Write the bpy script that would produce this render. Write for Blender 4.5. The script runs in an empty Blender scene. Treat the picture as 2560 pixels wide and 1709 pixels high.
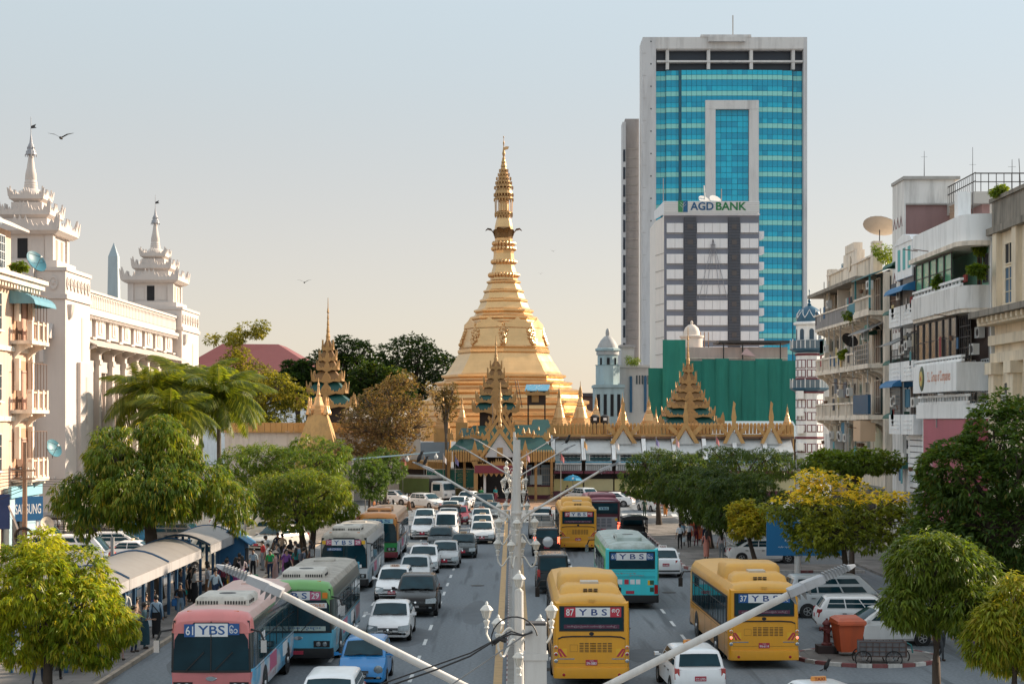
import bpy,bmesh,math,random
import numpy as np
from mathutils import Vector,Matrix
S=bpy.context.scene
C=S.collection
R=math.radians
PI=math.pi
random.seed(7)
rng=np.random.default_rng(11)
# ------------------------------------------------------------------ camera
CAM_H=8.7
cam_data=bpy.data.cameras.new('camera')
cam_data.sensor_width=36.0
cam_data.lens=59.06
cam_data.shift_y=0.0756
cam_data.clip_start=0.5
cam_data.clip_end=6000
cam=bpy.data.objects.new('camera',cam_data)
C.objects.link(cam)
cam.location=(0,0,CAM_H)
cam.rotation_euler=(R(90),0,0)
S.camera=cam
# ------------------------------------------------------------------ light
SUN_EL=R(23)
SUN_AZ=R(62)
world=bpy.data.worlds.new('World')
S.world=world
world.use_nodes=True
nt=world.node_tree
nt.nodes.clear()
sky=nt.nodes.new('ShaderNodeTexSky')
sky.sky_type='NISHITA'
sky.sun_disc=False
sky.sun_elevation=SUN_EL
sky.sun_rotation=SUN_AZ
sky.altitude=0
sky.air_density=1.0
sky.dust_density=0.6
sky.ozone_density=1.5
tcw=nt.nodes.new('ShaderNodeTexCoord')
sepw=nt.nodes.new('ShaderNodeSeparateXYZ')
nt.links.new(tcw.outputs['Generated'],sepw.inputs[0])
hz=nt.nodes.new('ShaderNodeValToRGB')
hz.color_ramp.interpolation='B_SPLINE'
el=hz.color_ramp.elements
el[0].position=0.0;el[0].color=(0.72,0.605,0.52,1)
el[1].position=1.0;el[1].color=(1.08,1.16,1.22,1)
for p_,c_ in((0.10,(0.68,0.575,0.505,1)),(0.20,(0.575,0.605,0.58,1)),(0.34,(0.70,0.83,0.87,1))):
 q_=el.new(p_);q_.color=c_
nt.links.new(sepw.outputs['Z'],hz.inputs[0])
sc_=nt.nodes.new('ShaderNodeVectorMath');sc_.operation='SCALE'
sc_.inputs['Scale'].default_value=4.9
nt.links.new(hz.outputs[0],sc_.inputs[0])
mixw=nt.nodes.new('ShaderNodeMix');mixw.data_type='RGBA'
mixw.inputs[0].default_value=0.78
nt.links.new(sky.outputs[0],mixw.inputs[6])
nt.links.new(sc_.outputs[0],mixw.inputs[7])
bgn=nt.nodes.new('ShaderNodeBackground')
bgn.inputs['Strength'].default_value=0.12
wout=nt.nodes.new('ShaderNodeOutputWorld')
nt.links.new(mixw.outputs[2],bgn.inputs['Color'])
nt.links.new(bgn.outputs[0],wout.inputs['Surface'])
sl=bpy.data.lights.new('sun','SUN')
sl.energy=5.0
sl.angle=R(0.5)
sl.color=(1.0,0.81,0.61)
sun=bpy.data.objects.new('sun',sl)
C.objects.link(sun)
sd=Vector((math.sin(SUN_AZ)*math.cos(SUN_EL),math.cos(SUN_AZ)*math.cos(SUN_EL),math.sin(SUN_EL)))
sun.rotation_euler=sd.to_track_quat('Z','Y').to_euler()
S.view_settings.view_transform='Standard'
S.view_settings.look='None'
S.view_settings.exposure=0.8
S.view_settings.gamma=1.0
S.view_settings.use_curve_mapping=False
try:
 S.cycles.max_bounces=8
 S.cycles.transparent_max_bounces=8
 S.cycles.use_denoising=True
except Exception:
 pass
# ------------------------------------------------------------------ helpers
def D(y):
 return 4200.0*CAM_H/(y-1048.0)
def XA(x,d):
 return(x-1280.0)*d/4200.0
def ZA(y,d):
 return CAM_H-(y-1048.0)*d/4200.0
class MB:

 def __init__(self):
  self.v,self.f,self.m=[],[],[]
 def add(self,verts,faces,m=0):
  o=len(self.v)
  self.v.extend([tuple(p)for p in verts])
  for f in faces:
   self.f.append([o+i for i in f])
   self.m.append(m)
  return self
 def box(self,x0,x1,y0,y1,z0,z1,m=0):
  v=[(x0,y0,z0),(x1,y0,z0),(x1,y1,z0),(x0,y1,z0),
(x0,y0,z1),(x1,y0,z1),(x1,y1,z1),(x0,y1,z1)]
  return self.add(v,[(0,3,2,1),(4,5,6,7),(0,1,5,4),(1,2,6,5),(2,3,7,6),(3,0,4,7)],m)
 def cbox(self,c,s,m=0,rot=None):
  hx,hy,hz=s[0]/2,s[1]/2,s[2]/2
  v=[Vector(p)for p in[(-hx,-hy,-hz),(hx,-hy,-hz),(hx,hy,-hz),(-hx,hy,-hz),
(-hx,-hy,hz),(hx,-hy,hz),(hx,hy,hz),(-hx,hy,hz)]]
  if rot is not None:
   v=[rot@p for p in v]
  c=Vector(c)
  return self.add([p+c for p in v],
[(0,3,2,1),(4,5,6,7),(0,1,5,4),(1,2,6,5),(2,3,7,6),(3,0,4,7)],m)
 def bar(self,a,b,w,h=None,m=0):
  a,b=Vector(a),Vector(b)
  d=b-a
  L=d.length
  if L<1e-6:
   return self
  q=d.to_track_quat('X','Z').to_matrix()
  return self.cbox((a+b)/2,(L,w,h or w),m,q)
 def loft(self,rings,m=0,close=True,cap0=True,cap1=True,mats=None):
  n=len(rings[0])
  o=len(self.v)
  for r in rings:
   self.v.extend([tuple(p)for p in r])
  for i in range(len(rings)-1):
   for j in range(n if close else n-1):
    k=(j+1)%n
    self.f.append([o+i*n+j,o+i*n+k,o+(i+1)*n+k,o+(i+1)*n+j])
    self.m.append(mats[j]if mats else m)
  if cap0:
   self.f.append([o+j for j in reversed(range(n))]);self.m.append(m)
  if cap1:
   self.f.append([o+(len(rings)-1)*n+j for j in range(n)]);self.m.append(m)
  return self
 def tube(self,pts,rad,n=6,m=0):
  pts=[Vector(p)for p in pts]
  if not hasattr(rad,'__len__'):
   rad=[rad]*len(pts)
  rings=[]
  for i,p in enumerate(pts):
   a=pts[max(i-1,0)]
   b=pts[min(i+1,len(pts)-1)]
   t=(b-a).normalized()
   u=t.cross(Vector((0,0,1)))
   if u.length<0.05:
    u=t.cross(Vector((0,1,0)))
   u.normalize()
   w=t.cross(u)
   rings.append([p+(u*math.cos(2*PI*k/n)+w*math.sin(2*PI*k/n))*rad[i]for k in range(n)])
  return self.loft(rings,m)
 def lathe(self,prof,n=12,c=(0,0,0),ph=0.0,m=0,sx=1,sy=1,mats=None):
  o=len(self.v)
  for r,z in prof:
   for k in range(n):
    a=ph+2*PI*k/n
    self.v.append((c[0]+r*math.cos(a)*sx,c[1]+r*math.sin(a)*sy,c[2]+z))
  for i in range(len(prof)-1):
   for k in range(n):
    l=(k+1)%n
    self.f.append([o+i*n+k,o+i*n+l,o+(i+1)*n+l,o+(i+1)*n+k])
    self.m.append(mats[i]if mats else m)
  self.f.append([o+k for k in reversed(range(n))]);self.m.append(mats[0]if mats else m)
  e=o+(len(prof)-1)*n
  self.f.append([e+k for k in range(n)]);self.m.append(mats[-1]if mats else m)
  return self
 def prism(self,poly,axis,a,b,m=0):

  def P(p,t):
   if axis=='x':return(t,p[0],p[1])
   if axis=='y':return(p[0],t,p[1])
   return(p[0],p[1],t)
  n=len(poly)
  v=[P(p,a)for p in poly]+[P(p,b)for p in poly]
  f=[[i,(i+1)%n,n+(i+1)%n,n+i]for i in range(n)]
  f.append(list(reversed(range(n))));f.append([n+i for i in range(n)])
  return self.add(v,f,m)
 def quad(self,a,b,c,d,m=0):
  return self.add([a,b,c,d],[(0,1,2,3)],m)
 def build(self,name,mats,parent=None,smooth=None,loc=None,kind=None,fix=True,rot=None):
  me=bpy.data.meshes.new(name)
  me.from_pydata(self.v,[],self.f)
  if not isinstance(mats,(list,tuple)):
   mats=[mats]
  for mm in mats:
   me.materials.append(mm)
  if len(mats)>1:
   me.polygons.foreach_set('material_index',self.m)
  if fix:
   bm=bmesh.new();bm.from_mesh(me)
   bmesh.ops.recalc_face_normals(bm,faces=bm.faces)
   bm.to_mesh(me);bm.free()
  if smooth:
   me.polygons.foreach_set('use_smooth',[True]*len(me.polygons))
   me.set_sharp_from_angle(angle=R(smooth))
  me.update()
  return link(name,me,parent,loc,kind,rot)
def link(name,me,parent=None,loc=None,kind=None,rot=None):
 o=bpy.data.objects.new(name,me)
 C.objects.link(o)
 if parent is not None:
  o.parent=parent
 if loc is not None:
  o.location=loc
 if rot is not None:
  o.rotation_euler=rot
 if kind:
  o['kind']=kind
 return o
def tag(o,label,cat,group=None):
 o['label']=label
 o['category']=cat
 if group:
  o['group']=group
 return o
def thing(name,label,cat,loc=(0,0,0),rz=0.0,group=None):
 o=bpy.data.objects.new(name,None)
 C.objects.link(o)
 o.empty_display_size=0.3
 o.location=loc
 o.rotation_euler=(0,0,rz)
 return tag(o,label,cat,group)
def kids(o):
 return KID.get(o.name,[])
def copy_tree(o,parent=None,loc=None,rz=None,label=None):
 c=o.copy()
 C.objects.link(c)
 c.parent=parent
 if loc is not None:
  c.location=loc
 if rz is not None:
  c.rotation_euler=(0,0,rz)
 if label:
  c['label']=label
 for ch in list(o.children):
  copy_tree(ch,c)
 return c
# ---- materials
def _nodes(name):
 m=bpy.data.materials.new(name)
 m.use_nodes=True
 n=m.node_tree.nodes
 b=n['Principled BSDF']
 return m,m.node_tree,n,b
def mat(name,col,rough=0.6,metal=0.0,var=0.12,scale=2.0,bump=0.0,grime=0.0,gcol=(0.06,0.055,0.05),
spec=0.5,coat=0.0,streak=True,emit=0.0,gscale=1.0):

 m,t,n,b=_nodes(name)
 L=t.links.new
 b.inputs['Roughness'].default_value=rough
 b.inputs['Metallic'].default_value=metal
 b.inputs['Specular IOR Level'].default_value=spec
 b.inputs['Coat Weight'].default_value=coat
 b.inputs['Coat Roughness'].default_value=0.05
 c4=(*col,1)
 tc=n.new('ShaderNodeTexCoord')
 nz=n.new('ShaderNodeTexNoise')
 nz.inputs['Scale'].default_value=scale
 nz.inputs['Detail'].default_value=5
 L(tc.outputs['Object'],nz.inputs['Vector'])
 mx=n.new('ShaderNodeMix');mx.data_type='RGBA'
 mx.inputs[6].default_value=tuple(c*(1-var)for c in col)+(1,)
 mx.inputs[7].default_value=tuple(min(1,c*(1+var))for c in col)+(1,)
 L(nz.outputs[0],mx.inputs[0])
 out=mx.outputs[2]
 if grime>0:
  mp=n.new('ShaderNodeMapping')
  mp.inputs['Scale'].default_value=(1.6*gscale,1.6*gscale,(0.22 if streak else 1.6)*gscale)
  L(tc.outputs['Object'],mp.inputs[0])
  n2=n.new('ShaderNodeTexNoise')
  n2.inputs['Scale'].default_value=1.3
  n2.inputs['Detail'].default_value=8
  n2.inputs['Roughness'].default_value=0.65
  L(mp.outputs[0],n2.inputs['Vector'])
  rp=n.new('ShaderNodeMapRange')
  rp.inputs[1].default_value=0.46
  rp.inputs[2].default_value=0.78
  rp.inputs[4].default_value=grime
  L(n2.outputs[0],rp.inputs[0])
  m2=n.new('ShaderNodeMix');m2.data_type='RGBA'
  m2.inputs[7].default_value=(*gcol,1)
  L(rp.outputs[0],m2.inputs[0]);L(out,m2.inputs[6])
  out=m2.outputs[2]
 L(out,b.inputs['Base Color'])
 if bump>0:
  n3=n.new('ShaderNodeTexNoise');n3.inputs['Scale'].default_value=scale*9;n3.inputs['Detail'].default_value=4
  L(tc.outputs['Object'],n3.inputs['Vector'])
  bp=n.new('ShaderNodeBump');bp.inputs['Strength'].default_value=bump;bp.inputs['Distance'].default_value=0.02
  L(n3.outputs[0],bp.inputs['Height']);L(bp.outputs[0],b.inputs['Normal'])
 if emit>0:
  b.inputs['Emission Color'].default_value=c4
  b.inputs['Emission Strength'].default_value=emit
 return m
_mc={}
def paint(col,rough=0.3,metal=0.0,grime=0.05,coat=0.0,var=0.05,**k):

 key=(tuple(round(c,3)for c in col),rough,metal,grime,coat,tuple(sorted(k.items())))
 if key not in _mc:
  _mc[key]=mat('paint',col,rough,metal,var,1.5,0,grime,coat=coat,**k)
 return _mc[key]
def leaf_mat(name,trans=0.35):
 m,t,n,b=_nodes(name)
 L=t.links.new
 at=n.new('ShaderNodeAttribute');at.attribute_name='leaf_tint'
 b.inputs['Roughness'].default_value=0.42
 b.inputs['Specular IOR Level'].default_value=0.35
 L(at.outputs['Color'],b.inputs['Base Color'])
 tr=n.new('ShaderNodeBsdfTranslucent')
 mc=n.new('ShaderNodeMix');mc.data_type='RGBA';mc.blend_type='MULTIPLY'
 mc.inputs[0].default_value=1.0
 mc.inputs[7].default_value=(1.6,1.5,0.55,1)
 L(at.outputs['Color'],mc.inputs[6])
 L(mc.outputs[2],tr.inputs['Color'])
 ms=n.new('ShaderNodeMixShader');ms.inputs[0].default_value=trans
 L(b.outputs[0],ms.inputs[1]);L(tr.outputs[0],ms.inputs[2])
 L(ms.outputs[0],n['Material Output'].inputs[0])
 return m
# ---- lettering
_tc={}
def text_mesh(s,bold=0.0):
 key=(s,bold)
 if key in _tc:
  return _tc[key]
 cu=bpy.data.curves.new('lettering','FONT')
 cu.body=s
 cu.size=1.0
 cu.resolution_u=3
 cu.offset=bold
 cu.align_x='LEFT'
 ob=bpy.data.objects.new('tmp',cu)
 C.objects.link(ob)
 dg=bpy.context.evaluated_depsgraph_get()
 me=bpy.data.meshes.new_from_object(ob.evaluated_get(dg))
 bpy.data.objects.remove(ob);bpy.data.curves.remove(cu)
 co=np.empty(len(me.vertices)*3,dtype=np.float32)
 me.vertices.foreach_get('co',co)
 co=co.reshape(-1,3)
 if len(co):
  lo,hi=co.min(0),co.max(0)
 else:
  lo,hi=np.zeros(3),np.ones(3)
 _tc[key]=(co,[tuple(p.vertices)for p in me.polygons],lo,hi)
 bpy.data.meshes.remove(me)
 return _tc[key]
def letters(mb,s,cx,cz,w,h,y,m=0,flip=1,bold=0.0):

 co,fs,lo,hi=text_mesh(s,bold)
 if not len(co):
  return mb
 sx=w/max(hi[0]-lo[0],1e-4)
 sz=h/max(hi[1]-lo[1],1e-4)
 v=[(cx+flip*((p[0]-lo[0])*sx-w/2),y,cz+(p[1]-lo[1])*sz-h/2)for p in co]
 return mb.add(v,fs,m)
# ------------------------------------------------------------------ vehicles
for _s in['YBS','Y B S','61','၆၁','29','၂၉','87','၈၇','37','၃၇','AIRCON:BUS','AIR-CON BUS','JC','TAXI','SAMSUNG',
'AGD','BANK','S.L. Group of Companies','ဆူးလေဘုရား','ရန်ကုန်']:
 text_mesh(_s,0.012)
GLASS=mat('dark_glass',(0.010,0.040,0.054),0.05,0,0.7,1.6,spec=0.16)
GLASS_T=mat('tinted_glass',(0.008,0.034,0.048),0.06,0,0.8,1.1,spec=0.22)
TYRE=mat('tyre_rubber',(0.018,0.018,0.019),0.8,0,0.2,8,0.1)
RIM=mat('alloy',(0.45,0.46,0.47),0.35,0.7,0.1,4)
BLACKP=mat('black_plastic',(0.015,0.015,0.016),0.5,0,0.2,3)
CHROME=mat('chrome',(0.7,0.71,0.72),0.12,1.0,0.05,3)
LAMP_W=mat('headlamp_lens',(0.26,0.30,0.32),0.08,0.2,0.5,14,spec=0.8)
LAMP_R=mat('red_lens',(0.35,0.012,0.015),0.12,0,0.2,10,spec=0.7)
LAMP_RL=mat('lit_red_lens',(1.0,0.12,0.06),0.2,0,0.1,10,emit=2.2)
LAMP_O=mat('amber_lens',(0.75,0.20,0.02),0.15,0,0.15,10,spec=0.7)
PLATE_R=mat('red_plate',(0.42,0.03,0.06),0.5,0,0.1,6)
PLATE_K=mat('black_plate',(0.02,0.02,0.022),0.5,0,0.1,6)
WHITE=mat('white_print',(0.78,0.78,0.78),0.5,0,0.04,5)
SIGN_BLUE=mat('blue_print',(0.02,0.10,0.30),0.45,0,0.06,5)
NAVY=mat('navy_print',(0.015,0.05,0.20),0.45,0,0.06,5)
SIGN_RED=mat('red_print',(0.48,0.035,0.06),0.45,0,0.06,5)
SIGN_PINK=mat('pink_print',(0.52,0.12,0.22),0.45,0,0.06,5)
GOLDP=mat('yellow_print',(0.80,0.45,0.03),0.45,0,0.06,5)
ORANGEP=mat('orange_print',(0.75,0.22,0.02),0.45,0,0.06,5)
def body_paint(col,metal=0.0,rough=0.28):
 if max(col)<.06:
  return paint(col,rough=.22,metal=0,coat=0.0,grime=0.08,spec=.28,gcol=(.05,.045,.04))
 return paint(col,rough=rough,metal=metal,coat=0.25,grime=0.16,gcol=(.12,.10,.085))
def rr_loop(y0,y1,w,z,rad,bulge=0.0,n=5,dz=0.0):

 pts=[]
 rad=min(rad,w*0.9,(y1-y0)*0.45)
 for cx,cy,a0 in[(-w+rad,y0+rad,PI),(w-rad,y0+rad,1.5*PI),(w-rad,y1-rad,0),(-w+rad,y1-rad,0.5*PI)]:
  for k in range(n):
   a=a0+0.5*PI*k/(n-1)
   pts.append((cx+rad*math.cos(a),cy+rad*math.sin(a)))
 out=[]
 for x,y in pts:
  f=1-(x/w)**2
  if y<(y0+y1)/2:
   y-=bulge*f
  else:
   y+=bulge*0.6*f
  out.append((x,y,z+dz*f))
 return out
def patch(mb,A,B,Cc,Dd,bx,nu=6,nv=3,u0=.05,u1=.95,v0=.08,v1=.92,off=0.012,m=0):

 A,B,Cc,Dd=map(Vector,(A,B,Cc,Dd))
 nrm=(B-A).cross(Dd-A).normalized()
 g=[]
 for j in range(nv+1):
  v=v0+(v1-v0)*j/nv
  for i in range(nu+1):
   u=u0+(u1-u0)*i/nu
   p=(A*(1-u)+B*u)*(1-v)+(Dd*(1-u)+Cc*u)*v
   p=p+nrm*(off+bx*(1-(2*u-1)**2))
   g.append(p)
 f=[]
 for j in range(nv):
  for i in range(nu):
   k=j*(nu+1)+i
   f.append((k,k+1,k+nu+2,k+nu+1))
 return mb.add(g,f,m)
_vr=random.Random(31)
CAR={
'sedan':(4.5,1.72,1.46,.70,.94,.97,1.12,1.95,3.15,3.95,1.0,.31,.2),
'hatch':(3.8,1.66,1.50,.72,.96,.98,.86,1.62,3.15,3.68,.95,.29,.2),
'wagon':(4.4,1.69,1.48,.72,.93,.96,1.08,1.85,3.95,4.28,.95,.30,.2),
'suv':(4.6,1.83,1.70,.86,1.08,1.10,1.15,2.05,3.75,4.42,1.08,.36,.26),
'jeep':(4.4,1.82,1.86,.95,1.14,1.16,1.20,1.80,4.05,4.28,1.12,.38,.3),
'van':(4.7,1.72,1.95,.80,1.08,1.10,.50,1.35,4.35,4.62,1.08,.32,.22),
'hiace':(4.85,1.70,2.05,.78,1.10,1.12,.22,1.00,4.62,4.80,1.10,.33,.22),
'pickup':(4.9,1.75,1.75,.88,1.08,1.10,1.25,1.95,2.75,3.0,1.0,.36,.3),
}
def make_car(kind,col,label,loc,rz=0.0,group='cars in the traffic',name=None,cat='car',metal=0.0,taxi=None,plate='red',
ptext=None,round_lamps=False,spare=False,two_tone=None,dark_side=False,lit=False,cargo=None,roof_rack=False,
stripe=None,alloy=False):
 L,W,H,hf,hr,belt,wb,rf,rr,rb,tail,wr,zb=CAR[kind]
 nm=name or{'sedan':'sedan','hatch':'hatchback','wagon':'estate_car','suv':'suv','jeep':'suv','van':'minivan',
'hiace':'van','pickup':'pickup_truck'}[kind]
 root=thing(nm,label,cat,loc,rz,group)
 P=body_paint(col,metal)
 P2=body_paint(two_tone)if two_tone else P
 y_=lambda t:t-L/2
 w=W/2
 mb=MB()
 st=[(0.0,.80,hf-.26,zb+.10),(0.06,.90,hf-.10,zb+.02),(0.22,.965,hf,zb),(0.6,1.0,(hf*.6+hr*.4),zb),
(wb*.9,1.0,hr-.02,zb),(wb+.25,1.0,belt,zb)]
 if kind in('van','hiace'):
  st=[(0.0,.84,hf-.2,zb+.08),(0.05,.93,hf-.02,zb+.02),(0.16,.98,hf+.12,zb),(wb+.12,1.0,belt-.06,zb),(wb+.5,1.0,belt,zb)]
 if kind=='pickup':
  st+=[(rb,1.0,belt,zb),(rb+.02,1.0,.78,zb+.05),(L-.05,1.0,.78,zb+.1),(L,.97,.76,zb+.12)]
 else:
  st+=[(rb-.5,1.0,belt+.01,zb),(L-.3,.99,tail,zb),(L-.08,.95,tail-.04,zb+.03),(L,.87,tail-.25,zb+.12)]
 rings=[]
 for t,f,zt,z0 in st:
  ww=w*f
  h=[(0,z0),(ww*.9,z0),(ww,z0+.1),(ww,z0+(zt-z0)*.42),(ww*.985,zt-.13),(ww*.93,zt-.025),(ww*.6,zt+.012),(0,zt+.022)]
  ring=[(x,y_(t),z)for x,z in h]+[(-x,y_(t),z)for x,z in reversed(h[1:-1])]
  rings.append(ring)
 mats_=[1,1,1,0,0,0,0,0,0,0,0,1,1,1]if two_tone else None
 mb.loft(rings,0,mats=mats_)
 mb.build('body',[P,P2],root,smooth=38)
 wbt,wtp=w*.925,w*(.80 if kind not in('van','hiace','jeep')else .86)
 zr=H-.06
 cb=MB()
 cb.loft([rr_loop(y_(wb),y_(rb),wbt,belt-.04,.12,.07),rr_loop(y_(wb+(rf-wb)*.5),y_(rb-(rb-rr)*.5),(wbt+wtp)/2+.02,(belt+zr)/2,.12,.07),
rr_loop(y_(rf),y_(rr),wtp,zr,.14,.05),rr_loop(y_(rf+.10),y_(rr-.08),wtp-.09,H-.02,.14,.05),
rr_loop(y_(rf+.35),y_(rr-.3),wtp-.3,H,.14,.04)],0)
 cb.build('cabin',[P],root,smooth=42)
 zb0,zb1=belt-.02,zr
 g=MB()
 patch(g,(-wbt,y_(wb),zb0),(wbt,y_(wb),zb0),(wtp,y_(rf),zb1),(-wtp,y_(rf),zb1),.06,u0=.06,u1=.94,v0=.06,v1=.90,off=.014)
 g.build('windscreen',[GLASS],root,smooth=60)
 if kind!='pickup' or True:
  g=MB()
  patch(g,(wbt,y_(rb),zb0),(-wbt,y_(rb),zb0),(-wtp,y_(rr),zb1),(wtp,y_(rr),zb1),.03,u0=.07,u1=.93,v0=.12 if kind!='pickup' else .2,v1=.86,off=.018)
  g.build('rear_window',[GLASS],root,smooth=60)
 segs={'sedan':[(.10,.52),(.545,.90)],'hatch':[(.10,.55),(.575,.90)],'wagon':[(.08,.37),(.39,.65),(.67,.93)],
'suv':[(.08,.40),(.42,.72),(.74,.93)],'jeep':[(.06,.36),(.38,.65),(.67,.94)],'van':[(.10,.38),(.40,.68),(.70,.95)],
'hiace':[(.08,.28),(.31,.60),(.63,.94)],'pickup':[(.12,.88)]}[kind]
 for sgn in(-1,1):
  for a,b in segs:
   g=MB()
   q=[(sgn*wbt,y_(wb+.12),zb0+.04),(sgn*wbt,y_(rb-.1),zb0+.04),(sgn*wtp,y_(rr+.0),zb1-.0),(sgn*wtp,y_(rf+.02),zb1)]
   if sgn<0:
    q=[q[1],q[0],q[3],q[2]]
    a,b=1-b,1-a
   patch(g,*q,.0,nu=2,nv=2,u0=a,u1=b,v0=.06,v1=.88,off=.016)
   g.build('side_window',[GLASS],root)
 dz0,dz1=zb+.16,belt-.14
 dsp={'pickup':[(wb+.15,rb-.12)],'hiace':[(wb+.45,wb+1.35),(wb+1.4,wb+2.5)]}.get(kind,[(wb+.12,(wb+rb)/2-.02),((wb+rb)/2,min(rb-.35,L-1.0))])
 for sgn in(-1,1):
  for a,b in dsp:
   d=MB()
   xs=sgn*(w+.004)
   d.loft([[(xs,y_(a),dz0),(xs,y_(b),dz0),(xs-sgn*.02,y_(b),dz0),(xs-sgn*.02,y_(a),dz0)],
[(xs,y_(a),zb+(belt-zb)*.42),(xs,y_(b),zb+(belt-zb)*.42),(xs-sgn*.02,y_(b),zb+(belt-zb)*.42),(xs-sgn*.02,y_(a),zb+(belt-zb)*.42)],
[(xs-sgn*.012,y_(a),dz1),(xs-sgn*.012,y_(b),dz1),(xs-sgn*.03,y_(b),dz1),(xs-sgn*.03,y_(a),dz1)]])
   dd=d.build('door',[P],root)
   hb=MB().box(min(xs,xs+sgn*.025),max(xs,xs+sgn*.025),y_(b-.25),y_(b-.08),dz1-.06,dz1-.03)
   hb.build('handle',[CHROME if metal else BLACKP],dd)
 for yw in(y_(max(.72,L*.185)),y_(L-max(.72,L*.19))):
  for sgn in(-1,1):
   a=MB()
   pr=[(wr*1.17,0),(wr*1.17,.012)]
   a.lathe(pr,18)
   a.v=[(sgn*(w-.004+v[2]),v[0],v[1])for v in a.v]
   ar=a.build('wheel_arch',[BLACKP],root,loc=(0,yw,wr))
   t=MB()
   t.lathe([(wr*.55,-.09),(wr*.93,-.10),(wr,-.06),(wr,.06),(wr*.93,.10),(wr*.62,.095),(wr*.6,.07)],18)
   t.v=[(sgn*v[2],v[0],v[1])for v in t.v]
   wh=t.build('wheel',[TYRE],root,smooth=50,loc=(sgn*(w-.07),yw,wr))
   r_=MB()
   r_.lathe([(wr*.6,.06),(wr*.62,.085),(wr*.56,.09),(wr*.5,.06),(wr*.16,.075),(wr*.12,.09)],14)
   for k in range(5):
    an=2*PI*k/5
    r_.cbox((wr*.34*math.cos(an),wr*.34*math.sin(an),.078),(wr*.42,wr*.13,.02),0,Matrix.Rotation(an,3,'Z'))
   r_.v=[(sgn*v[2],v[0],v[1])for v in r_.v]
   r_.build('rim',[RIM],wh,smooth=40)
 lz=hf-.17
 for sgn in(-1,1):
  h=MB()
  if round_lamps:
   h.lathe([(.155,0),(.15,.04),(.10,.075),(.02,.09)],16)
   h.v=[(sgn*w*.70+v[0],y_(.16)-v[2]-v[1]*.3,hf-.10+v[1])for v in h.v]
  else:
   x0,x1=sgn*w*.47,sgn*w*.955
   h.loft([[(x0,y_(.035),lz-.09),(x1,y_(.13),lz-.08),(x1+sgn*.01,y_(.42),lz+.03),(x1,y_(.34),lz+.14),(x0,y_(.14),lz+.11)],
[(x0+sgn*.02,y_(.0),lz-.08),(x1-sgn*.01,y_(.06),lz-.07),(x1+sgn*.025,y_(.42),lz+.03),(x1-sgn*.01,y_(.26),lz+.15),(x0+sgn*.02,y_(.09),lz+.11)]])
  h.v=[(x,y-(.10 if round_lamps else .065),z+.02)for x,y,z in h.v]
  h.build('headlight',[LAMP_W],root,smooth=40)
  if kind!='pickup':
   tl=MB()
   x0,x1=sgn*w*(.60 if kind in('sedan','hatch')else .78),sgn*w*.94
   tz=tail-.16
   hh=.10 if kind in('sedan',)else .17
   if kind in('van','hiace','jeep'):
    tz,hh=belt-.10,.24
   ya=y_(L-.045)
   tl.loft([[(x0,ya-.1,tz-hh),(x1,ya-.16,tz-hh),(x1,ya-.2,tz+hh),(x0,ya-.13,tz+hh)],
[(x0,ya+.045,tz-hh),(x1+sgn*.012,ya-.03,tz-hh),(x1+sgn*.012,ya-.06,tz+hh*.9),(x0,ya+.0,tz+hh*.9)]])
   tl.build('taillight',[LAMP_RL if lit else LAMP_R],root,smooth=30)
  mm=MB()
  mm.loft([[(sgn*(w+.02),y_(wb+.22),belt+.02),(sgn*(w+.19),y_(wb+.2),belt+.0),(sgn*(w+.2),y_(wb+.2),belt+.13),(sgn*(w+.04),y_(wb+.22),belt+.13)],
[(sgn*(w+.03),y_(wb+.32),belt+.03),(sgn*(w+.17),y_(wb+.30),belt+.02),(sgn*(w+.18),y_(wb+.30),belt+.11),(sgn*(w+.05),y_(wb+.32),belt+.11)]])
  mm.bar((sgn*(w-.06),y_(wb+.28),belt+.03),(sgn*(w+.06),y_(wb+.26),belt+.05),.05)
  mm.build('wing_mirror',[P if kind!='pickup' else BLACKP],root,smooth=40)
 gr=MB()
 gw=w*(.46 if not round_lamps else .3)
 gr.loft([[(-gw,y_(-.004),lz-.11),(gw,y_(-.004),lz-.11),(gw,y_(.04),lz+.06),(-gw,y_(.04),lz+.06)],
[(-gw,y_(.12),lz-.11),(gw,y_(.12),lz-.11),(gw,y_(.12),lz+.06),(-gw,y_(.12),lz+.06)]])
 go=gr.build('grille',[BLACKP],root)
 MB().lathe([(.055,0),(.045,.012)],10).build('badge',[CHROME],go,loc=(0,y_(-.012),lz-.01),rot=(R(65),0,0))
 for k in range(3):
  MB().box(-gw,gw,y_(-.012+k*.012),y_(.02+k*.012),lz-.05+k*.028,lz-.038+k*.028).build('grille_bar',[CHROME],go)
 iw=MB().box(-w*.52,w*.52,y_(-.006),y_(.2),zb+.13,zb+.215)
 iw.build('air_intake',[BLACKP],root)
 for sgn in(-1,1):
  MB().cbox((sgn*w*.70,y_(.012),zb+.19),(.12,.04,.06)).build('fog_lamp',[LAMP_W],root)
 PM=PLATE_R if plate=='red' else PLATE_K
 for yy,fl in((y_(-.025),1),(y_(L+.012),-1)):
  zc=zb+.25 if fl>0 else tail-.30
  if kind in('jeep','hiace','van')and fl<0:
   zc=.62
  p=MB().box(-.18,.18,min(yy,yy+fl*.02),max(yy,yy+fl*.06),zc-.075,zc+.075)
  po=p.build('number_plate',[PM],root)
  if ptext:
   letters(MB(),ptext,0,zc-.012,.30,.085,yy-fl*.004,flip=fl,bold=.012).build('lettering',[WHITE],po)
  pn=MB()
 rbm=MB().box(-w*.86,w*.86,y_(L-.02),y_(L+.008),zb+.14,zb+.22)
 rbm.build('rear_bumper_strip',[BLACKP],root)
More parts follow.
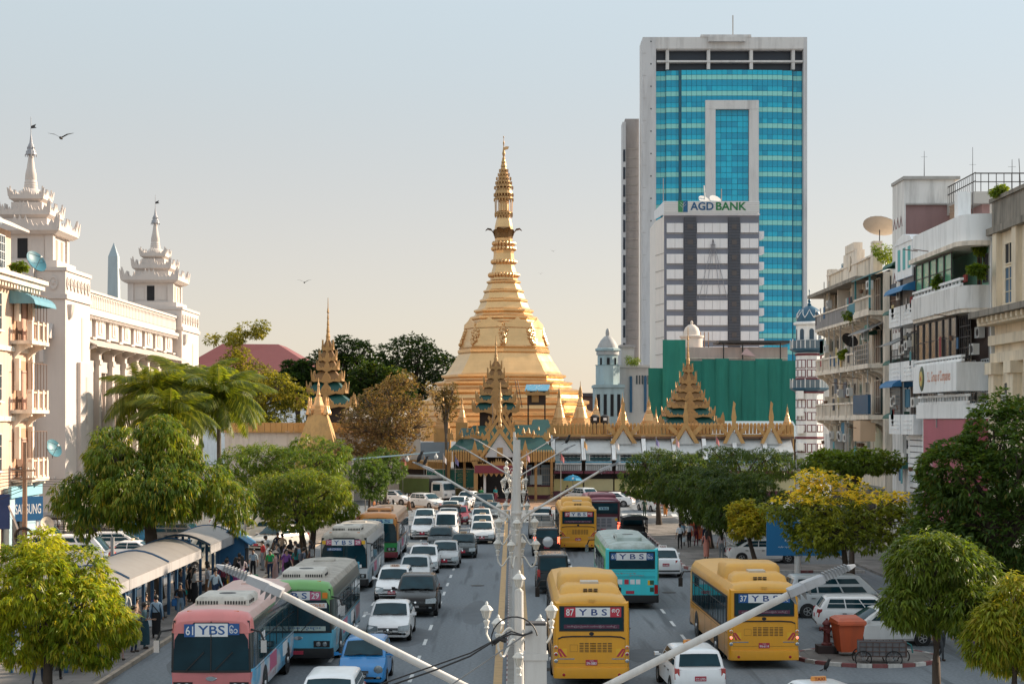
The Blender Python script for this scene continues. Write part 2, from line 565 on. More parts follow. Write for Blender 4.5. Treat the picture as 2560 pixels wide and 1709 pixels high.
 if taxi:
  t=MB()
  t.loft([rr_loop(y_(rf+.42),y_(rf+.58),.24,H-.015,.04),rr_loop(y_(rf+.43),y_(rf+.57),.22,H+.12,.04)])
  to=t.build('taxi_sign',[paint(taxi,.4)],root,smooth=40)
  lm=MB()
  letters(lm,'TAXI',0,H+.055,.32,.09,y_(rf+.415),flip=1,bold=.012)
  letters(lm,'TAXI',0,H+.055,.32,.09,y_(rf+.585),flip=-1,bold=.012)
  lm.build('lettering',[paint((.25,.03,.02),.5)],to)
 if spare:
  sp=MB().lathe([(.36,0),(.37,.06),(.34,.16),(.26,.19),(.02,.2)],20)
  sp.v=[(v[0]-.08,y_(L+.0)+v[2],.98+v[1])for v in sp.v]
  sp.build('spare_wheel_cover',[paint((.62,.63,.64),.2,.4,coat=.5)],root,smooth=40)
 if roof_rack:
  for sgn in(-1,1):
   MB().tube([(sgn*(wtp-.08),y_(rf+.3),H+.0),(sgn*(wtp-.06),y_(rf+.4),H+.06),(sgn*(wtp-.06),y_(rr-.5),H+.06),(sgn*(wtp-.08),y_(rr-.4),H)],.018,6).build('roof_rail',[BLACKP],root)
 q_=_vr.uniform(.965,1.035)
 root.scale=(q_*_vr.uniform(.985,1.015),q_,q_*_vr.uniform(.97,1.03))
 for sx in(-.45,.1):
  MB().bar((sx*w*1.3,y_(wb-.06),belt+.03),(sx*w*1.3+.45,y_(wb-.055)+.05,belt+.1),.018).build('wiper',[BLACKP],root)
 if cargo=='canopy' or cargo=='songthaew':
  cc=body_paint((.03,.032,.035),rough=.6)
  b0,b1=y_(rb+.08),y_(L+.1)
  hood=MB()
  rings=[]
  for y in(b0,b0+.06,b1-.06,b1):
   rings.append([(x*w*1.02,y,1.78+.13*(1-x*x))for x in(-1,-.66,-.33,0,.33,.66,1)]+[(w*1.03,y,1.62),(-w*1.03,y,1.62)])
  hood.loft(rings)
  hood.build('canopy',[cc],root,smooth=30)
  for sgn in(-1,1):
   for t in(.02,.5,.98):
    y=b0+(b1-b0)*t
    MB().bar((sgn*w*.98,y,.78),(sgn*w*.98,y,1.66),.05).build('canopy_post',[cc],root)
   for z in(1.0,1.2):
    MB().bar((sgn*w*.99,b0,z),(sgn*w*.99,b1,z),.05).build('side_rail',[cc],root)
 if cargo=='crate':
  cg=paint((.30,.30,.29),.6,grime=.3)
  b0,b1=y_(rb+.08),y_(L+.02)
  for yy in(b1,):
   for k in range(8):
    z=.82+k*.115
    for xa,xb in((-w*.97,-.03),(.03,w*.97)):
     MB().box(xa,xb,yy-.04,yy,z,z+.06).build('slat',[cg],root)
  for sgn in(-1,1):
   for k in range(8):
    z=.82+k*.115
    MB().box(sgn*w*.97-.02,sgn*w*.97+.02,b0,b1,z,z+.06).build('slat',[cg],root)
   for t in(0,.33,.66,1):
    MB().bar((sgn*w*.99,b0+(b1-b0)*t,.76),(sgn*w*.99,b0+(b1-b0)*t,1.78),.06).build('cage_post',[cg],root)
  MB().box(-w,w,b1-.02,b1+.02,.45,.78).build('tailgate',[P],root)
  MB().box(-.28,.28,b1+.022,b1+.03,.60,.72).build('tailgate_sign',[ORANGEP],root)
 return root
# ---- buses
def graphic_mat(name,cols,scale=0.8):
 m,t,n,b=_nodes(name)
 L=t.links.new
 b.inputs['Roughness'].default_value=.35
 b.inputs['Coat Weight'].default_value=.3
 tc=n.new('ShaderNodeTexCoord')
 mp=n.new('ShaderNodeMapping');mp.inputs['Scale'].default_value=(1,.45,1)
 L(tc.outputs['Object'],mp.inputs[0])
 nz=n.new('ShaderNodeTexNoise');nz.inputs['Scale'].default_value=scale;nz.inputs['Detail'].default_value=4
 nz.inputs['Distortion'].default_value=.8
 L(mp.outputs[0],nz.inputs['Vector'])
 cr=n.new('ShaderNodeValToRGB')
 e=cr.color_ramp.elements
 k=len(cols)
 for i,c in enumerate(cols):
  pos=.33+.34*i/max(1,k-1)
  if i<2:
   e[i].position=pos;e[i].color=(*c,1)
  else:
   q=e.new(pos);q.color=(*c,1)
 L(nz.outputs[0],cr.inputs[0]);L(cr.outputs[0],b.inputs['Base Color'])
 return m
ROOF_GRIMY=mat('grimy_roof',(.42,.39,.34),.75,0,.25,1.2,.1,.75,(.10,.085,.07),streak=False)
ROOF_GREEN=mat('mossy_roof',(.45,.52,.50),.75,0,.25,1.2,.1,.8,(.12,.16,.10),streak=False)
def make_bus(label,loc,rz,low,high,roof,front=None,signs=(),Lb=10.6,style='korean',accent=None,group='buses in the traffic',
rear='plain',ac=None,bumper=None,plate='',win=GLASS,stickers=True,name='bus',lit=False,brow=None):

 W,w=2.5,1.25
 root=thing(name,label,'bus',loc,rz,group)
 h0,h1=-Lb/2,Lb/2
 zw,zt=(1.28,2.36)if style=='korean' else(1.30,2.52)
 prof=[(0,.34),(w-.06,.34),(w,.42),(w,zw-.04),(w-.005,zw),(w-.02,zt),(w-.03,zt+.06),(w-.075,2.74),(w-.20,2.92),(w*.55,2.99),(0,3.02)]
 seg=[2,2,0,0,1,1,1,3,3,3]
 rings=[]
 for y,f,top,low_ in[(h0,.90,.30,.05),(h0+.05,.95,.16,.01),(h0+.16,.985,.06,0),(h0+.4,1,0,0),
(h1-.35,1,0,0),(h1-.14,.985,.05,0),(h1-.04,.955,.12,.01),(h1,.93,.2,.05)]:
  h=[]
  for x,z in prof:
   zz=z+(low_ if z<.5 else 0)-(top*max(0,(z-2.3)/.72)if z>2.3 else 0)
   h.append((x*f,zz))
  rings.append([(x,y,z)for x,z in h]+[(-x,y,z)for x,z in reversed(h[1:-1])])
 ms=seg+list(reversed(seg))
 b=MB()
 b.loft(rings,4 if style=='korean' else 0,mats=ms)
 BM=[low,high,bumper or BLACKP,roof,brow or roof]
 b.build('body',BM,root,smooth=40)
 if brow:
  bw=MB()
  sel=list(range(5,11))+list(range(11,16))
  bw.loft([[(r_[i][0]*1.004,r_[i][1]-.012,r_[i][2]+.008)for i in sel]for r_ in rings[:4]],0,close=False,cap0=False,cap1=False)
  bw.add([(r_[0]*1.004,r_[1]-.012,r_[2]+.008)for r_ in[rings[0][i]for i in sel]],[tuple(range(len(sel)))])
  bw.build('front_brow',[brow],root,smooth=50)
# ---- sides
 nw=6 if style=='korean' else 7
 for sgn in(-1,1):
  ya,yb=h0+1.15,h1-.55
  dark=MB().box(min(sgn*(w-.03),sgn*(w+.004)),max(sgn*(w-.03),sgn*(w+.004)),ya-.25,yb+.2,zw+.02,zt-.0)
  dark.build('window_band',[high if style=='korean' else BLACKP],root)
  for k in range(nw):
   a=ya+(yb-ya)*k/nw+.05
   c=ya+(yb-ya)*(k+1)/nw-.05
   xo=sgn*(w+.007)
   g=MB().box(min(xo,xo-sgn*.01),max(xo,xo-sgn*.01),a,c,zw+.10,zt-.08)
   wo=g.build('side_window',[win],root)
   MB().box(min(xo,xo+sgn*.012),max(xo,xo+sgn*.012),(a+c)/2-.015,(a+c)/2+.015,zw+.10,zt-.08).build('mullion',[BLACKP],wo)
   MB().box(min(xo,xo+sgn*.012),max(xo,xo+sgn*.012),a,c,zt-.42,zt-.39).build('transom',[BLACKP],wo)
  for yw in(h0+2.35,h1-3.0):
   a=MB().lathe([(.58,0),(.58,.012)],20)
   a.v=[(sgn*(w-.002+v[2]),v[0],v[1])for v in a.v]
   a.build('wheel_arch',[BLACKP],root,loc=(0,yw,.50))
   t=MB().lathe([(.28,-.13),(.44,-.14),(.48,-.09),(.48,.08),(.44,.12),(.30,.11),(.28,.08)],20)
   t.v=[(sgn*v[2],v[0],v[1])for v in t.v]
   wo=t.build('wheel',[TYRE],root,smooth=50,loc=(sgn*(w-.1),yw,.48))
   r_=MB().lathe([(.28,.07),(.29,.11),(.22,.08),(.12,.09),(.10,.15),(.02,.16)],14)
   r_.v=[(sgn*v[2],v[0],v[1])for v in r_.v]
   r_.build('rim',[RIM],wo,smooth=40)
  for k in range(6):
   yy=h0+1.3+k*(Lb-2.2)/5
   xo=sgn*(w+.003)
   MB().box(min(xo,xo-sgn*.02),max(xo,xo-sgn*.02),yy,yy+.014,.46,zw-.05).build('panel_seam',[BLACKP],root)
  MB().box(min(sgn*(w-.02),sgn*(w+.004)),max(sgn*(w-.02),sgn*(w+.004)),h0+.4,h1-.3,zw-.075,zw-.06).build('panel_seam',[BLACKP],root)
  if style=='korean':
   for y_,z_,a_,b_,cm in((h0+1.5,1.62,.8,.55,WHITE),(h0+3.4,.72,1.5,.5,SIGN_PINK if sgn>0 else WHITE),(h0+6.4,.75,1.1,.45,WHITE)):
    xo=sgn*(w+.016)
    MB().box(min(xo,xo-sgn*.02),max(xo,xo-sgn*.02),y_,y_+a_,z_,z_+b_).build('side_poster',[cm],root)
  if accent and sgn:
   xo=sgn*(w+.006)
   MB().box(min(xo,xo-sgn*.02),max(xo,xo-sgn*.02),h0+.9,h1-.4,.62,zw-.08).build('side_graphic',[accent],root)
# ---- mirrors
 for sgn in(-1,1):
  mk=MB().tube([(sgn*(w-.1),h0+.1,2.45),(sgn*(w+.22),h0-.12,2.42),(sgn*(w+.34),h0-.16,2.15)],.034,6)
  mo=mk.build('mirror_arm',[BLACKP],root)
  MB().cbox((sgn*(w+.34),h0-.16,1.98),(.17,.1,.36)).build('wing_mirror',[CHROME if style=='korean' else BLACKP],mo)
# ---- front
 yf=h0
 fr=MB()
 fp=front or low
 zf=1.18
 fr.loft([[(-w*.92,yf-.03,.62),(w*.92,yf-.03,.62),(w*.93,yf-.03,zf),(-w*.93,yf-.03,zf)],
[(-w*.95,yf+.1,.5),(w*.95,yf+.1,.5),(w*.97,yf+.1,zf+.02),(-w*.97,yf+.1,zf+.02)]])
 fr.build('front_panel',[fp],root,smooth=30)
 bp=MB()
 bp.loft([rr_loop(yf-.09,yf+.5,w*.985,.30,.18,.05),rr_loop(yf-.11,yf+.5,w*.995,.42,.18,.05),rr_loop(yf-.09,yf+.5,w*.985,.64,.18,.05)])
 bo=bp.build('front_bumper',[bumper or BLACKP],root,smooth=40)
 ws=MB()
 patch(ws,(-w*.96,yf-.005,zf),(w*.96,yf-.005,zf),(w*.92,yf+.06,2.72),(-w*.92,yf+.06,2.72),.05,nu=10,nv=4,u0=.005,u1=.995,v0=.0,v1=1,off=.02)
 ws.build('windscreen_seal',[BLACKP],root,smooth=60)
 wg=MB()
 patch(wg,(-w*.96,yf-.005,zf),(w*.96,yf-.005,zf),(w*.92,yf+.06,2.72),(-w*.92,yf+.06,2.72),.05,nu=10,nv=4,u0=.03,u1=.97,v0=.045,v1=.965,off=.03)
 wgo=wg.build('windscreen',[GLASS_T],root,smooth=60)
 MB().bar((0,yf-.095,zf+.05),(0,yf-.03,2.7),.03,.02).build('windscreen_bar',[BLACKP],wgo)
 for sx in(-.75,.1):
  MB().bar((sx,yf-.10,zf+.05),(sx+.55,yf-.085,zf+.62),.03).build('wiper',[BLACKP],root)
 for sgn in(-1,1):
  hb=MB().box(min(sgn*.55,sgn*1.12),max(sgn*.55,sgn*1.12),yf-.055,yf-.02,.68,.90)
  ho=hb.build('headlight_panel',[BLACKP],root)
  for x in(.72,.95):
   l_=MB().lathe([(.085,0),(.08,.02),(.02,.03)],14)
   l_.v=[(sgn*x+v[0],yf-.057-v[2],.79+v[1])for v in l_.v]
   l_.build('headlight',[LAMP_W],ho,smooth=40)
 MB().box(-.20,.20,yf-.165,yf-.09,.44,.56).build('number_plate',[PLATE_R],root)
 em=MB().lathe([(.17,0),(.15,.02)],16,sx=1,sy=.45)
 em.v=[(v[0],yf-.032-v[2],1.0+v[1])for v in em.v]
 em.build('emblem',[CHROME],root)
# ---- route signs behind the windscreen / rear window
 for side,items in signs:
  for kindm,s,x0,x1,z0,z1,bg,fg in items:
   if side=='front':
    zc=(z0+z1)/2
    yy=yf-.105+.065*(zc-zf)/1.54
    sgn=1
   else:
    yy=h1+.052
    sgn=-1
   xa,xb=sorted((x0*sgn,x1*sgn))
   p=MB().box(xa,xb,min(yy,yy+sgn*.008),max(yy,yy+sgn*.008),z0,z1)
   po=p.build('route_sign' if kindm!='d' else 'round_sign',[bg],root)
   if s:
    letters(MB(),s,sgn*(x0+x1)/2,(z0+z1)/2,(x1-x0)*(.82 if len(s)>2 else .70),(z1-z0)*.70,yy-sgn*.004,flip=sgn,bold=.012).build('lettering',[fg],po)
# ---- rear
 yr=h1
 rp=MB()
 rp.loft([[(w*.93,yr+.02,.62),(-w*.93,yr+.02,.62),(-w*.92,yr+.02,2.74),(w*.92,yr+.02,2.74)],
[(w*.97,yr-.1,.5),(-w*.97,yr-.1,.5),(-w*.965,yr-.1,2.80),(w*.965,yr-.1,2.80)]])
 rp.build('rear_panel',[front or low],root,smooth=30)
 rw=MB().box(-w*.84,w*.84,yr+.022,yr+.036,1.86 if style!='cng' else 1.84,2.66)
 rwo=rw.build('rear_window_seal',[BLACKP],root)
 MB().box(-w*.81,w*.81,yr+.034,yr+.042,1.90,2.62).build('rear_window',[GLASS],rwo)
 rb_=MB()
 rb_.loft([rr_loop(yr-.5,yr+.07,w*.985,.32,.16),rr_loop(yr-.5,yr+.09,w*.99,.42,.16),rr_loop(yr-.5,yr+.07,w*.985,.66,.16)])
 rb_.build('rear_bumper',[(bumper if rear!='cng' else low)or BLACKP],root,smooth=40)
 if rear=='cng':
  for sgn in(-1,1):
   cb=MB().box(min(sgn*.80,sgn*1.08),max(sgn*.80,sgn*1.08),yr+.021,yr+.028,1.02,1.28)
   co=cb.build('reflector_sticker',[GOLDP],root)
   st=MB()
   for k in(0,1):
    x0=.80+k*.13
    pts=[(sgn*x0,1.02+.0),(sgn*(x0+.08),1.02),(sgn*min(1.08,x0+.28),1.28 if k==0 else 1.18),(sgn*min(1.08,x0+.19),1.28)]
    st.add([(p[0],yr+.031,p[1])for p in pts],[(0,1,2,3)])
   st.build('stripe',[SIGN_RED],co)
   for z,mt in((1.32,LAMP_O),(1.10,LAMP_RL if lit else LAMP_R),(.88,LAMP_W)):
    l_=MB().lathe([(.062,0),(.06,.015),(.05,.02)],14)
    l_.v=[(sgn*1.155+v[0],yr+.021+v[2],z+v[1])for v in l_.v]
    lo=l_.build('taillight',[CHROME],root,smooth=40)
    l2=MB().lathe([(.045,0),(.02,.012)],12)
    l2.v=[(sgn*1.155+v[0],yr+.042+v[2],z+v[1])for v in l2.v]
    l2.build('lens',[mt],lo)
   l_=MB().lathe([(.05,0),(.03,.012)],12)
   l_.v=[(sgn*.9+v[0],yr+.09+v[2],.44+v[1])for v in l_.v]
   l_.build('fog_lamp',[LAMP_R],root)
  tr=MB()
  pts=[(-1.08,1.60),(-.95,1.655),(-.6,1.675),(.6,1.675),(.95,1.655),(1.08,1.60)]
  tr.tube([(x,yr+.028,z)for x,z in pts],.026,6)
  tr.build('black_trim',[BLACKP],root,smooth=60)
  for cx,n_ in((-.42,4),(.16,3)):
   for k in range(n_):
    for j in range(6):
     x=cx-.24+k*.17
     MB().box(x,x+.13,yr+.021,yr+.027,1.17+j*.054,1.192+j*.054).build('louvre',[BLACKP],root)
  for xa,xb,za,zb_ in((-1.09,1.09,.80,.806),(-1.09,-1.084,.80,1.62),(1.084,1.09,.80,1.62),(.45,.70,1.40,1.405),(.45,.70,1.18,1.185),(.45,.455,1.18,1.4),(.695,.70,1.18,1.4)):
   MB().box(xa,xb,yr+.0205,yr+.024,za,zb_).build('seam',[BLACKP],root)
  e_=MB().lathe([(.08,0),(.07,.015)],14,sx=1,sy=.75)
  e_.v=[(v[0],yr+.021+v[2],1.76+v[1])for v in e_.v]
  e_.build('badge',[BLACKP],root)
  for x0,x1 in((-1.06,-.66),(.55,1.12)):
   MB().box(x0,x1,yr+.021,yr+.026,.93,.965).build('name_plate',[CHROME],root)
  pl=MB().box(-.19,.19,yr+.021,yr+.034,.74,.92)
  po=pl.build('number_plate',[PLATE_R],root)
  if plate:
   lm=MB()
   letters(lm,plate,0,.805,.32,.085,yr+.037,flip=-1,bold=.012)
   letters(lm,'YGN',0,.885,.12,.035,yr+.037,flip=-1)
   lm.build('lettering',[WHITE],po)
  bt=MB().box(-.90,.90,yr+.041,yr+.046,1.93,2.06)
  bo2=bt.build('window_banner',[mat('plum_banner',(.10,.02,.05),.5)if not accent else SIGN_BLUE],rwo)
  letters(MB(),'သတိပြု ယာဉ်မောင်း လမ်းကြောင်း သတိပြု',0,1.995,1.6,.08,yr+.05,flip=-1).build('lettering',[paint((.5,.45,.47),.6)],bo2)
  yc=yr-2.6
  hmp=MB()
  hmp.loft([rr_loop(yc-2.0,yc+.35,w*.82,2.93,.3),rr_loop(yc-1.9,yc+.3,w*.80,3.34,.28),rr_loop(yc-1.75,yc+.18,w*.72,3.46,.25)])
  hmp.build('roof_unit',[roof],root,smooth=45)
  hm2=MB()
  hm2.loft([rr_loop(yc+.45,yc+1.72,w*.80,2.93,.2),rr_loop(yc+.45,yc+1.62,w*.76,3.13,.2),rr_loop(yc+.45,yc+1.45,w*.62,3.24,.2)])
  h2=hm2.build('roof_unit',[roof],root,smooth=45)
  MB().box(-.30,.30,yc+.55,yc+1.15,3.24,3.31).build('hatch',[paint((.55,.50,.42),.5,grime=.3)],h2)
  for k in range(3):
   for j in range(3):
    MB().box(-.24+k*.17,-.11+k*.17,yc+1.66,yc+1.73,2.99+j*.055,3.02+j*.055).build('vent',[BLACKP],h2)
  MB().box(-.09,.09,yr-.12,yr+.03,2.80,2.88).build('camera_housing',[roof],root)
 elif rear=='plain':
  for sgn in(-1,1):
   MB().box(min(sgn*1.02,sgn*1.19),max(sgn*1.02,sgn*1.19),yr+.021,yr+.05,.72,1.14).build('taillight',[LAMP_R],root)
  MB().box(-.95,-.72,yr+.021,yr+.028,1.12,1.34).build('reflector_sticker',[GOLDP],root)
  for k,(x,cm)in enumerate(((.55,WHITE),(.25,SIGN_RED),(-.02,WHITE),(-.28,WHITE))):
   MB().box(x-.1,x+.1,yr+.021,yr+.028,1.16,1.38).build('poster',[cm],root)
  for z in(.82,1.14):
   MB().box(-1.0,-.82,yr+.029,yr+.033,z,z+.2).build('vent_panel',[paint((.02,.09,.05),.6)],root)
  for z,h_ in((1.74,.012),(1.48,.012),(1.52,.012),(1.44,.012)):
   MB().box(-1.05,1.05,yr+.0205,yr+.025,z,z+h_).build('seam',[paint((.02,.25,.3),.5)],root)
  pl=MB().box(-.1,.28,yr+.021,yr+.034,.72,.86)
  pl.build('number_plate',[PLATE_R],root)
  lm=MB()
  letters(lm,'ရန်ကုန်',.3,1.66,1.0,.07,yr+.03,flip=-1)
  letters(lm,'ဆူးလေဘုရား',-.2,1.55,.7,.07,yr+.03,flip=-1)
  lm.build('rear_lettering',[paint((.4,.1,.1),.6)],root)
 elif rear=='maroon':
  for sgn in(-1,1):
   MB().box(min(sgn*1.02,sgn*1.19),max(sgn*1.02,sgn*1.19),yr+.021,yr+.05,.75,1.25).build('taillight',[LAMP_RL if sgn<0 else LAMP_R],root)
  gp=MB().box(-1.0,1.0,yr+.021,yr+.03,.72,1.62)
  go=gp.build('grey_panel',[paint((.38,.37,.40),.4)],root)
  for j,z in enumerate((.92,1.16,1.36)):
   for x in(-.42,0,.42):
    ww=.16
    MB().box(x-ww,x+ww,yr+.029,yr+.034,z,z+.17).build('grille_pad',[paint((.20,.21,.24),.5)],go)
  MB().box(-1.02,-.82,yr+.029,yr+.036,1.34,1.54).build('reflector_sticker',[GOLDP],root)
  MB().box(-.2,.2,yr+.029,yr+.036,.66,.78).build('number_plate',[PLATE_R],root)
# ---- air conditioner on the roof
 if ac:
  yc=ac[0]+h0
  am=ac[1]
  wd=ac[2]if len(ac)>2 else .62
  ln=ac[3]if len(ac)>3 else 2.0
  a=MB()
  a.loft([rr_loop(yc,yc+ln,w*wd,2.94,.12),rr_loop(yc+.02,yc+ln-.02,w*wd*.98,3.16,.1),rr_loop(yc+.10,yc+ln-.12,w*wd*.90,3.24,.1)])
  ao=a.build('air_conditioner',[am],root,smooth=40)
  if am is not roof or style=='korean':
   for k in range(18):
    if k in(8,9):
     continue
    x=-w*wd*.88+(2*w*wd*.88)*k/17
    MB().box(x-.022,x+.022,yc-.006,yc+.02,3.02,3.12).build('vent',[BLACKP],ao)
   f_=MB().lathe([(.27,0),(.26,.012)],20,sx=1.0,sy=1.0)
   f_.build('fan',[BLACKP],ao,loc=(0,yc+ln*.55,3.238))
   for sgn in(-1,1):
    for k in range(3):
     xo=sgn*(w*wd)
     MB().box(min(xo-.02,xo+.006),max(xo-.02,xo+.006),yc+.3+k*.35,yc+.52+k*.35,3.02,3.11).build('side_vent',[BLACKP],ao)
 rh=MB()
 rh.loft([rr_loop(h1-2.6,h1-1.8,.42,2.98,.08),rr_loop(h1-2.58,h1-1.82,.40,3.07,.08)])
 if style=='korean':
  rh.build('roof_hatch',[roof],root,smooth=40)
  for x in(-.7,0,.7):
   MB().cbox((x,h0+.32,2.955),(.14,.08,.05)).build('marker_lamp',[LAMP_O],root)
 return root
def sign_row(nl,nr,bg,z0=2.36,z1=2.62,xl=-.98,xr=.98,ybs=NAVY,sw=.30,ybg=WHITE):
 return[('r',nl,xl,xl+sw,z0,z1,bg,WHITE),('r','YBS',xl+sw,xr-sw,z0,z1,ybg,ybs),('r',nr,xr-sw,xr,z0,z1,bg,WHITE)]
# ------------------------------------------------------------------ the ground, road and pavements
def asphalt_mat(name,c0,c1,crack=0.5):
 m,t,n,b=_nodes(name)
 L=t.links.new
 tc=n.new('ShaderNodeTexCoord')
 a=n.new('ShaderNodeTexNoise');a.inputs['Scale'].default_value=.12;a.inputs['Detail'].default_value=8;a.inputs['Roughness'].default_value=.6
 mp=n.new('ShaderNodeMapping');mp.inputs['Scale'].default_value=(3.2,.16,1)
 L(tc.outputs['Object'],mp.inputs[0]);L(mp.outputs[0],a.inputs['Vector'])
 f=n.new('ShaderNodeTexNoise');f.inputs['Scale'].default_value=9;f.inputs['Detail'].default_value=6
 L(tc.outputs['Object'],f.inputs['Vector'])
 ad=n.new('ShaderNodeMath');ad.operation='ADD'
 L(a.outputs[0],ad.inputs[0]);L(f.outputs[0],ad.inputs[1])
 mr=n.new('ShaderNodeMapRange');mr.inputs[1].default_value=.7;mr.inputs[2].default_value=1.3
 L(ad.outputs[0],mr.inputs[0])
 mx=n.new('ShaderNodeMix');mx.data_type='RGBA'
 mx.inputs[6].default_value=(*c0,1);mx.inputs[7].default_value=(*c1,1)
 L(mr.outputs[0],mx.inputs[0])
 v=n.new('ShaderNodeTexNoise');v.inputs['Scale'].default_value=.55;v.inputs['Detail'].default_value=3
 L(mp.outputs[0],v.inputs['Vector'])
 r2=n.new('ShaderNodeMapRange');r2.inputs[1].default_value=.56;r2.inputs[2].default_value=.68;r2.inputs[4].default_value=crack
 L(v.outputs[0],r2.inputs[0])
 m2=n.new('ShaderNodeMix');m2.data_type='RGBA';m2.inputs[7].default_value=tuple(c*.62 for c in c0)+(1,)
 L(r2.outputs[0],m2.inputs[0]);L(mx.outputs[2],m2.inputs[6])
 L(m2.outputs[2],b.inputs['Base Color'])
 b.inputs['Roughness'].default_value=.82
 b.inputs['Specular IOR Level'].default_value=.3
 bp=n.new('ShaderNodeBump');bp.inputs['Strength'].default_value=.25;bp.inputs['Distance'].default_value=.02
 f2=n.new('ShaderNodeTexNoise');f2.inputs['Scale'].default_value=40
 L(tc.outputs['Object'],f2.inputs['Vector'])
 L(f2.outputs[0],bp.inputs['Height']);L(bp.outputs[0],b.inputs['Normal'])
 return m
def paving_mat(name,c0,c1,sx=.6,sy=.6):
 m,t,n,b=_nodes(name)
 L=t.links.new
 tc=n.new('ShaderNodeTexCoord')
 br=n.new('ShaderNodeTexBrick')
 br.inputs['Scale'].default_value=1.0
 br.inputs['Brick Width'].default_value=sx;br.inputs['Row Height'].default_value=sy
 br.inputs['Mortar Size'].default_value=.012
 br.inputs['Color1'].default_value=(*c0,1);br.inputs['Color2'].default_value=(*c1,1)
 br.inputs['Mortar'].default_value=tuple(c*.5 for c in c0)+(1,)
 L(tc.outputs['Object'],br.inputs['Vector'])
 nz=n.new('ShaderNodeTexNoise');nz.inputs['Scale'].default_value=.7;nz.inputs['Detail'].default_value=8
 L(tc.outputs['Object'],nz.inputs['Vector'])
 mr=n.new('ShaderNodeMapRange');mr.inputs[1].default_value=.3;mr.inputs[2].default_value=.75;mr.inputs[3].default_value=.55;mr.inputs[4].default_value=1.15
 L(nz.outputs[0],mr.inputs[0])
 vm=n.new('ShaderNodeVectorMath');vm.operation='SCALE'
 L(br.outputs[0],vm.inputs[0]);L(mr.outputs[0],vm.inputs['Scale'])
 L(vm.outputs[0],b.inputs['Base Color'])
 b.inputs['Roughness'].default_value=.85
 return m
ASPH=asphalt_mat('asphalt',(.115,.133,.15),(.225,.252,.275),.7)
ASPH2=asphalt_mat('old_asphalt',(.15,.162,.175),(.22,.232,.242),.3)
PAVE=paving_mat('concrete_paving',(.20,.185,.17),(.25,.23,.215),1.2,1.2)
KERBM=mat('kerb_concrete',(.38,.31,.24),.8,0,.2,2.0,.1,.5)
KERB_R=mat('kerb_red',(.21,.065,.065),.75,0,.25,3,.1,.75,(.22,.20,.18),gscale=2)
KERB_W=mat('kerb_white',(.55,.53,.50),.75,0,.15,3,.1,.7,(.18,.17,.16),gscale=2)
ROADW=mat('road_paint_white',(.62,.64,.64),.7,0,.2,6,0,.55,(.10,.11,.11),streak=False,gscale=3)
ROADY=mat('road_paint_ochre',(.50,.33,.16),.8,0,.2,3,0,.45,(.20,.15,.09),streak=False)
EARTH=mat('earth',(.16,.13,.10),.9,0,.2,.3)
g=MB();g.box(-1500,1500,-60,3000,-1.0,0.0);g.build('ground',[ASPH2],kind='structure')
g=MB();g.quad((-13.4,10,.004),(10.1,10,.004),(10.1,172,.004),(-13.4,172,.004));g.build('road',[ASPH],kind='structure')
g=MB();g.quad((-40,148,.008),(-13.4,148,.008),(-13.4,183,.008),(-40,183,.008));g.build('side_road',[ASPH],kind='structure')
g=MB();g.quad((10.1,152,.008),(40,152,.008),(40,180,.008),(10.1,180,.008));g.build('side_road',[ASPH],kind='structure')
g=MB();g.quad((10.1,10,.004),(24,10,.004),(24,94,.004),(10.1,94,.004));g.build('side_road',[ASPH],kind='structure')
def kerb(pts,parent,m0,m1,step=1.0,h=.15,w=.16,closed=False,name='kerb_stone',limit=280):

 pts=[Vector((p[0],p[1],0))for p in pts]
 if closed:
  pts.append(pts[0])
 k=0
 for a,b in zip(pts[:-1],pts[1:]):
  L_=(b-a).length
  n=max(1,round(L_/step))
  for i in range(n):
   p,q=a.lerp(b,(i+.01)/n),a.lerp(b,(i+.99)/n)
   mb=MB().bar(p+Vector((0,0,h/2-.02)),q+Vector((0,0,h/2-.02)),w,h+.045)
   mb.build(name,[m0 if k%2==0 else m1],parent)
   k+=1
pv=MB();pv.box(-17.9,-13.55,34,148,-.02,.13);PAVL=pv.build('pavement',[PAVE],kind='structure')
kerb([(-13.48,40),(-13.48,148)],PAVL,KERBM,KERBM,1.5)
kerb([(-17.97,40),(-17.97,148)],PAVL,KERBM,KERBM,3)
for yy in(61,66.5,73):
 MB().box(-17.2,-15.0,yy,yy+.28,.128,.145).build('drain_cover',[mat('drain',(.05,.05,.05),.8)],PAVL)
pv=MB();pv.box(-60,-30.6,40,147,-.02,.14);pv.build('pavement',[PAVE],kind='structure')
cr=[(10.1,150),(10.1,98.2),(10.5,96.6),(11.6,95.6),(13.2,95.3),(20,95.3),(20,99.6),(14.6,99.6),(14.2,101),(14.2,150)]
pv=MB();pv.prism([(p[0]+.02,p[1])for p in cr],'z',-.02,.13);PAVR=pv.build('pavement',[PAVE],kind='structure')
kerb(cr[:6],PAVR,KERB_R,KERB_W,1.0)
pv=MB();pv.box(20.5,25.2,20,150,-.02,.135);pv.build('pavement',[PAVE],kind='structure')
isl=[(12.9+2.55*math.cos(2*PI*k/30),61.2+2.3*math.sin(2*PI*k/30))for k in range(30)]
pv=MB();pv.prism(isl,'z',-.02,.12);ISL=pv.build('traffic_island',[PAVE],kind='structure')
kerb(isl,ISL,KERB_R,KERB_W,.53,closed=True,h=.13)
md=MB();md.box(-.16,.30,12,160,-.02,.18);MED=md.build('median',[mat('median_concrete',(.25,.24,.22),.85,0,.2,2,.1,.4)],kind='structure')
kerb([(-.17,14),(-.17,160)],MED,KERB_R,KERB_W,.55,h=.18,w=.03)
for x0,x1 in((-.62,-.33),(.46,.68)):
 q=MB();q.quad((x0,12,.010),(x1,12,.010),(x1,160,.010),(x0,160,.010));q.build('road_marking',[ROADY],kind='structure')
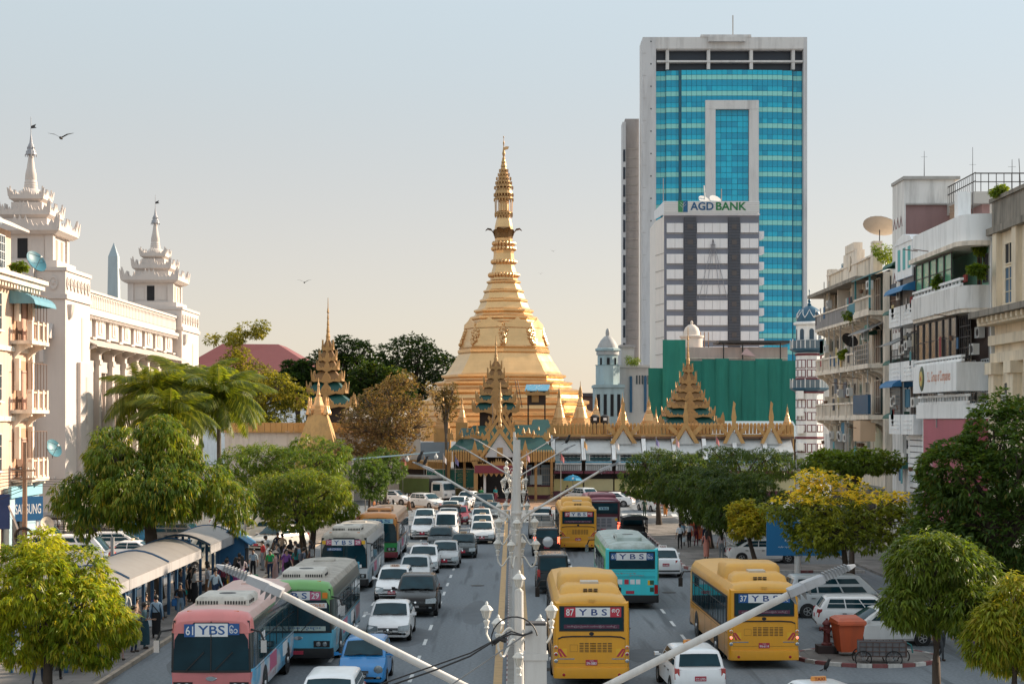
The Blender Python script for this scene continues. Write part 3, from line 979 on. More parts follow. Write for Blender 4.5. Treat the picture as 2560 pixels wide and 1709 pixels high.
for X in(-6.55,-3.4,3.5,6.85):
 q=MB()
 y=41.0+(.8 if X<0 else 2.2)
 while y<150:
  yy=y+random.uniform(-.06,.06)
  q.quad((X-.065,yy,.010),(X+.065,yy,.010),(X+.065,yy+1.75,.010),(X-.065,yy+1.75,.010))
  y+=4.6
 q.build('road_marking',[ROADW],kind='structure')
for i,(x,y)in enumerate(((-5.0,61.5),(4.6,70.0),(-1.8,88.0),(7.9,84.5),(-5.2,112.0),(1.2,58.5))):
 MB().lathe([(.36,.0),(.36,.012),(.30,.014),(.29,.010),(.05,.012)],18,(x,y,.004)).build('manhole_cover',[mat('cast_iron',(.05,.048,.045),.7,.3,.2,8,.2)],kind='structure')
for i,(x,y,w_,l_)in enumerate(((-4.2,67.5,1.1,3.4),(5.4,62.0,1.6,2.2),(-1.6,76.0,.8,5.0),(2.4,69,1.3,1.9),(11.6,54.5,2.2,1.4),(-11.3,61,1.2,4.5),(8.2,99,1.4,3.2))):
 g=MB();pts=[(x+w_*math.cos(2*PI*k/14)*random.uniform(.75,1),y+l_*math.sin(2*PI*k/14)*random.uniform(.75,1),.0075)for k in range(14)]
 g.add(pts,[tuple(range(14))]);g.build('road_patch',[mat('tar_patch',(.095,.11,.125),.75,0,.3,1.5,.1,.4,(.12,.13,.14),streak=False)],kind='structure')
q=MB()
for k in range(9):
 q.quad((7.2+k*.9,150.5,.014),(7.7+k*.9,150.5,.014),(7.9+k*.9,154.5,.014),(7.4+k*.9,154.5,.014))
q.build('road_marking',[ROADW],kind='structure')
q=MB();q.quad((-14,162,.012),(9,162,.012),(9,186,.012),(-14,186,.012))
q.build('forecourt',[mat('ochre_forecourt',(.33,.20,.12),.85,0,.2,.6,.05,.4,streak=False)],kind='structure')
# ------------------------------------------------------------------ buildings
WHITEW=mat('whitewash',(.63,.565,.52),.8,0,.05,.5,.08,.14,(.30,.27,.25))
WHITEW2=mat('whitewash_trim',(.60,.54,.50),.8,0,.06,.8,.1,.25,(.28,.26,.25))
CREAM=mat('cream_plaster',(.76,.67,.55),.85,0,.12,.6,.1,.8,(.13,.11,.09))
CREAM2=mat('cream_trim',(.80,.71,.60),.85,0,.1,.8,.1,.7,(.14,.12,.10))
PEACH=mat('peach_plaster',(.70,.50,.38),.85,0,.07,.6,.1,.4,(.22,.16,.12))
BUFF=mat('buff_plaster',(.82,.70,.53),.85,0,.08,.6,.1,.5,(.20,.17,.13))
GREYW=mat('grey_white_plaster',(.76,.75,.73),.8,0,.08,.6,.1,.6,(.18,.17,.16))
WHITEB=mat('white_plaster',(.86,.87,.87),.7,0,.05,.8,.08,.42,(.28,.29,.29))
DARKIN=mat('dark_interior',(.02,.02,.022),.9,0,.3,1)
WINB=mat('window_glass_blue',(.03,.06,.085),.08,0,.3,1,spec=.9)
STAIN=mat('stained_concrete',(.28,.25,.21),.9,0,.3,1.2,.2,.8,(.04,.04,.035))
CONC=mat('concrete',(.42,.41,.39),.85,0,.12,.5,.12,.5,(.14,.13,.12))
IRON=mat('dark_iron',(.05,.045,.045),.6,0,.2,4)
RUST=mat('rusty_iron',(.16,.085,.05),.75,0,.35,4,.1)
TEAL=mat('teal_cloth',(.03,.17,.17),.7,0,.15,2,0,.2)
BLUEA=mat('blue_awning',(.02,.16,.36),.55,0,.15,2,0,.2)
GREENA=mat('green_awning',(.02,.11,.08),.6,0,.15,2,0,.2)
SHUT_G=mat('green_shutter',(.03,.11,.085),.7,0,.2,3,0,.3)
SHUT_B=mat('brown_shutter',(.14,.075,.045),.7,0,.2,3,0,.3)
TIN=mat('tin_sheet',(.30,.30,.30),.5,.4,.2,2,0,.5)
ACW=mat('air_con_white',(.62,.62,.60),.5,0,.08,3,0,.3)
class Fac:

 def __init__(self,name,label,X,Y0,s,cat='building'):
  self.s=s
  self.root=thing(name,label,cat,(X,Y0,0))
 def mb(self):
  m=MB()
  s=self.s
  def b(u0,u1,o0,o1,z0,z1,mi=0):
   x0,x1=sorted((s*o0,s*o1))
   return MB.box(m,x0,x1,u0,u1,z0,z1,mi)
  m.b=b
  m.P=lambda u,o,z:(s*o,u,z)
  return m
 def box(self,name,M,u0,u1,o0,o1,z0,z1,parent=None):
  m=self.mb();m.b(u0,u1,o0,o1,z0,z1)
  return m.build(name,[M],parent or self.root)
 def window(self,u0,u1,z0,z1,o,fm,nx=2,nz=3,glass=WINB,name='window',sill=None,t=.06,parent=None):
  m=self.mb()
  for a,b in((u0,u0+t),(u1-t,u1)):
   m.b(a,b,o,o+.07,z0,z1)
  for a,b in((z0,z0+t),(z1-t,z1)):
   m.b(u0+t,u1-t,o,o+.07,a,b)
  for k in range(1,nx):
   u=u0+(u1-u0)*k/nx
   m.b(u-t*.35,u+t*.35,o+.01,o+.055,z0+t,z1-t)
  for k in range(1,nz):
   z=z0+(z1-z0)*k/nz
   m.b(u0+t,u1-t,o+.012,o+.05,z-t*.3,z+t*.3)
  w=m.build(name,[fm],parent or self.root)
  self.box('pane',glass,u0+t*.5,u1-t*.5,o-.03,o+.015,z0+t*.5,z1-t*.5,w)
  if sill:
   self.box('sill',sill,u0-.1,u1+.1,o+.0,o+.18,z0-.1,z0-.003,w)
  return w
 def balustrade(self,u0,u1,o,z0,h,M,n=None,name='balustrade',side=.0,tap=True,parent=None,w=.16):
  m=self.mb()
  m.b(u0,u1,o-w,o,z0,z0+.14)
  m.b(u0-.03,u1+.03,o-w-.02,o+.03,z0+h-.13,z0+h)
  n=n or max(3,int((u1-u0)/.3))
  for k in range(n):
   u=u0+(u1-u0)*(k+.5)/n
   m.b(u-.06,u+.06,o-w*.8,o-w*.2,z0+.14,z0+h-.13)
  return m.build(name,[M],parent or self.root,kind='stuff')
 def corbel(self,u,z,d,h,M,w=.28,parent=None):

  m=self.mb()
  pts=[(0,z),(d,z),(d,z-.18)]
  for k in range(6):
   a=k/5*PI/2
   pts.append((d*.9*(1-math.sin(a)),z-.2-(h-.2)*(1-math.cos(a))**.8))
  m.prism([(self.s*p[0],p[1])for p in pts],'y',u-w/2,u+w/2)
  return m.build('corbel',[M],parent or self.root)
 def awning(self,u0,u1,z,d,drop,M,o=0,n=5,name='awning',thick=.05):
  m=self.mb()
  top,bot=[],[]
  for k in range(n+1):
   a=k/n*PI/2
   top.append((o+d*math.sin(a),z-drop*(1-math.cos(a))))
  poly=top+[(p[0],p[1]-thick)for p in reversed(top)]
  m.prism([(self.s*p[0],p[1])for p in poly],'y',u0,u1)
  for u in(u0,u1):
   m.prism([(self.s*p[0],p[1])for p in top+[(o,z-drop)]],'y',u-.015,u+.015)
  return m.build(name,[M],self.root)
 def slope(self,u0,u1,o0,z0,o1,z1,M,name='canopy',t=.07):
  m=self.mb()
  m.prism([(self.s*o0,z0),(self.s*o1,z1),(self.s*o1,z1-t),(self.s*o0,z0-t)],'y',u0,u1)
  return m.build(name,[M],self.root)
 def aircon(self,u,z,o):
  w=self.box('air_conditioner',ACW,u-.42,u+.42,o+.02,o+.34,z,z+.58)
  f=MB().lathe([(.2,0),(.19,.01)],14)
  s=self.s
  f.v=[(s*(o+.345+v[2]),u-.12+v[0],z+.29+v[1])for v in f.v]
  f.build('fan_grille',[IRON],w)
  return w
 def bars(self,u0,u1,z0,z1,o,M,nu=8,nz=3,t=.025,name='window_grille',lean=0):
  m=self.mb()
  for k in range(nu+1):
   u=u0+(u1-u0)*k/nu
   m.b(u-t/2,u+t/2,o,o+t,z0,z1)
  for k in range(nz+1):
   z=z0+(z1-z0)*k/nz
   m.b(u0,u1,o+.002,o+t-.002,z-t/2,z+t/2)
  return m.build(name,[M],self.root,kind='stuff')
def crest(mb,x0,x1,z,h,axis,at,th=.12,n=9,mid=1.6,corner=1.9):

 pts=[(x0,z)]
 L_=x1-x0
 for i in range(n):
  t=(i+.5)/n
  c=abs(t-.5)*2
  hh=h*(.55+.25*(i%2))
  if c<.16:
   hh=h*mid
  elif c<.34:
   hh=h*(mid*.62)
  if c>.86:
   hh=h*corner
  elif c>.7:
   hh=h*corner*.6
  pts.append((x0+L_*(t-.42/n),z+hh*.5))
  pts.append((x0+L_*(t+(0.1 if t>.5 else-.1)/n),z+hh))
  pts.append((x0+L_*(t+.42/n),z+hh*.5))
 pts.append((x1,z))
 mb.prism(pts,axis,at-th/2,at+th/2)
def slab(mb,cx,cy,hw,z0,z1,flare=0.0):
 mb.loft([[(cx-hw+flare,cy-hw+flare,z0),(cx+hw-flare,cy-hw+flare,z0),(cx+hw-flare,cy+hw-flare,z0),(cx-hw+flare,cy+hw-flare,z0)],
[(cx-hw,cy-hw,z0+(z1-z0)*.6),(cx+hw,cy-hw,z0+(z1-z0)*.6),(cx+hw,cy+hw,z0+(z1-z0)*.6),(cx-hw,cy+hw,z0+(z1-z0)*.6)],
[(cx-hw,cy-hw,z1),(cx+hw,cy-hw,z1),(cx+hw,cy+hw,z1),(cx-hw,cy+hw,z1)]])
def cupola(parent,cx,cy,z0):

 M,T=WHITEW,WHITEW2
 MB().box(cx-2.75,cx+2.75,cy-2.75,cy+2.75,z0,z0+.75).build('turret_base',[M],parent)
 MB().box(cx-2.2,cx+2.2,cy-2.2,cy+2.2,z0+.75,z0+2.75).build('turret_storey',[M],parent)
 for sx in(-1,1):
  for sy in(-1,1):
   MB().box(cx+sx*2.05-.3,cx+sx*2.05+.3,cy+sy*2.05-.3,cy+sy*2.05+.3,z0+.752,z0+2.74).build('corner_pilaster',[T],parent)
 d=MB().box(cx-.38,cx+.38,cy-2.26,cy-2.203,z0+.95,z0+2.45)
 d.build('turret_door',[DARKIN],parent)
 for sgn in(-1,1):
  MB().box(cx+sgn*1.15-.5,cx+sgn*1.15+.5,cy-2.24,cy-2.203,z0+1.0,z0+2.35).build('wall_panel',[T],parent)
  MB().box(cx+2.203,cx+2.23,cy+sgn*.72-.3,cy+sgn*.72+.3,z0+.95,z0+2.45).build('turret_window',[mat('shade_recess',(.40,.33,.28),.9)],parent)
 z=z0+2.75
 for i,(hw,wall,hc)in enumerate(((2.95,1.72,.62),(2.0,1.18,.55),(1.32,.0,.42))):
  s_=MB();slab(s_,cx,cy,hw,z,z+.42,.35)
  s_.build('cornice',[T],parent)
  c_=MB()
  for sy in(-1,1):
   crest(c_,cx-hw,cx+hw,z+.42,hc,'y',cy+sy*(hw-.08),n=15)
  for sx in(-1,1):
   crest(c_,cy-hw,cy+hw,z+.42,hc,'x',cx+sx*(hw-.08),n=15)
  for sx in(-1,1):
   for sy in(-1,1):
    c_.loft([[(cx+sx*(hw-.3),cy+sy*(hw-.02),z+.42),(cx+sx*(hw-.02),cy+sy*(hw-.3),z+.42),(cx+sx*(hw+.05),cy+sy*(hw+.05),z+.42)],
[(cx+sx*(hw+.02),cy+sy*(hw+.1),z+.42+hc*1.5),(cx+sx*(hw+.1),cy+sy*(hw+.02),z+.42+hc*1.5),(cx+sx*(hw+.12),cy+sy*(hw+.12),z+.42+hc*1.6)]])
  co=c_.build('flame_crest',[T],parent,kind='stuff')
  if wall:
   MB().box(cx-wall,cx+wall,cy-wall,cy+wall,z+.42,z+1.12+.18).build('tier_wall',[M],parent)
   z+=1.12+.18
  else:
   z+=.42
 dm=MB().lathe([(.98,0),(.98,.12),(.9,.42),(.66,.66),(.52,.72),(.54,.80),(.50,.95),(.52,1.0),(.48,1.15),(.50,1.2),(.44,1.42),(.46,1.48),(.43,1.75),(.44,1.8),(.33,2.3),(.22,3.0),(.17,3.35)],12,(cx,cy,z))
 dm.build('spire',[WHITEW2],parent,smooth=30)
 h=MB().lathe([(.17,3.3),(.42,3.38),(.40,3.5),(.33,3.7),(.28,3.75),(.22,4.1),(.12,4.3),(.07,4.7),(.03,5.0),(.02,6.3)],10,(cx,cy,z))
 for k in range(10):
  a=2*PI*k/10
  for zz,r in((3.36,.44),(3.62,.36),(3.95,.27)):
   h.cbox((cx+r*math.cos(a),cy+r*math.sin(a),z+zz-.06),(.05,.05,.16))
 ho=h.build('umbrella_finial',[mat('weathered_finial',(.35,.35,.37),.6,.3,.2,4)],parent)
 MB().prism([(cx+.02,z+5.6),(cx+.4,z+5.75),(cx+.3,z+5.55),(cx+.45,z+5.45),(cx+.02,z+5.4)],'y',cy-.015,cy+.015).build('weather_vane',[IRON],ho)
def city_hall():
 F=Fac('city_hall','long white city hall with two tiered turrets behind the palms',-34.2,126.0,1)
 r=F.root
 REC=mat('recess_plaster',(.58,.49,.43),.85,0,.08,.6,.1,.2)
 for u0,u1 in((0.0,7.4),(44.4,53.6)):
  F.box('corner_block',WHITEW,u0,u1,-9,.7,0,20.0)
  F.box('block_cornice',WHITEW2,u0-.12,u1+.12,-9.1,.85,17.75,18.1)
  F.box('block_coping',WHITEW2,u0-.1,u1+.1,-9.08,.82,19.85,20.12)
  F.box('base_course',mat('grey_base',(.45,.43,.44),.85,0,.1,1),u0-.06,u1+.06,-9.06,.76,1.1,1.75)
  for k in range(7):
   u=u0+.6+k*(u1-u0-1.2)/6
   t=MB().lathe([(.30,0),(.34,.09),(.24,.1),(.2,.05),(.12,.05),(.08,.12)],12)
   t.v=[(.70+v[2],u+v[0],18.95+v[1]*1.5)for v in t.v]
   t.build('scroll_relief',[WHITEW2],r)
  for k in range(6):
   x=-.2-k*.95
   t=MB().lathe([(.30,0),(.36,.09),(.26,.1),(.2,.05),(.12,.05),(.08,.12)],12)
   t.v=[(x+v[0],u0-.0-v[2],18.95+v[1]*1.5)for v in t.v]
   t.build('scroll_relief',[WHITEW2],r)
  cw=(u0+u1)/2
  F.box('slit_window',REC,cw+1.0,cw+1.5,.705,.73,13.2,16.6)
  F.box('buttress',WHITEW2,cw-.4,u1-.2,.7,1.0,0,13.1)
  F.box('slit_window',REC,cw+1.2,cw+1.7,1.002,1.03,8.4,12.0)
  F.box('slit_window',REC,cw+1.2,cw+1.7,1.002,1.03,3.4,6.6)
  cb=MB();cb.lathe([(.05,-.8),(.3,-.6),(.42,-.1),(.5,.35),(.2,.4)],8)
  cb.v=[(.7+max(0,v[0])*.9,u0+1.0+v[1],17.0+v[2])for v in cb.v]
  cb.build('bracket_relief',[WHITEW2],r,smooth=40)
 F.box('north_pier',WHITEW,-.55,0,-3.4,-1.55,0,17.7)
 F.box('pier_frieze',WHITEW2,-.7,-.05,-3.5,-1.5,17.76,20.0)
 for k in range(3):
  t=MB().lathe([(.24,0),(.3,.09),(.2,.1),(.12,.05),(.08,.12)],12)
  t.v=[(-3.1+k*.6+v[0],-.70-v[2],18.9+v[1]*1.6)for v in t.v]
  t.build('scroll_relief',[WHITEW2],r)
 F.box('far_wing',WHITEW,-.1,6,-26,-9,0,17.7)
 e=MB();e.loft([[(-4.2,-1.1,14.9),(-.2,-1.1,14.9),(-.2,.0,15.9),(-4.2,.0,15.9)],[(-4.2,-1.1,14.75),(-.2,-1.1,14.75),(-.2,.0,14.8),(-4.2,.0,14.8)]])
 e.build('eave',[mat('eave_tiles',(.55,.50,.47),.85,0,.15,2,.2,.4)],r)
 for x in(-3.0,-1.9,-.9):
  MB().prism([(-.56,14.75),(-1.05,14.75),(-1.0,14.4),(-.75,14.0),(-.74,13.0),(-.56,12.8)],'x',x-.14,x+.14).build('eave_bracket',[WHITEW2],r)
 F.balustrade(-.6,-.2,0,4.3,.1,WHITEW2)
 bl=MB()
 for k in range(9):
  bl.box(-4.4+k*.42,-4.34+k*.42,-.66,-.6,4.3,5.0)
 bl.box(-4.5,-.6,-.68,-.58,5.0,5.14);bl.box(-4.5,-.6,-.68,-.58,4.16,4.3)
 bl.build('relief_band',[WHITEW2],r,kind='stuff')
 F.box('base_course',WHITEW2,-.62,-.56,-3.42,-1.53,.2,1.1)
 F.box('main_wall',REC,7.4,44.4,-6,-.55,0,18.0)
 F.box('lower_wall',WHITEW,7.4,44.4,-.55,.0,0,4.4)
 F.box('parapet',WHITEW,7.4,44.4,-.55,.12,17.3,19.0)
 F.box('parapet_coping',WHITEW2,7.4,44.4,-.6,.25,18.95,19.15)
 F.box('cornice',WHITEW2,7.4,44.4,-.5,.45,17.1,17.4)
 pa=F.mb()
 for k in range(62):
  u=7.7+k*.59
  pa.prism([(u-.22,17.75),(u+.22,17.75),(u+.22,18.35),(u,18.8),(u-.22,18.35)],'x',.122,.20)
 pa.v=[(v[0],v[1],v[2])for v in pa.v]
 pa.build('parapet_arches',[WHITEW2],r,kind='stuff')
 dn=F.mb()
 for k in range(80):
  u=7.6+k*.46
  dn.b(u,u+.2,.12,.36,16.85,17.08)
 dn.build('dentils',[WHITEW2],r,kind='stuff')
 nb=8
 bw=37.0/nb
 for k in range(nb):
  a=7.4+k*bw
  F.box('pier',WHITEW,a,a+bw-1.25,-.55,.0,15.4,17.1)
  F.box('pier_panel',WHITEW2,a+.9,a+bw-2.2,.003,.08,15.7,16.9)
  pr=MB().lathe([(.35,0),(.3,.06),(.1,.1)],10,sx=1,sy=1)
  pr.v=[(.08+v[2],a+(bw-1.25)/2+v[0]*.8,16.3+v[1]*1.5)for v in pr.v]
  pr.build('pier_relief',[WHITEW2],r)
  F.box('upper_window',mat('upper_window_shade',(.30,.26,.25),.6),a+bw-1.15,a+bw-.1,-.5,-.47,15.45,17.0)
  F.box('upper_sill',WHITEW2,a+bw-1.3,a+bw-.0-.02,-.5,.12,15.25,15.42)
  F.slope(a+.03,a+bw-.03,-.1,15.25,1.25,14.62,mat('pent_tiles',(.50,.44,.40),.85,0,.2,2,.2,.4),'pent_roof',.1)
  F.box('pilaster',WHITEW,a-.02,a+.75,-.5,.28,4.4,14.2)
  F.box('pilaster',WHITEW,a+.95,a+1.35,-.5,.1,4.4,13.6)
  F.box('capital',WHITEW2,a-.1,a+.83,-.5,.38,13.2,13.6)
  F.corbel(a+.36,14.6,1.1,1.3,WHITEW2,.34)
  F.box('frieze_block',WHITEW2,a+.83,a+bw-.14,-.53,-.1,12.6,13.5)
  c0,c1=a+2.0,a+bw-.55
  ww=(c1-c0)/2
  cu=(c0+c1)/2
  arch=[(cu-ww,4.6),(cu+ww,4.6)]+[(cu+ww*math.cos(t),9.6+ww*1.7*math.sin(t))for t in[PI*i/10 for i in range(11)]]
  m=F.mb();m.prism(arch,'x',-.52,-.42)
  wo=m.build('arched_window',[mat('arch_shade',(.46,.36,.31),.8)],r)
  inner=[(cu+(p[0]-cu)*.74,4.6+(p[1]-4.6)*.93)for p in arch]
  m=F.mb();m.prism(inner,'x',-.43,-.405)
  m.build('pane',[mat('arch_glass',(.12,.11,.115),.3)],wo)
  for z in(6.2,7.8,9.4):
   F.box('glazing_bar',WHITEW2,cu-ww*.74,cu+ww*.74,-.404,-.37,z,z+.1,wo)
  sr=F.mb()
  for sgn in(-1,1):
   sr.b(*sorted((cu+sgn*(ww+.02),cu+sgn*(ww+.24))),-.53,-.2,4.4,12.55)
  sr.build('window_surround',[WHITEW2],r,kind='stuff')
 F.box('lower_cornice',WHITEW2,7.4,44.4,-.3,.2,4.3,4.62)
 for u in(3.9,49.2):
  cupola(r,-3.0,u,20.0)
 return F
city_hall()
ob=thing('obelisk','tall pale stone obelisk rising far behind the white city hall','monument',(-78.2,330,0))
MB().loft([[(-1.5,-1.5,0),(1.5,-1.5,0),(1.5,1.5,0),(-1.5,1.5,0)],[(-.92,-.92,40.6),(.92,-.92,40.6),(.92,.92,40.6),(-.92,.92,40.6)]]).build('shaft',[mat('obelisk_stone',(.42,.48,.50),.6,0,.08,.2,0,.2)],ob)
MB().loft([[(-.92,-.92,40.6),(.92,-.92,40.6),(.92,.92,40.6),(-.92,.92,40.6)],[(-.02,-.02,43.4),(.02,-.02,43.4),(.02,.02,43.4),(-.02,.02,43.4)]]).build('tip',[mat('obelisk_tip',(.35,.42,.45),.5,0,.08,.2)],ob)
rh=thing('red_roofed_building','white building with a wide maroon hipped roof behind the trees','building',(-49.3,330,-6.6))
MB().box(-15,11,0,30,0,20.5).build('wall',[WHITEB],rh)
MB().loft([[(-17,-2,24.5),(13,-2,24.0),(13,32,24.0),(-17,32,24.5)],[(-9,8,30.5),(2,10,30.5),(2,22,30.5),(-9,22,30.5)]]).build('roof',[mat('maroon_roof',(.20,.055,.055),.7,0,.1,1)],rh)
MB().box(-16.5,12.5,-1.6,31.6,23.2,24.0).build('eave',[WHITEB],rh)
MB().loft([[(-16,-1.2,20.5),(12,-1.2,20.5),(12,31,20.5),(-16,31,20.5)],[(-15,.2,23.2),(11,.2,23.2),(11,30,23.2),(-15,30,23.2)]]).build('lower_roof',[mat('brown_tin',(.34,.20,.15),.7,0,.2,1)],rh)
for k in range(6):
 w_=MB().box(-3+k*2.4,-1.6+k*2.4,-.05,-.003,18.4,19.8).build('window',[WINB],rh)
# ------------------------------------------------------------------ left street building (peach)
def left_peach():
 F=Fac('peach_apartment_house','peach colonial apartment house with small balconies at left edge',-31.0,88.0,1)
 r=F.root
 U=20.6
 F.box('wall',PEACH,0,U,-9,0,0,17.0)
 F.box('cornice',CREAM2,-.2,U+.25,-9,.75,17.0,17.35)
 F.box('cornice_upper',CREAM2,-.2,U+.35,-9,.95,17.35,17.6)
 m=F.mb()
 for k in range(34):
  m.b(.2+k*.6,.45+k*.6,0,.6,16.72,16.99)
 m.build('dentils',[CREAM2],r,kind='stuff')
 F.box('string_course',CREAM2,-.1,U+.1,-9,.18,12.9,13.2)
 F.box('string_course',CREAM2,-.1,U+.1,-9,.18,8.6,8.9)
 F.box('penthouse',PEACH,8,18.6,-8,-.8,17.6,20.6)
 F.slope(7.6,19.4,-1.0,21.3,.15,20.75,mat('penthouse_roof',(.62,.56,.50),.8,0,.15,2,0,.4),'penthouse_roof',.14)
 for u in(13.2,15.6):
  F.window(u,u+1.6,18.1,20.2,-.79,WHITEB,4,4)
 for zf,has in((13.6,1),(9.3,2),(5.05,3)):
  for ub in(5.0,16.1):
   u0,u1=ub,ub+3.6
   F.box('balcony_slab',CREAM2,u0-.15,u1+.15,0,1.3,zf-.22,zf)
   F.balustrade(u0,u1,1.2,zf,1.15,PEACH,n=8)
   for uu in(u0-.02,u0+1.2,u0+2.4,u1-.28):
    F.box('balcony_pier',CREAM2,uu,uu+.3,.95,1.28,zf+.003,zf+1.25)
   for uu in(u0+.35,u1-.35):
    F.corbel(uu,zf-.22,1.15,1.3,CREAM2,.26)
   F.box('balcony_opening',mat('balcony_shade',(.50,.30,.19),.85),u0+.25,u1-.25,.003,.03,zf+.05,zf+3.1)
   F.box('column',CREAM2,u1-.5,u1-.18,.1,.42,zf+1.2,zf+3.2)
   F.box('column',CREAM2,u0+.18,u0+.5,.1,.42,zf+1.2,zf+3.2)
   F.box('door',SHUT_B,u0+.8,u0+1.9,.032,.07,zf+.05,zf+2.5)
   F.box('door',mat('pink_curtain',(.55,.34,.26),.9),u0+2.05,u0+2.9,.032,.07,zf+.05,zf+2.5)
   F.bars(u0+.1,u1-.1,zf+1.2,zf+2.9,1.18,RUST,5,1,.035)
  for u in(1.0,10.2,12.6):
   F.window(u,u+1.3,zf+.5,zf+2.8,.01,CREAM2,2,3,sill=CREAM2)
 F.awning(15.6,20.4,17.0-.35,1.6,.8,mat('blue_tin_awning',(.12,.30,.38),.5,.1,.15,2,0,.3))
 F.box('end_pilaster',CREAM2,U-.5,U+.06,-.3,.14,8.9,16.7)
 for z in(10.0,14.2):
  F.box('end_window',WINB,U+.003,U+.03,-4,-2.8,z,z+1.8)
 F.box('shop_wall',mat('pale_blue_shop',(.34,.48,.55),.7,0,.1,1,0,.2),14.4,U+.3,0,.35,.15,4.5)
 F.box('shop_fascia',mat('aqua_fascia',(.25,.50,.60),.5,0,.05,1),14.2,U+.35,.35,.55,3.9,4.6)
 F.box('shop_column',WHITEB,U+.0,U+.25,.35,.6,.15,2.7)
 F.box('shop_door',DARKIN,15.0,17.6,.353,.38,.2,2.6)
 return F
LP=left_peach()
sg=thing('shop_sign','blue shop sign reading SAMSUNG in white at left','sign',(-30.2,104.2,0),R(44))
MB().box(-.9,1.15,-.12,.12,2.42,3.92).build('sign_box',[mat('sign_blue',(.008,.10,.25),.45,0,.06,2)],sg)
m=MB();letters(m,'SAMSUNG',.14,3.16,1.75,.62,-.124,bold=.012);m.build('lettering',[WHITE],sg)
MB().box(-.12,.02,-.06,.06,.14,2.42).build('post',[WHITEB],sg)
MB().box(.75,.89,-.06,.06,.14,2.42).build('post',[WHITEB],sg)
sg=thing('shop_sign','dark navy shop board behind the wooden utility pole','sign',(-30.15,101.6,0),R(35))
MB().box(-1.1,-.25,-.1,.1,2.1,4.2).build('sign_box',[mat('sign_navy',(.01,.03,.12),.45,0,.06,2)],sg)
MB().box(-.75,-.62,-.05,.05,.14,2.1).build('post',[IRON],sg)
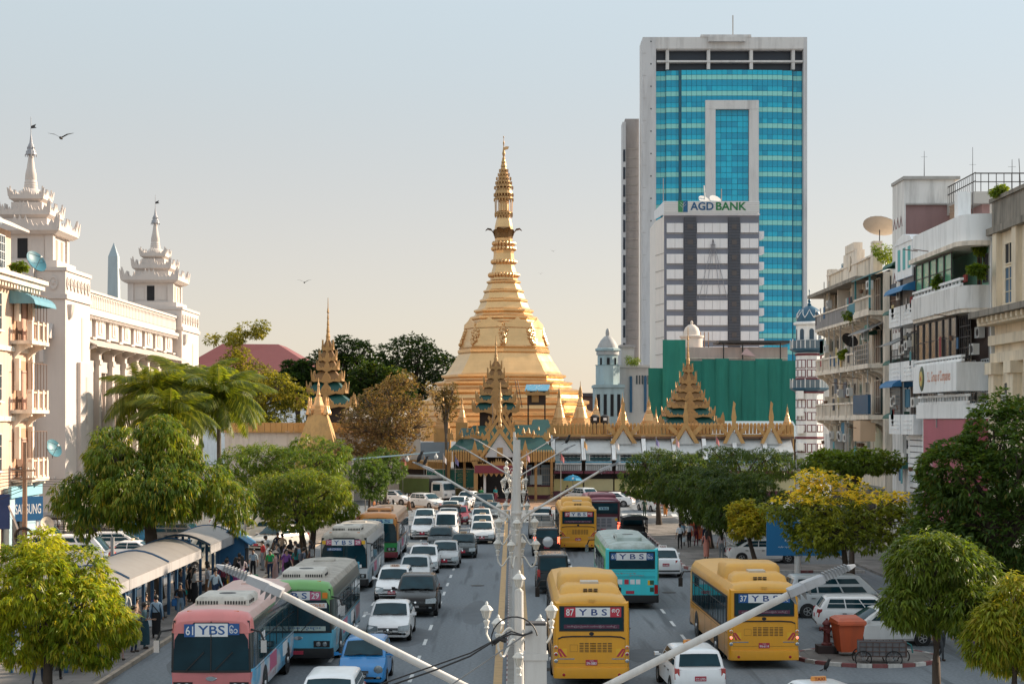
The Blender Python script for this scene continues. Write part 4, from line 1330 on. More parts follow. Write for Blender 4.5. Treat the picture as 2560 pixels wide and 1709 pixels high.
# ------------------------------------------------------------------ right street buildings
def right_cream():
 F=Fac('cream_apartment_building','weathered cream colonial block with long corbelled balconies beside the mosque',25.0,110.4,-1)
 r=F.root
 U=21.4
 F.box('wall',CREAM,0,U,-10,0,0,18.6)
 F.box('bay_wall',CREAM2,5.6,U-.3,.0,.12,5.4,18.4)
 F.box('parapet',CREAM,4.6,U,-.3,.2,18.6,19.9)
 F.box('parapet_coping',CREAM2,4.5,U+.05,-.36,.32,19.88,20.02)
 F.box('pediment',CREAM2,10.2,15.0,-.32,.26,19.0,20.9)
 F.box('pediment_top',CREAM2,11.0,14.2,-.33,.3,20.9,21.5)
 p=MB().lathe([(.55,0),(.6,.08),(.4,.1),(.2,.14)],12)
 p.v=[(-(.27+v[2]),12.6+v[0],20.1+v[1])for v in p.v]
 p.build('crest_relief',[CREAM],r)
 F.box('parapet_pier',CREAM2,4.5,5.3,-.34,.3,18.6,20.9)
 F.box('parapet_pier',CREAM2,U-.9,U,-.34,.3,18.6,20.4)
 F.box('roof_eave',STAIN,4.4,U+1.6,-.2,1.55,18.25,18.5)
 for i,zf in enumerate((15.7,12.3,8.85)):
  u0,u1=5.8,U-.1
  d=1.25
  F.box('balcony_slab',CREAM2,u0,u1,0,d,zf-.2,zf)
  if i==0:
   F.box('balcony_parapet',mat('grey_parapet',(.26,.25,.25),.8,0,.2,2,0,.5),u0,u1,d-.14,d-.02,zf+.003,zf+1.0)
   F.box('balcony_rail',CREAM2,u0-.04,u1+.04,d-.2,d+.04,zf+1.0,zf+1.1)
   for k in range(14):
    F.corbel(u0+.5+k*(u1-u0-1)/13,zf-.2,d*.95,1.15,CREAM2,.18)
  else:
   for k in range(5):
    a=u0+(u1-u0)*k/5
    b=u0+(u1-u0)*(k+1)/5
    F.balustrade(a+.16,b-.16,d-.02,zf,1.05,CREAM2,n=9)
    F.box('balcony_pier',CREAM2,a-.02,a+.18,d-.2,d+.03,zf+.003,zf+1.12)
   for k in range(6):
    F.corbel(u0+.4+k*(u1-u0-.8)/5,zf-.2,d*.9,1.5,CREAM2,.3)
  for k in range(7):
   a=u0+.7+k*(u1-u0-1.0)/7
   F.window(a,a+1.15,zf+.1,zf+2.5,.122,CREAM2,2,3,glass=random.choice([SHUT_B,SHUT_G,WINB,DARKIN]),name='french_window')
   F.box('pilaster',CREAM2,a+1.35,a+1.62,.12,.3,zf+.05,zf+3.0)
  for k in(1,3,5):
   F.box('party_wall',CREAM2,u0+k*2.6,u0+k*2.6+.16,.12,d-.3,zf+.05,zf+(2.6 if i==0 else 1.6))
 F.box('string_course',CREAM2,0,U,0,.22,5.1,5.4)
 for k in range(7):
  a=5.9+k*2.1
  F.window(a,a+1.2,5.9,8.3,.122,CREAM2,2,3,glass=random.choice([SHUT_G,DARKIN,SHUT_B]),name='french_window')
  F.box('pilaster',CREAM2,a+1.45,a+1.75,.12,.32,5.45,8.5)
 F.box('screen_wall',GREYW,15.4,17.6,.2,1.2,5.4,7.6)
 for k in range(5):
  F.box('shop_shutter',random.choice([SHUT_G,IRON,TIN]),1.0+k*4.1,4.4+k*4.1,.003,.04,.2,3.2)
 F.box('street_canopy',TIN,0,U,0,2.0,4.0,4.15)
 F.box('near_bay_pier',CREAM2,-.02,.6,0,.5,0,18.4)
 F.box('near_bay_wall',mat('green_patchy_wall',(.55,.55,.40),.85,0,.15,1,.1,.4),.6,5.3,.003,.03,5.4,8.6)
 for i,zf in enumerate((15.9,12.4,9.0)):
  F.box('balcony_slab',CREAM2,.5,5.4,0,1.5,zf-.3,zf)
  for k in range(3):
   F.corbel(1.0+k*1.9,zf-.3,1.2,1.1,CREAM2,.3)
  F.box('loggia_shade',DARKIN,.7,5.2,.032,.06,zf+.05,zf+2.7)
  F.window(1.2,2.6,zf+.1,zf+2.4,.07,SHUT_G,2,2,glass=DARKIN)
  F.window(3.2,4.6,zf+.1,zf+2.4,.07,CREAM2,2,2,glass=SHUT_B)
 F.balustrade(.6,5.3,1.45,15.9,1.0,CREAM2,n=10)
 F.bars(.6,5.3,12.4,13.7,1.44,TIN,8,4,.05,'balcony_railing')
 F.box('tarpaulin',mat('blue_tarpaulin',(.015,.08,.16),.55,0,.2,2,.2,.2),.55,5.35,1.3,1.5,9.05,10.35)
 F.slope(.4,5.6,.2,15.3,1.8,14.5,TIN,'shed_roof')
 F.slope(.4,5.4,.2,18.7,1.6,18.2,mat('aqua_tin',(.10,.25,.28),.6,0,.15,2,0,.3),'shed_roof')
 for u in(.6,5.2):
  F.box('shed_post',mat('teal_post',(.05,.22,.24),.6),u,u+.12,1.3,1.42,15.9,18.3)
 F.box('hanging_sign_box',mat('lightbox_tan',(.62,.43,.28),.5,0,.05,1),1.0,3.3,.9,1.9,7.25,8.62)
 m=F.mb()
 for z,w_ in((8.2,.5),(7.85,.45)):
  m.b(3.302,3.31,1.15,1.15+w_,z,z+.13)
 m.build('sign_lettering',[NAVY],r)
 F.aircon(19.5,8.9,.3);F.aircon(9.6,9.4,.3);F.aircon(12.6,13.5,.25);F.aircon(2.6,5.6,.2)
 F.awning(4.2,5.2,14.8,.8,.3,GREENA)
 for k,cm in enumerate(((.03,.05,.06),(.15,.05,.06),(.12,.25,.28),(.5,.45,.4))):
  F.box('laundry',paint(cm,.9),7.2+k*.55,7.62+k*.55,1.2,1.24,16.4,17.3)
 F.box('laundry',paint((.10,.26,.32),.9),6.0,7.9,1.26,1.30,15.9,16.75)
 F.box('laundry',paint((.55,.38,.16),.9),10.6,10.95,1.28,1.32,12.5,13.4)
 F.box('roof_tank',paint((.02,.12,.2),.4),U-1.6,U-.7,-1.6,-.7,19.9,20.8)
 return F
def right_white_tower():
 F=Fac('white_apartment_block','narrow white block with mauve stair tower and green awnings',25.0,98.8,-1)
 r=F.root
 U=11.4
 MAUVE=mat('mauve_plaster',(.30,.19,.185),.85,0,.08,.7,.1,.3,(.12,.08,.08))
 F.box('wall',GREYW,0,U,-10,-.02,0,18.8)
 F.box('stair_tower',MAUVE,7.9,11.0,-3.0,.0,17.5,22.3)
 F.box('tower_street_face',GREYW,7.85,11.05,.0,.12,4,24.0)
 F.box('tower_parapet',GREYW,7.8,11.0,-3.1,-.002,22.4,23.9)
 F.box('tower_coping',CONC,7.6,11.1,-3.4,.2,23.9,24.1)
 F.box('tower_ledge',CONC,7.7,11.05,-3.2,-.0,22.3,22.4)
 v_=MB().lathe([(.25,0),(.24,.05),(.1,.06)],14)
 v_.v=[(1.6+v[0],7.9-v[2],19.9+v[1])for v in v_.v]
 v_.build('round_vent',[ACW],r)
 for z in(21.0,17.5,14.3):
  m=F.mb()
  for k in range(3):
   m.prism([(8.2+k*.9,z),(8.6+k*.9,z+.7),(9.0+k*.9,z),(8.9+k*.9,z),(8.6+k*.9,z+.55),(8.3+k*.9,z)],'x',-.15,-.122)
  m.build('zigzag_relief',[MAUVE],r,kind='stuff')
 F.box('roof_house',MAUVE,2.0,7.8,-9,-3.2,18.8,21.6)
 F.box('roof_beam',CONC,1.5,7.8,-9.2,-2.6,21.6,22.3)
 F.box('roof_window',WINB,1.97,1.997,-4.6,-3.6,19.2,20.6)
 F.box('terrace_wall',mat('brick_red_wall',(.33,.12,.09),.85,0,.12,1),6.2,7.85,-2.6,.02,17.9,19.3)
 F.box('terrace_frame',GREYW,7.5,7.95,-.2,.14,17.7,19.5)
 m=F.mb()
 for z in(22.9,23.4):
  m.b(1.5,7.8,-2.7,-2.64,z,z+.05)
 for k in range(15):
  u=1.5+k*.45
  m.b(u,u+.04,-2.68,-2.65,22.3,23.4)
 for k in range(14):
  m.b(1.5,1.54,-9+k*.46,-8.96+k*.46,22.3,23.4)
 m.b(1.48,1.54,-9,-2.7,23.35,23.42);m.b(1.48,1.54,-9,-2.7,22.85,22.9)
 m.build('roof_railing',[IRON],r,kind='stuff')
 for k in range(14):
  F.box('slot_window',DARKIN,7.2,7.55,.002,.03,6.0+k*.85,6.55+k*.85)
 for z in(5.6,8.8,12.2,15.4,18.4):
  F.awning(6.9,9.6,z+.4,1.1,.4,GREENA)
 for i,zf in enumerate((14.6,11.2,8.0)):
  for j,(u0,u1,d)in enumerate(((3.6,6.6,1.35),(.2,3.4,1.35))):
   F.box('balcony',WHITEB,u0,u1,0,d,zf-.2,zf+1.0)
   m=F.mb()
   for q in range(3):
    for p_ in range(3):
     m.b(u0+.4+p_*.8,u0+.9+p_*.8,d,d+.04,zf+.1+q*.25,zf+.2+q*.25)
   m.build('balcony_relief',[WHITEB],r,kind='stuff')
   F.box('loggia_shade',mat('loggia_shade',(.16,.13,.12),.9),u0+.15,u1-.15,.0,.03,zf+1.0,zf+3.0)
   F.window(u0+.5,u0+1.5,zf+.9,zf+2.7,.035,CREAM2,2,3,glass=random.choice([DARKIN,SHUT_B,WINB]))
   F.box('balcony_post',IRON,u0+.05,u0+.13,d-.12,d-.04,zf+1.0,zf+3.1)
   F.box('balcony_post',IRON,u1-.13,u1-.05,d-.12,d-.04,zf+1.0,zf+3.1)
 F.box('bamboo_screen',mat('bamboo_screen',(.22,.20,.18),.9,0,.25,6,.2),.3,3.2,1.22,1.28,15.62,17.7)
 F.bars(3.7,6.5,15.6,16.6,1.24,RUST,8,2,.06,'balcony_railing')
 F.bars(.3,6.5,12.2,13.0,1.26,IRON,16,2,.04,'balcony_railing')
 F.bars(3.8,6.4,8.95,11.0,1.28,TIN,14,8,.03)
 F.awning(3.4,6.9,11.3,1.9,.6,BLUEA)
 F.awning(.0,4.7,17.0,2.1,.7,BLUEA)
 F.slope(3.4,6.9,.1,14.1,1.9,13.3,TIN,'shed_roof')
 F.box('upper_room',WHITEB,.3,4.6,0,1.4,17.2,19.3)
 m=F.mb();m.prism([(.2,19.3),(4.7,19.3),(4.2,19.6),(2.4,19.85),(.7,19.6)],'x',-1.45,0)
 m.build('upper_room_gable',[WHITEB],r)
 for k in range(3):
  F.box('shutter',mat('aqua_shutter',(.10,.42,.42),.6),.7+k*1.3,1.3+k*1.3,1.402,1.43,17.7,19.0)
 for k in range(3):
  F.box('upper_shutter',random.choice([WHITEB,SHUT_B]),5.0+k*.75,5.45+k*.75,.002,.05,17.3,19.0)
 F.box('upper_wall',CREAM2,4.8,7.2,-.3,.0,17.0,19.4)
 F.box('tall_window',mat('grey_glass',(.22,.23,.25),.3),4.6,6.0,.002,.05,4.6,7.6)
 for k in range(9):
  F.box('cladding_slat',WHITEB,.2,4.2,.6,.72,4.6+k*.36,4.9+k*.36)
 F.box('cladding_back',IRON,.2,4.2,.1,.6,4.5,7.8)
 F.box('entrance',DARKIN,.3,3.0,.003,.03,.2,3.6)
 F.box('shutter_box',TIN,3.2,6.4,.1,.4,2.2,4.2)
 return F
def right_modern():
 F=Fac('art_deco_building','white building with rounded balconies, green enclosed storey and company sign',25.0,87.2,-1)
 r=F.root
 U=11.4
 SEAM=mat('seafoam_tiles',(.25,.48,.34),.45,0,.12,2,0,.15)
 F.box('wall',WHITEB,0,U,-12,0,0,18.9)
 def deck(name,z0,z1,d,M,u0=0.15,u1=U-.1,rad=1.1):
  m=MB()
  pts=[(0,u1),(-d,u1)]
  for k in range(7):
   a=k/6*PI/2
   pts.append((-d+rad-rad*math.cos(a),u0+rad-rad*math.sin(a)))
  pts.append((0,u0))
  m.prism([(p[0],p[1])for p in pts],'z',z0,z1)
  return m.build(name,[M],r,smooth=35)
 deck('roof_band',18.0,19.4,1.5,WHITEB)
 deck('roof_lip',17.75,18.0,1.75,CREAM2,.0)
 deck('balcony_band',14.5,15.7,1.6,GREYW)
 deck('balcony_band_lip',14.3,14.5,1.5,CREAM2)
 deck('lower_band',8.75,9.55,1.3,WHITEB)
 F.box('green_wall',SEAM,.2,U-.2,.003,.06,15.7,17.74)
 for k in range(5):
  u=3.0+k*1.62
  m=F.window(u,u+1.55,15.9,17.7,1.35,IRON,1,2,glass=mat('green_glass',(.10,.30,.18),.25,0,.3,1.5),name='enclosure_window',t=.07)
 F.window(.5,1.5,15.9,17.4,.07,IRON,2,2,glass=DARKIN)
 F.window(1.9,2.6,15.75,17.4,.07,SHUT_B,1,3,glass=DARKIN)
 F.box('laundry',paint((.28,.05,.04),.9),2.0,2.6,.8,.9,16.0,16.4)
 F.balustrade(.7,U-.3,1.55,15.7,.42,WHITEB,n=14)
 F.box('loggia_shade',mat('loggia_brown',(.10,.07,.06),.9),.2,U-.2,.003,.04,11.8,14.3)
 for k in range(6):
  u=2.6+k*1.45
  F.window(u,u+1.4,12.0,14.25,1.2,IRON,1,2,glass=mat('dim_glass',(.05,.045,.045),.15,0,.4,1),name='enclosure_window',t=.07)
 F.aircon(1.6,13.0,.1);F.aircon(1.2,12.1,.5)
 F.bars(.3,2.4,11.9,14.2,1.1,IRON,5,4,.04)
 F.window(4.0,5.2,11.9,13.6,.06,CREAM2,2,3,glass=DARKIN)
 F.balustrade(.6,U-.6,1.5,11.75,.35,WHITEB,n=16)
 F.box('sign_box',WHITEB,.7,10.2,0,1.75,9.95+.25,11.72)
 s_=MB()
 letters(s_,'S.L. Group of Companies',0,0,4.9,.75,0,bold=.012)
 s_.v=[(-(1.756),4.35-v[0],10.98+v[2])for v in s_.v]
 s_.build('sign_lettering',[mat('copper_letters',(.55,.18,.08),.5)],r)
 for a,b,mm in((.62,.5,(.06,.09,.05)),(.42,.34,(.55,.42,.12)),(.2,.05,(.5,.1,.06))):
  e=MB().lathe([(a,0),(b,.05)],18)
  e.v=[(-(1.754+(.62-a)*.12+v[2]),8.1+v[0]*.95,11.0+v[1]*1.15)for v in e.v]
  e.build('sign_emblem',[paint(mm,.5)],r)
 for k in range(4):
  u=.7+k*2.5
  F.window(u,u+1.35,5.9+3.6-.0,10.15,.01,WHITEB,3,1)
 F.balustrade(.5,U-.4,1.25,9.55,.5,WHITEB,n=18)
 for k in range(4):
  u=.6+k*2.6
  F.window(u,u+1.5,9.7,11.9,.012,WHITEB,3,4)
 PINK=mat('pink_hoarding',(.42,.10,.15),.5,0,.12,.5,0,.15)
 F.box('pink_hoarding',PINK,.2,10.0,.0,1.2,3.0,8.73)
 e=MB().lathe([(1.0,0),(1.0,.06),(.85,.07)],24)
 e.v=[(-(1.202+v[2]),8.6+v[0],5.6+v[1]*1.3)for v in e.v]
 e.build('hoarding_roundel',[mat('pale_pink',(.62,.36,.38),.5)],r)
 F.box('side_strip',WHITEB,10.05,U,.0,.9,0,8.73)
 F.box('shop_front',DARKIN,.4,9.5,.5,.6,.2,2.9)
 F.box('drain_pipe',WHITEB,-.02,.12,.0,.16,0,18.0)
 F.box('drain_pipe',CONC,.3,.42,.02,.14,4,17.7)
 F.slope(7.6,10.4,-.3,19.9,1.0,19.3,IRON,'roof_lean_to')
 F.box('curtain',mat('aqua_curtain',(.30,.55,.48),.8,0,.1,2),8.3,11.2,1.3,1.36,18.3,19.3)
 m=F.mb()
 for k in range(8):
  m.b(5.6+k*.3,5.66+k*.3,.2,.26,19.4,20.7)
 for z in(19.7,20.3,20.7):
  m.b(5.5,8.0,.19,.25,z,z+.05)
 m.build('roof_trellis',[mat('old_wood',(.25,.18,.13),.9,0,.2,4)],r,kind='stuff')
 F.box('vent_stack',WHITEB,3.6,4.3,.2,.9,19.4,21.0)
 F.box('roof_wall',CONC,.0,6.0,-6,-1.5,18.9,20.6)
 return F
def right_buff():
 F=Fac('buff_colonial_building','buff classical building with pilasters and stained cornices at right edge',25.0,62.0,-1)
 r=F.root
 U=25.0
 F.box('wall',BUFF,0,U,-12,0,0,18.2)
 F.box('parapet',STAIN,-.1,U+.1,-1,.12,18.55,19.9)
 F.box('parapet_cap',STAIN,-.2,U+.2,-1,.25,19.9,20.1)
 F.box('cornice',STAIN,-.2,U+.2,-1,.4,18.2,18.55)
 F.box('mid_cornice',STAIN,-.1,U+.15,0,1.35,13.9,14.2)
 F.box('mid_cornice_bed',BUFF,-.1,U+.05,0,.9,13.5,13.9)
 m=F.mb()
 for k in range(30):
  m.b(.3+k*.82,.62+k*.82,.3,1.1,13.62,13.88)
 m.build('modillions',[BUFF],r,kind='stuff')
 F.box('frieze',BUFF,0,U,0,.25,11.6,12.1)
 F.box('frieze',BUFF,0,U,0,.35,12.5,13.0)
 for k in range(8):
  u=.6+k*3.3
  F.box('pilaster',BUFF,u,u+.9,0,.45,4.5,11.5)
  F.box('capital',BUFF,u-.15,u+1.05,0,.6,11.0,11.6)
  F.box('upper_pilaster',BUFF,u,u+.7,0,.3,14.2,18.2)
  if k<7:
   F.window(u+1.2,u+2.6,14.5,16.4,.012,BUFF,2,3,glass=mat('blue_shutter',(.05,.12,.20),.5),sill=BUFF)
   F.window(u+1.2,u+2.6,16.5,17.6,.012,BUFF,2,1,glass=DARKIN)
   F.window(u+1.25,u+2.75,7.6,10.6,.012,BUFF,2,3,glass=WINB,sill=BUFF)
   F.balustrade(u+.95,u+3.0,.4,6.6,.9,BUFF,n=6)
   F.window(u+1.25,u+2.75,1.0,5.0,.012,BUFF,2,3,glass=DARKIN)
 F.aircon(22.0,9.4,.1)
 for k in range(3):
  m=MB().tube([(.6+k*.5,U-2.5-k,20.1),(.5+k*.5,U-2.5-k,21.8+(k%2)*.6)],.02,5)
  m.build('aerial_mast',[IRON],r)
 return F
def clutter(F,u0,u1,o,zs,n,seed):

 r=random.Random(seed)
 for k in range(n):
  u=r.uniform(u0,u1);z=r.choice(zs)+r.uniform(.1,.5);c=r.random()
  if c<.22:
   F.aircon(u,z+1.2,o-.3)
  elif c<.5:
   w_=r.uniform(.3,.7)
   F.box('laundry',paint(r.choice([(.45,.42,.4),(.05,.12,.22),(.3,.06,.06),(.10,.28,.30),(.5,.4,.2),(.06,.06,.07)]),.9),u,u+w_,o+.02,o+.05,z+.2,z+r.uniform(.8,1.3))
  elif c<.66:
   F.box('blind',paint(r.choice([(.10,.22,.18),(.35,.30,.22),(.12,.13,.15),(.05,.16,.24)]),.8),u,u+r.uniform(.8,1.6),o-.25,o-.2,z+1.3,z+2.4)
  elif c<.8:
   m=F.mb();m.b(u,u+.06,o-.1,o-.04,z-1.5,z+3.0);m.build('drain_pipe',[CONC],F.root)
  elif c<.9:
   m=MB();m.tube([F.mb().P(u,o-.2,z+2.2),F.mb().P(u-.2,o+1.1,z+2.35)],.025,4);m.build('clothes_pole',[RUST],F.root)
  else:
   m=MB().lathe([(.12,0),(.16,.25),(.13,.26)],8);m.v=[(F.s*(o-.1)+v[0],u+v[1],z+.9+v[2])for v in m.v]
   m.build('flower_pot',[RUST],F.root)
A_=right_cream();B_=right_white_tower();C_=right_modern();right_buff()
clutter(A_,6.2,20.5,1.2,(12.3,8.85,5.6),34,1)
clutter(A_,15.0,21.0,1.2,(15.7,),7,2)
clutter(A_,.8,5.0,1.4,(15.9,12.4,9.0,5.6),12,3)
clutter(B_,.4,6.4,1.3,(14.6,11.2,8.0,4.5),24,4)
clutter(C_,.8,10.5,1.3,(15.7,11.8,9.5),14,5)
def sat_dish(label,loc,rad,col,az,el,mesh=False,h=2.0):

 t=thing('satellite_dish',label,'satellite dish',loc)
 pole=MB().tube([(0,0,0),(0,0,h)],max(.025,rad*.03),6)
 pole.build('pole',[IRON],t)
 m=MB()
 prof=[(rad*k/6,rad*.28*(k/6)**2)for k in range(7)]
 n=20
 o=0
 vs=[(r_*math.cos(2*PI*k/n),r_*math.sin(2*PI*k/n),z)for r_,z in prof[1:]for k in range(n)]
 fs=[]
 for i in range(5):
  for k in range(n):
   l=(k+1)%n
   fs.append((i*n+k,i*n+l,(i+1)*n+l,(i+1)*n+k))
 fs.append(tuple(range(n)))
 m.add(vs,fs)
 off=len(vs)
 m.add([(v[0],v[1],v[2]-.03)for v in vs],[tuple(reversed(f))for f in fs])
 d=m.build('dish',[paint(col,.5,grime=.2)],t,smooth=50,loc=(0,0,h),rot=(R(90-el),0,az))
 if mesh:
  for k in range(10):
   a=2*PI*k/10
   MB().tube([(0,0,.02)]+[(r_*math.cos(a),r_*math.sin(a),z+.02)for r_,z in prof[1:]],.018,4).build('rib',[IRON],d)
 for k in range(3):
  a=2*PI*k/3
  MB().tube([(rad*.9*math.cos(a),rad*.9*math.sin(a),rad*.23),(0,0,rad*.85)],.012+rad*.006,4).build('strut',[IRON],d)
 MB().lathe([(.05,0),(.06,.12)],8,(0,0,rad*.8)).build('receiver',[ACW],d)
 return t
sat_dish('large mesh satellite dish on the cream block roof',(25.6,117.0,18.8),1.2,(.52,.46,.40),R(150),62,True,3.1)
sat_dish('small blue satellite dish over the peach balcony',(-29.9,105.2,17.6),.75,(.03,.16,.22),R(60),30,False,.9)
sat_dish('teal satellite dish low on the peach house corner',(-29.6,108.2,6.2),.62,(.06,.22,.28),R(60),25,False,.6)
sat_dish('black satellite dish on the cream balcony rail',(23.8,118.6,13.4),.62,(.02,.02,.022),R(20),35,False,.8)
for lab,X,Y,z0,h in(('thin aerial mast on top of the mauve stair tower',26.6,108.4,24.1,1.9),('tall aerial mast on the roof of the white building',26.6,97.0,19.4,5.0),
('tall aerial mast above the right classical parapet',25.6,86.0,20.1,1.9)):
 t=thing('aerial_mast',lab,'aerial',(X,Y,z0))
 MB().tube([(0,0,-.02),(0,0,h)],[.03,.012],5).build('pole',[IRON],t)
 MB().bar((-.2,0,h*.8),(.2,0,h*.8),.012).build('crossbar',[IRON],t)
# ------------------------------------------------------------------ mosque minaret
def minaret():
 t=thing('minaret','striped white and maroon minaret with blue dome beside cream block','minaret',(26.2,148.0,0))
 W_,Mr,Bl=WHITEB,mat('maroon_trim',(.16,.035,.05),.7,0,.1,2),mat('blue_dome_tiles',(.02,.10,.17),.35,0,.12,2,0,.1)
 n=8
 ph=PI/8
 MB().lathe([(1.2,0),(1.2,17.2)],n,ph=ph).build('shaft',[W_],t)
 MB().box(1.0,3.2,1.0,5,0,13.5).build('mosque_wall',[W_],t)
 for z0,z1 in((4.2,5.2),(5.8,6.6),(7.6,8.25),(8.6,9.35),(9.7,10.45),(12.4,13.08),(13.2,13.95)):
  for k in range(n):
   a=2*PI*(k+.5)/n+ph
   rr_=1.2*math.cos(PI/8)
   q=Matrix.Rotation(a,3,'Z')
   fr=MB()
   fr.cbox(q@Vector((rr_+.012,0,(z0+z1)/2)),(.04,.82,z1-z0),0,q)
   fo=fr.build('panel_frame',[Mr],t)
   for s_ in(-.195,.195):
    b=MB();b.cbox(q@Vector((rr_+.032,s_,(z0+z1)/2)),(.04,.29,z1-z0-.14),0,q)
    b.build('niche',[W_],fo)
 for z in(7.0,11.0,12.15,14.3):
  MB().lathe([(1.25,0),(1.3,.06),(1.3,.16),(1.24,.2)],n,(0,0,z),ph).build('maroon_band',[Mr],t)
 for z in(11.35,14.8):
  g_=MB().lathe([(1.2,-.25),(1.72,0),(1.76,.1),(1.76,.12),(1.6,.13)],n,(0,0,z),ph)
  go=g_.build('gallery',[Bl],t)
  for k in range(n):
   a0,a1=2*PI*k/n+ph,2*PI*(k+1)/n+ph
   p,q_=Vector((1.7*math.cos(a0),1.7*math.sin(a0),z+.12)),Vector((1.7*math.cos(a1),1.7*math.sin(a1),z+.12))
   m=MB();m.bar(p+Vector((0,0,.36)),q_+Vector((0,0,.36)),.03,.7)
   m.build('gallery_panel',[mat('blue_grey_panel',(.10,.15,.19),.5,0,.2,2)],go)
   MB().bar(p,p+Vector((0,0,.82)),.07).build('gallery_post',[W_],go)
   for j in(.33,.66):
    pp=p.lerp(q_,j)*1.012
    MB().bar(Vector((pp[0],pp[1],z+.12)),Vector((pp[0],pp[1],z+.78)),.04).build('gallery_rail',[W_],go)
 for k in range(n):
  a=2*PI*(k+.5)/n+ph
  q=Matrix.Rotation(a,3,'Z')
  m=MB()
  ap=[(-.2,15.7),(.2,15.7)]+[(.2*math.cos(PI*i/8),16.45+.2*math.sin(PI*i/8))for i in range(9)]
  pts=[q@Vector((1.112+d,p[0],p[1]))for d in(0,.025)for p in ap]
  L_=len(ap)
  m.add(pts,[tuple(L_+i for i in range(L_))]+[(i,(i+1)%L_,L_+(i+1)%L_,L_+i)for i in range(L_)])
  m.build('lantern_arch',[mat('arch_blue_shade',(.05,.09,.13),.8)],t)
 MB().lathe([(1.2,0),(1.4,.08),(1.42,.24),(1.24,.32)],16,(0,0,16.95)).build('cornice_ring',[W_],t,smooth=30)
 MB().lathe([(1.10,0),(1.15,.2),(1.13,.56),(.96,.92),(.68,1.2),(.32,1.4),(.1,1.52)],20,(0,0,17.25)).build('dome',[Bl],t,smooth=60)
 for k in range(9):
  a0,a1,am=[2*PI*(k+j)/9 for j in(0,1,.5)]
  pr=lambda a,rr2,z:Vector((rr2*.8*math.cos(a),rr2*.8*math.sin(a),17.25+z*.8))
  MB().tube([pr(a0,1.47,.45),pr(a0+.18,1.38,.85),pr(am,1.05,1.36),pr(a1-.18,1.38,.85),pr(a1,1.47,.45)],.035,5).build('dome_ornament',[W_],t)
 MB().lathe([(.12,0),(.2,.12),(.08,.3),(.16,.42),(.06,.6),(.1,.72),(.03,1.0),(.03,1.25),(.08,1.33),(.02,1.45)],10,(0,0,18.7)).build('finial',[Bl],t,smooth=50)
 for k in range(4):
  MB().box(-1.3,-.75,-1.4,-.5,6.0+k*1.5,6.7+k*1.5).build('side_block',[W_],t)
minaret()
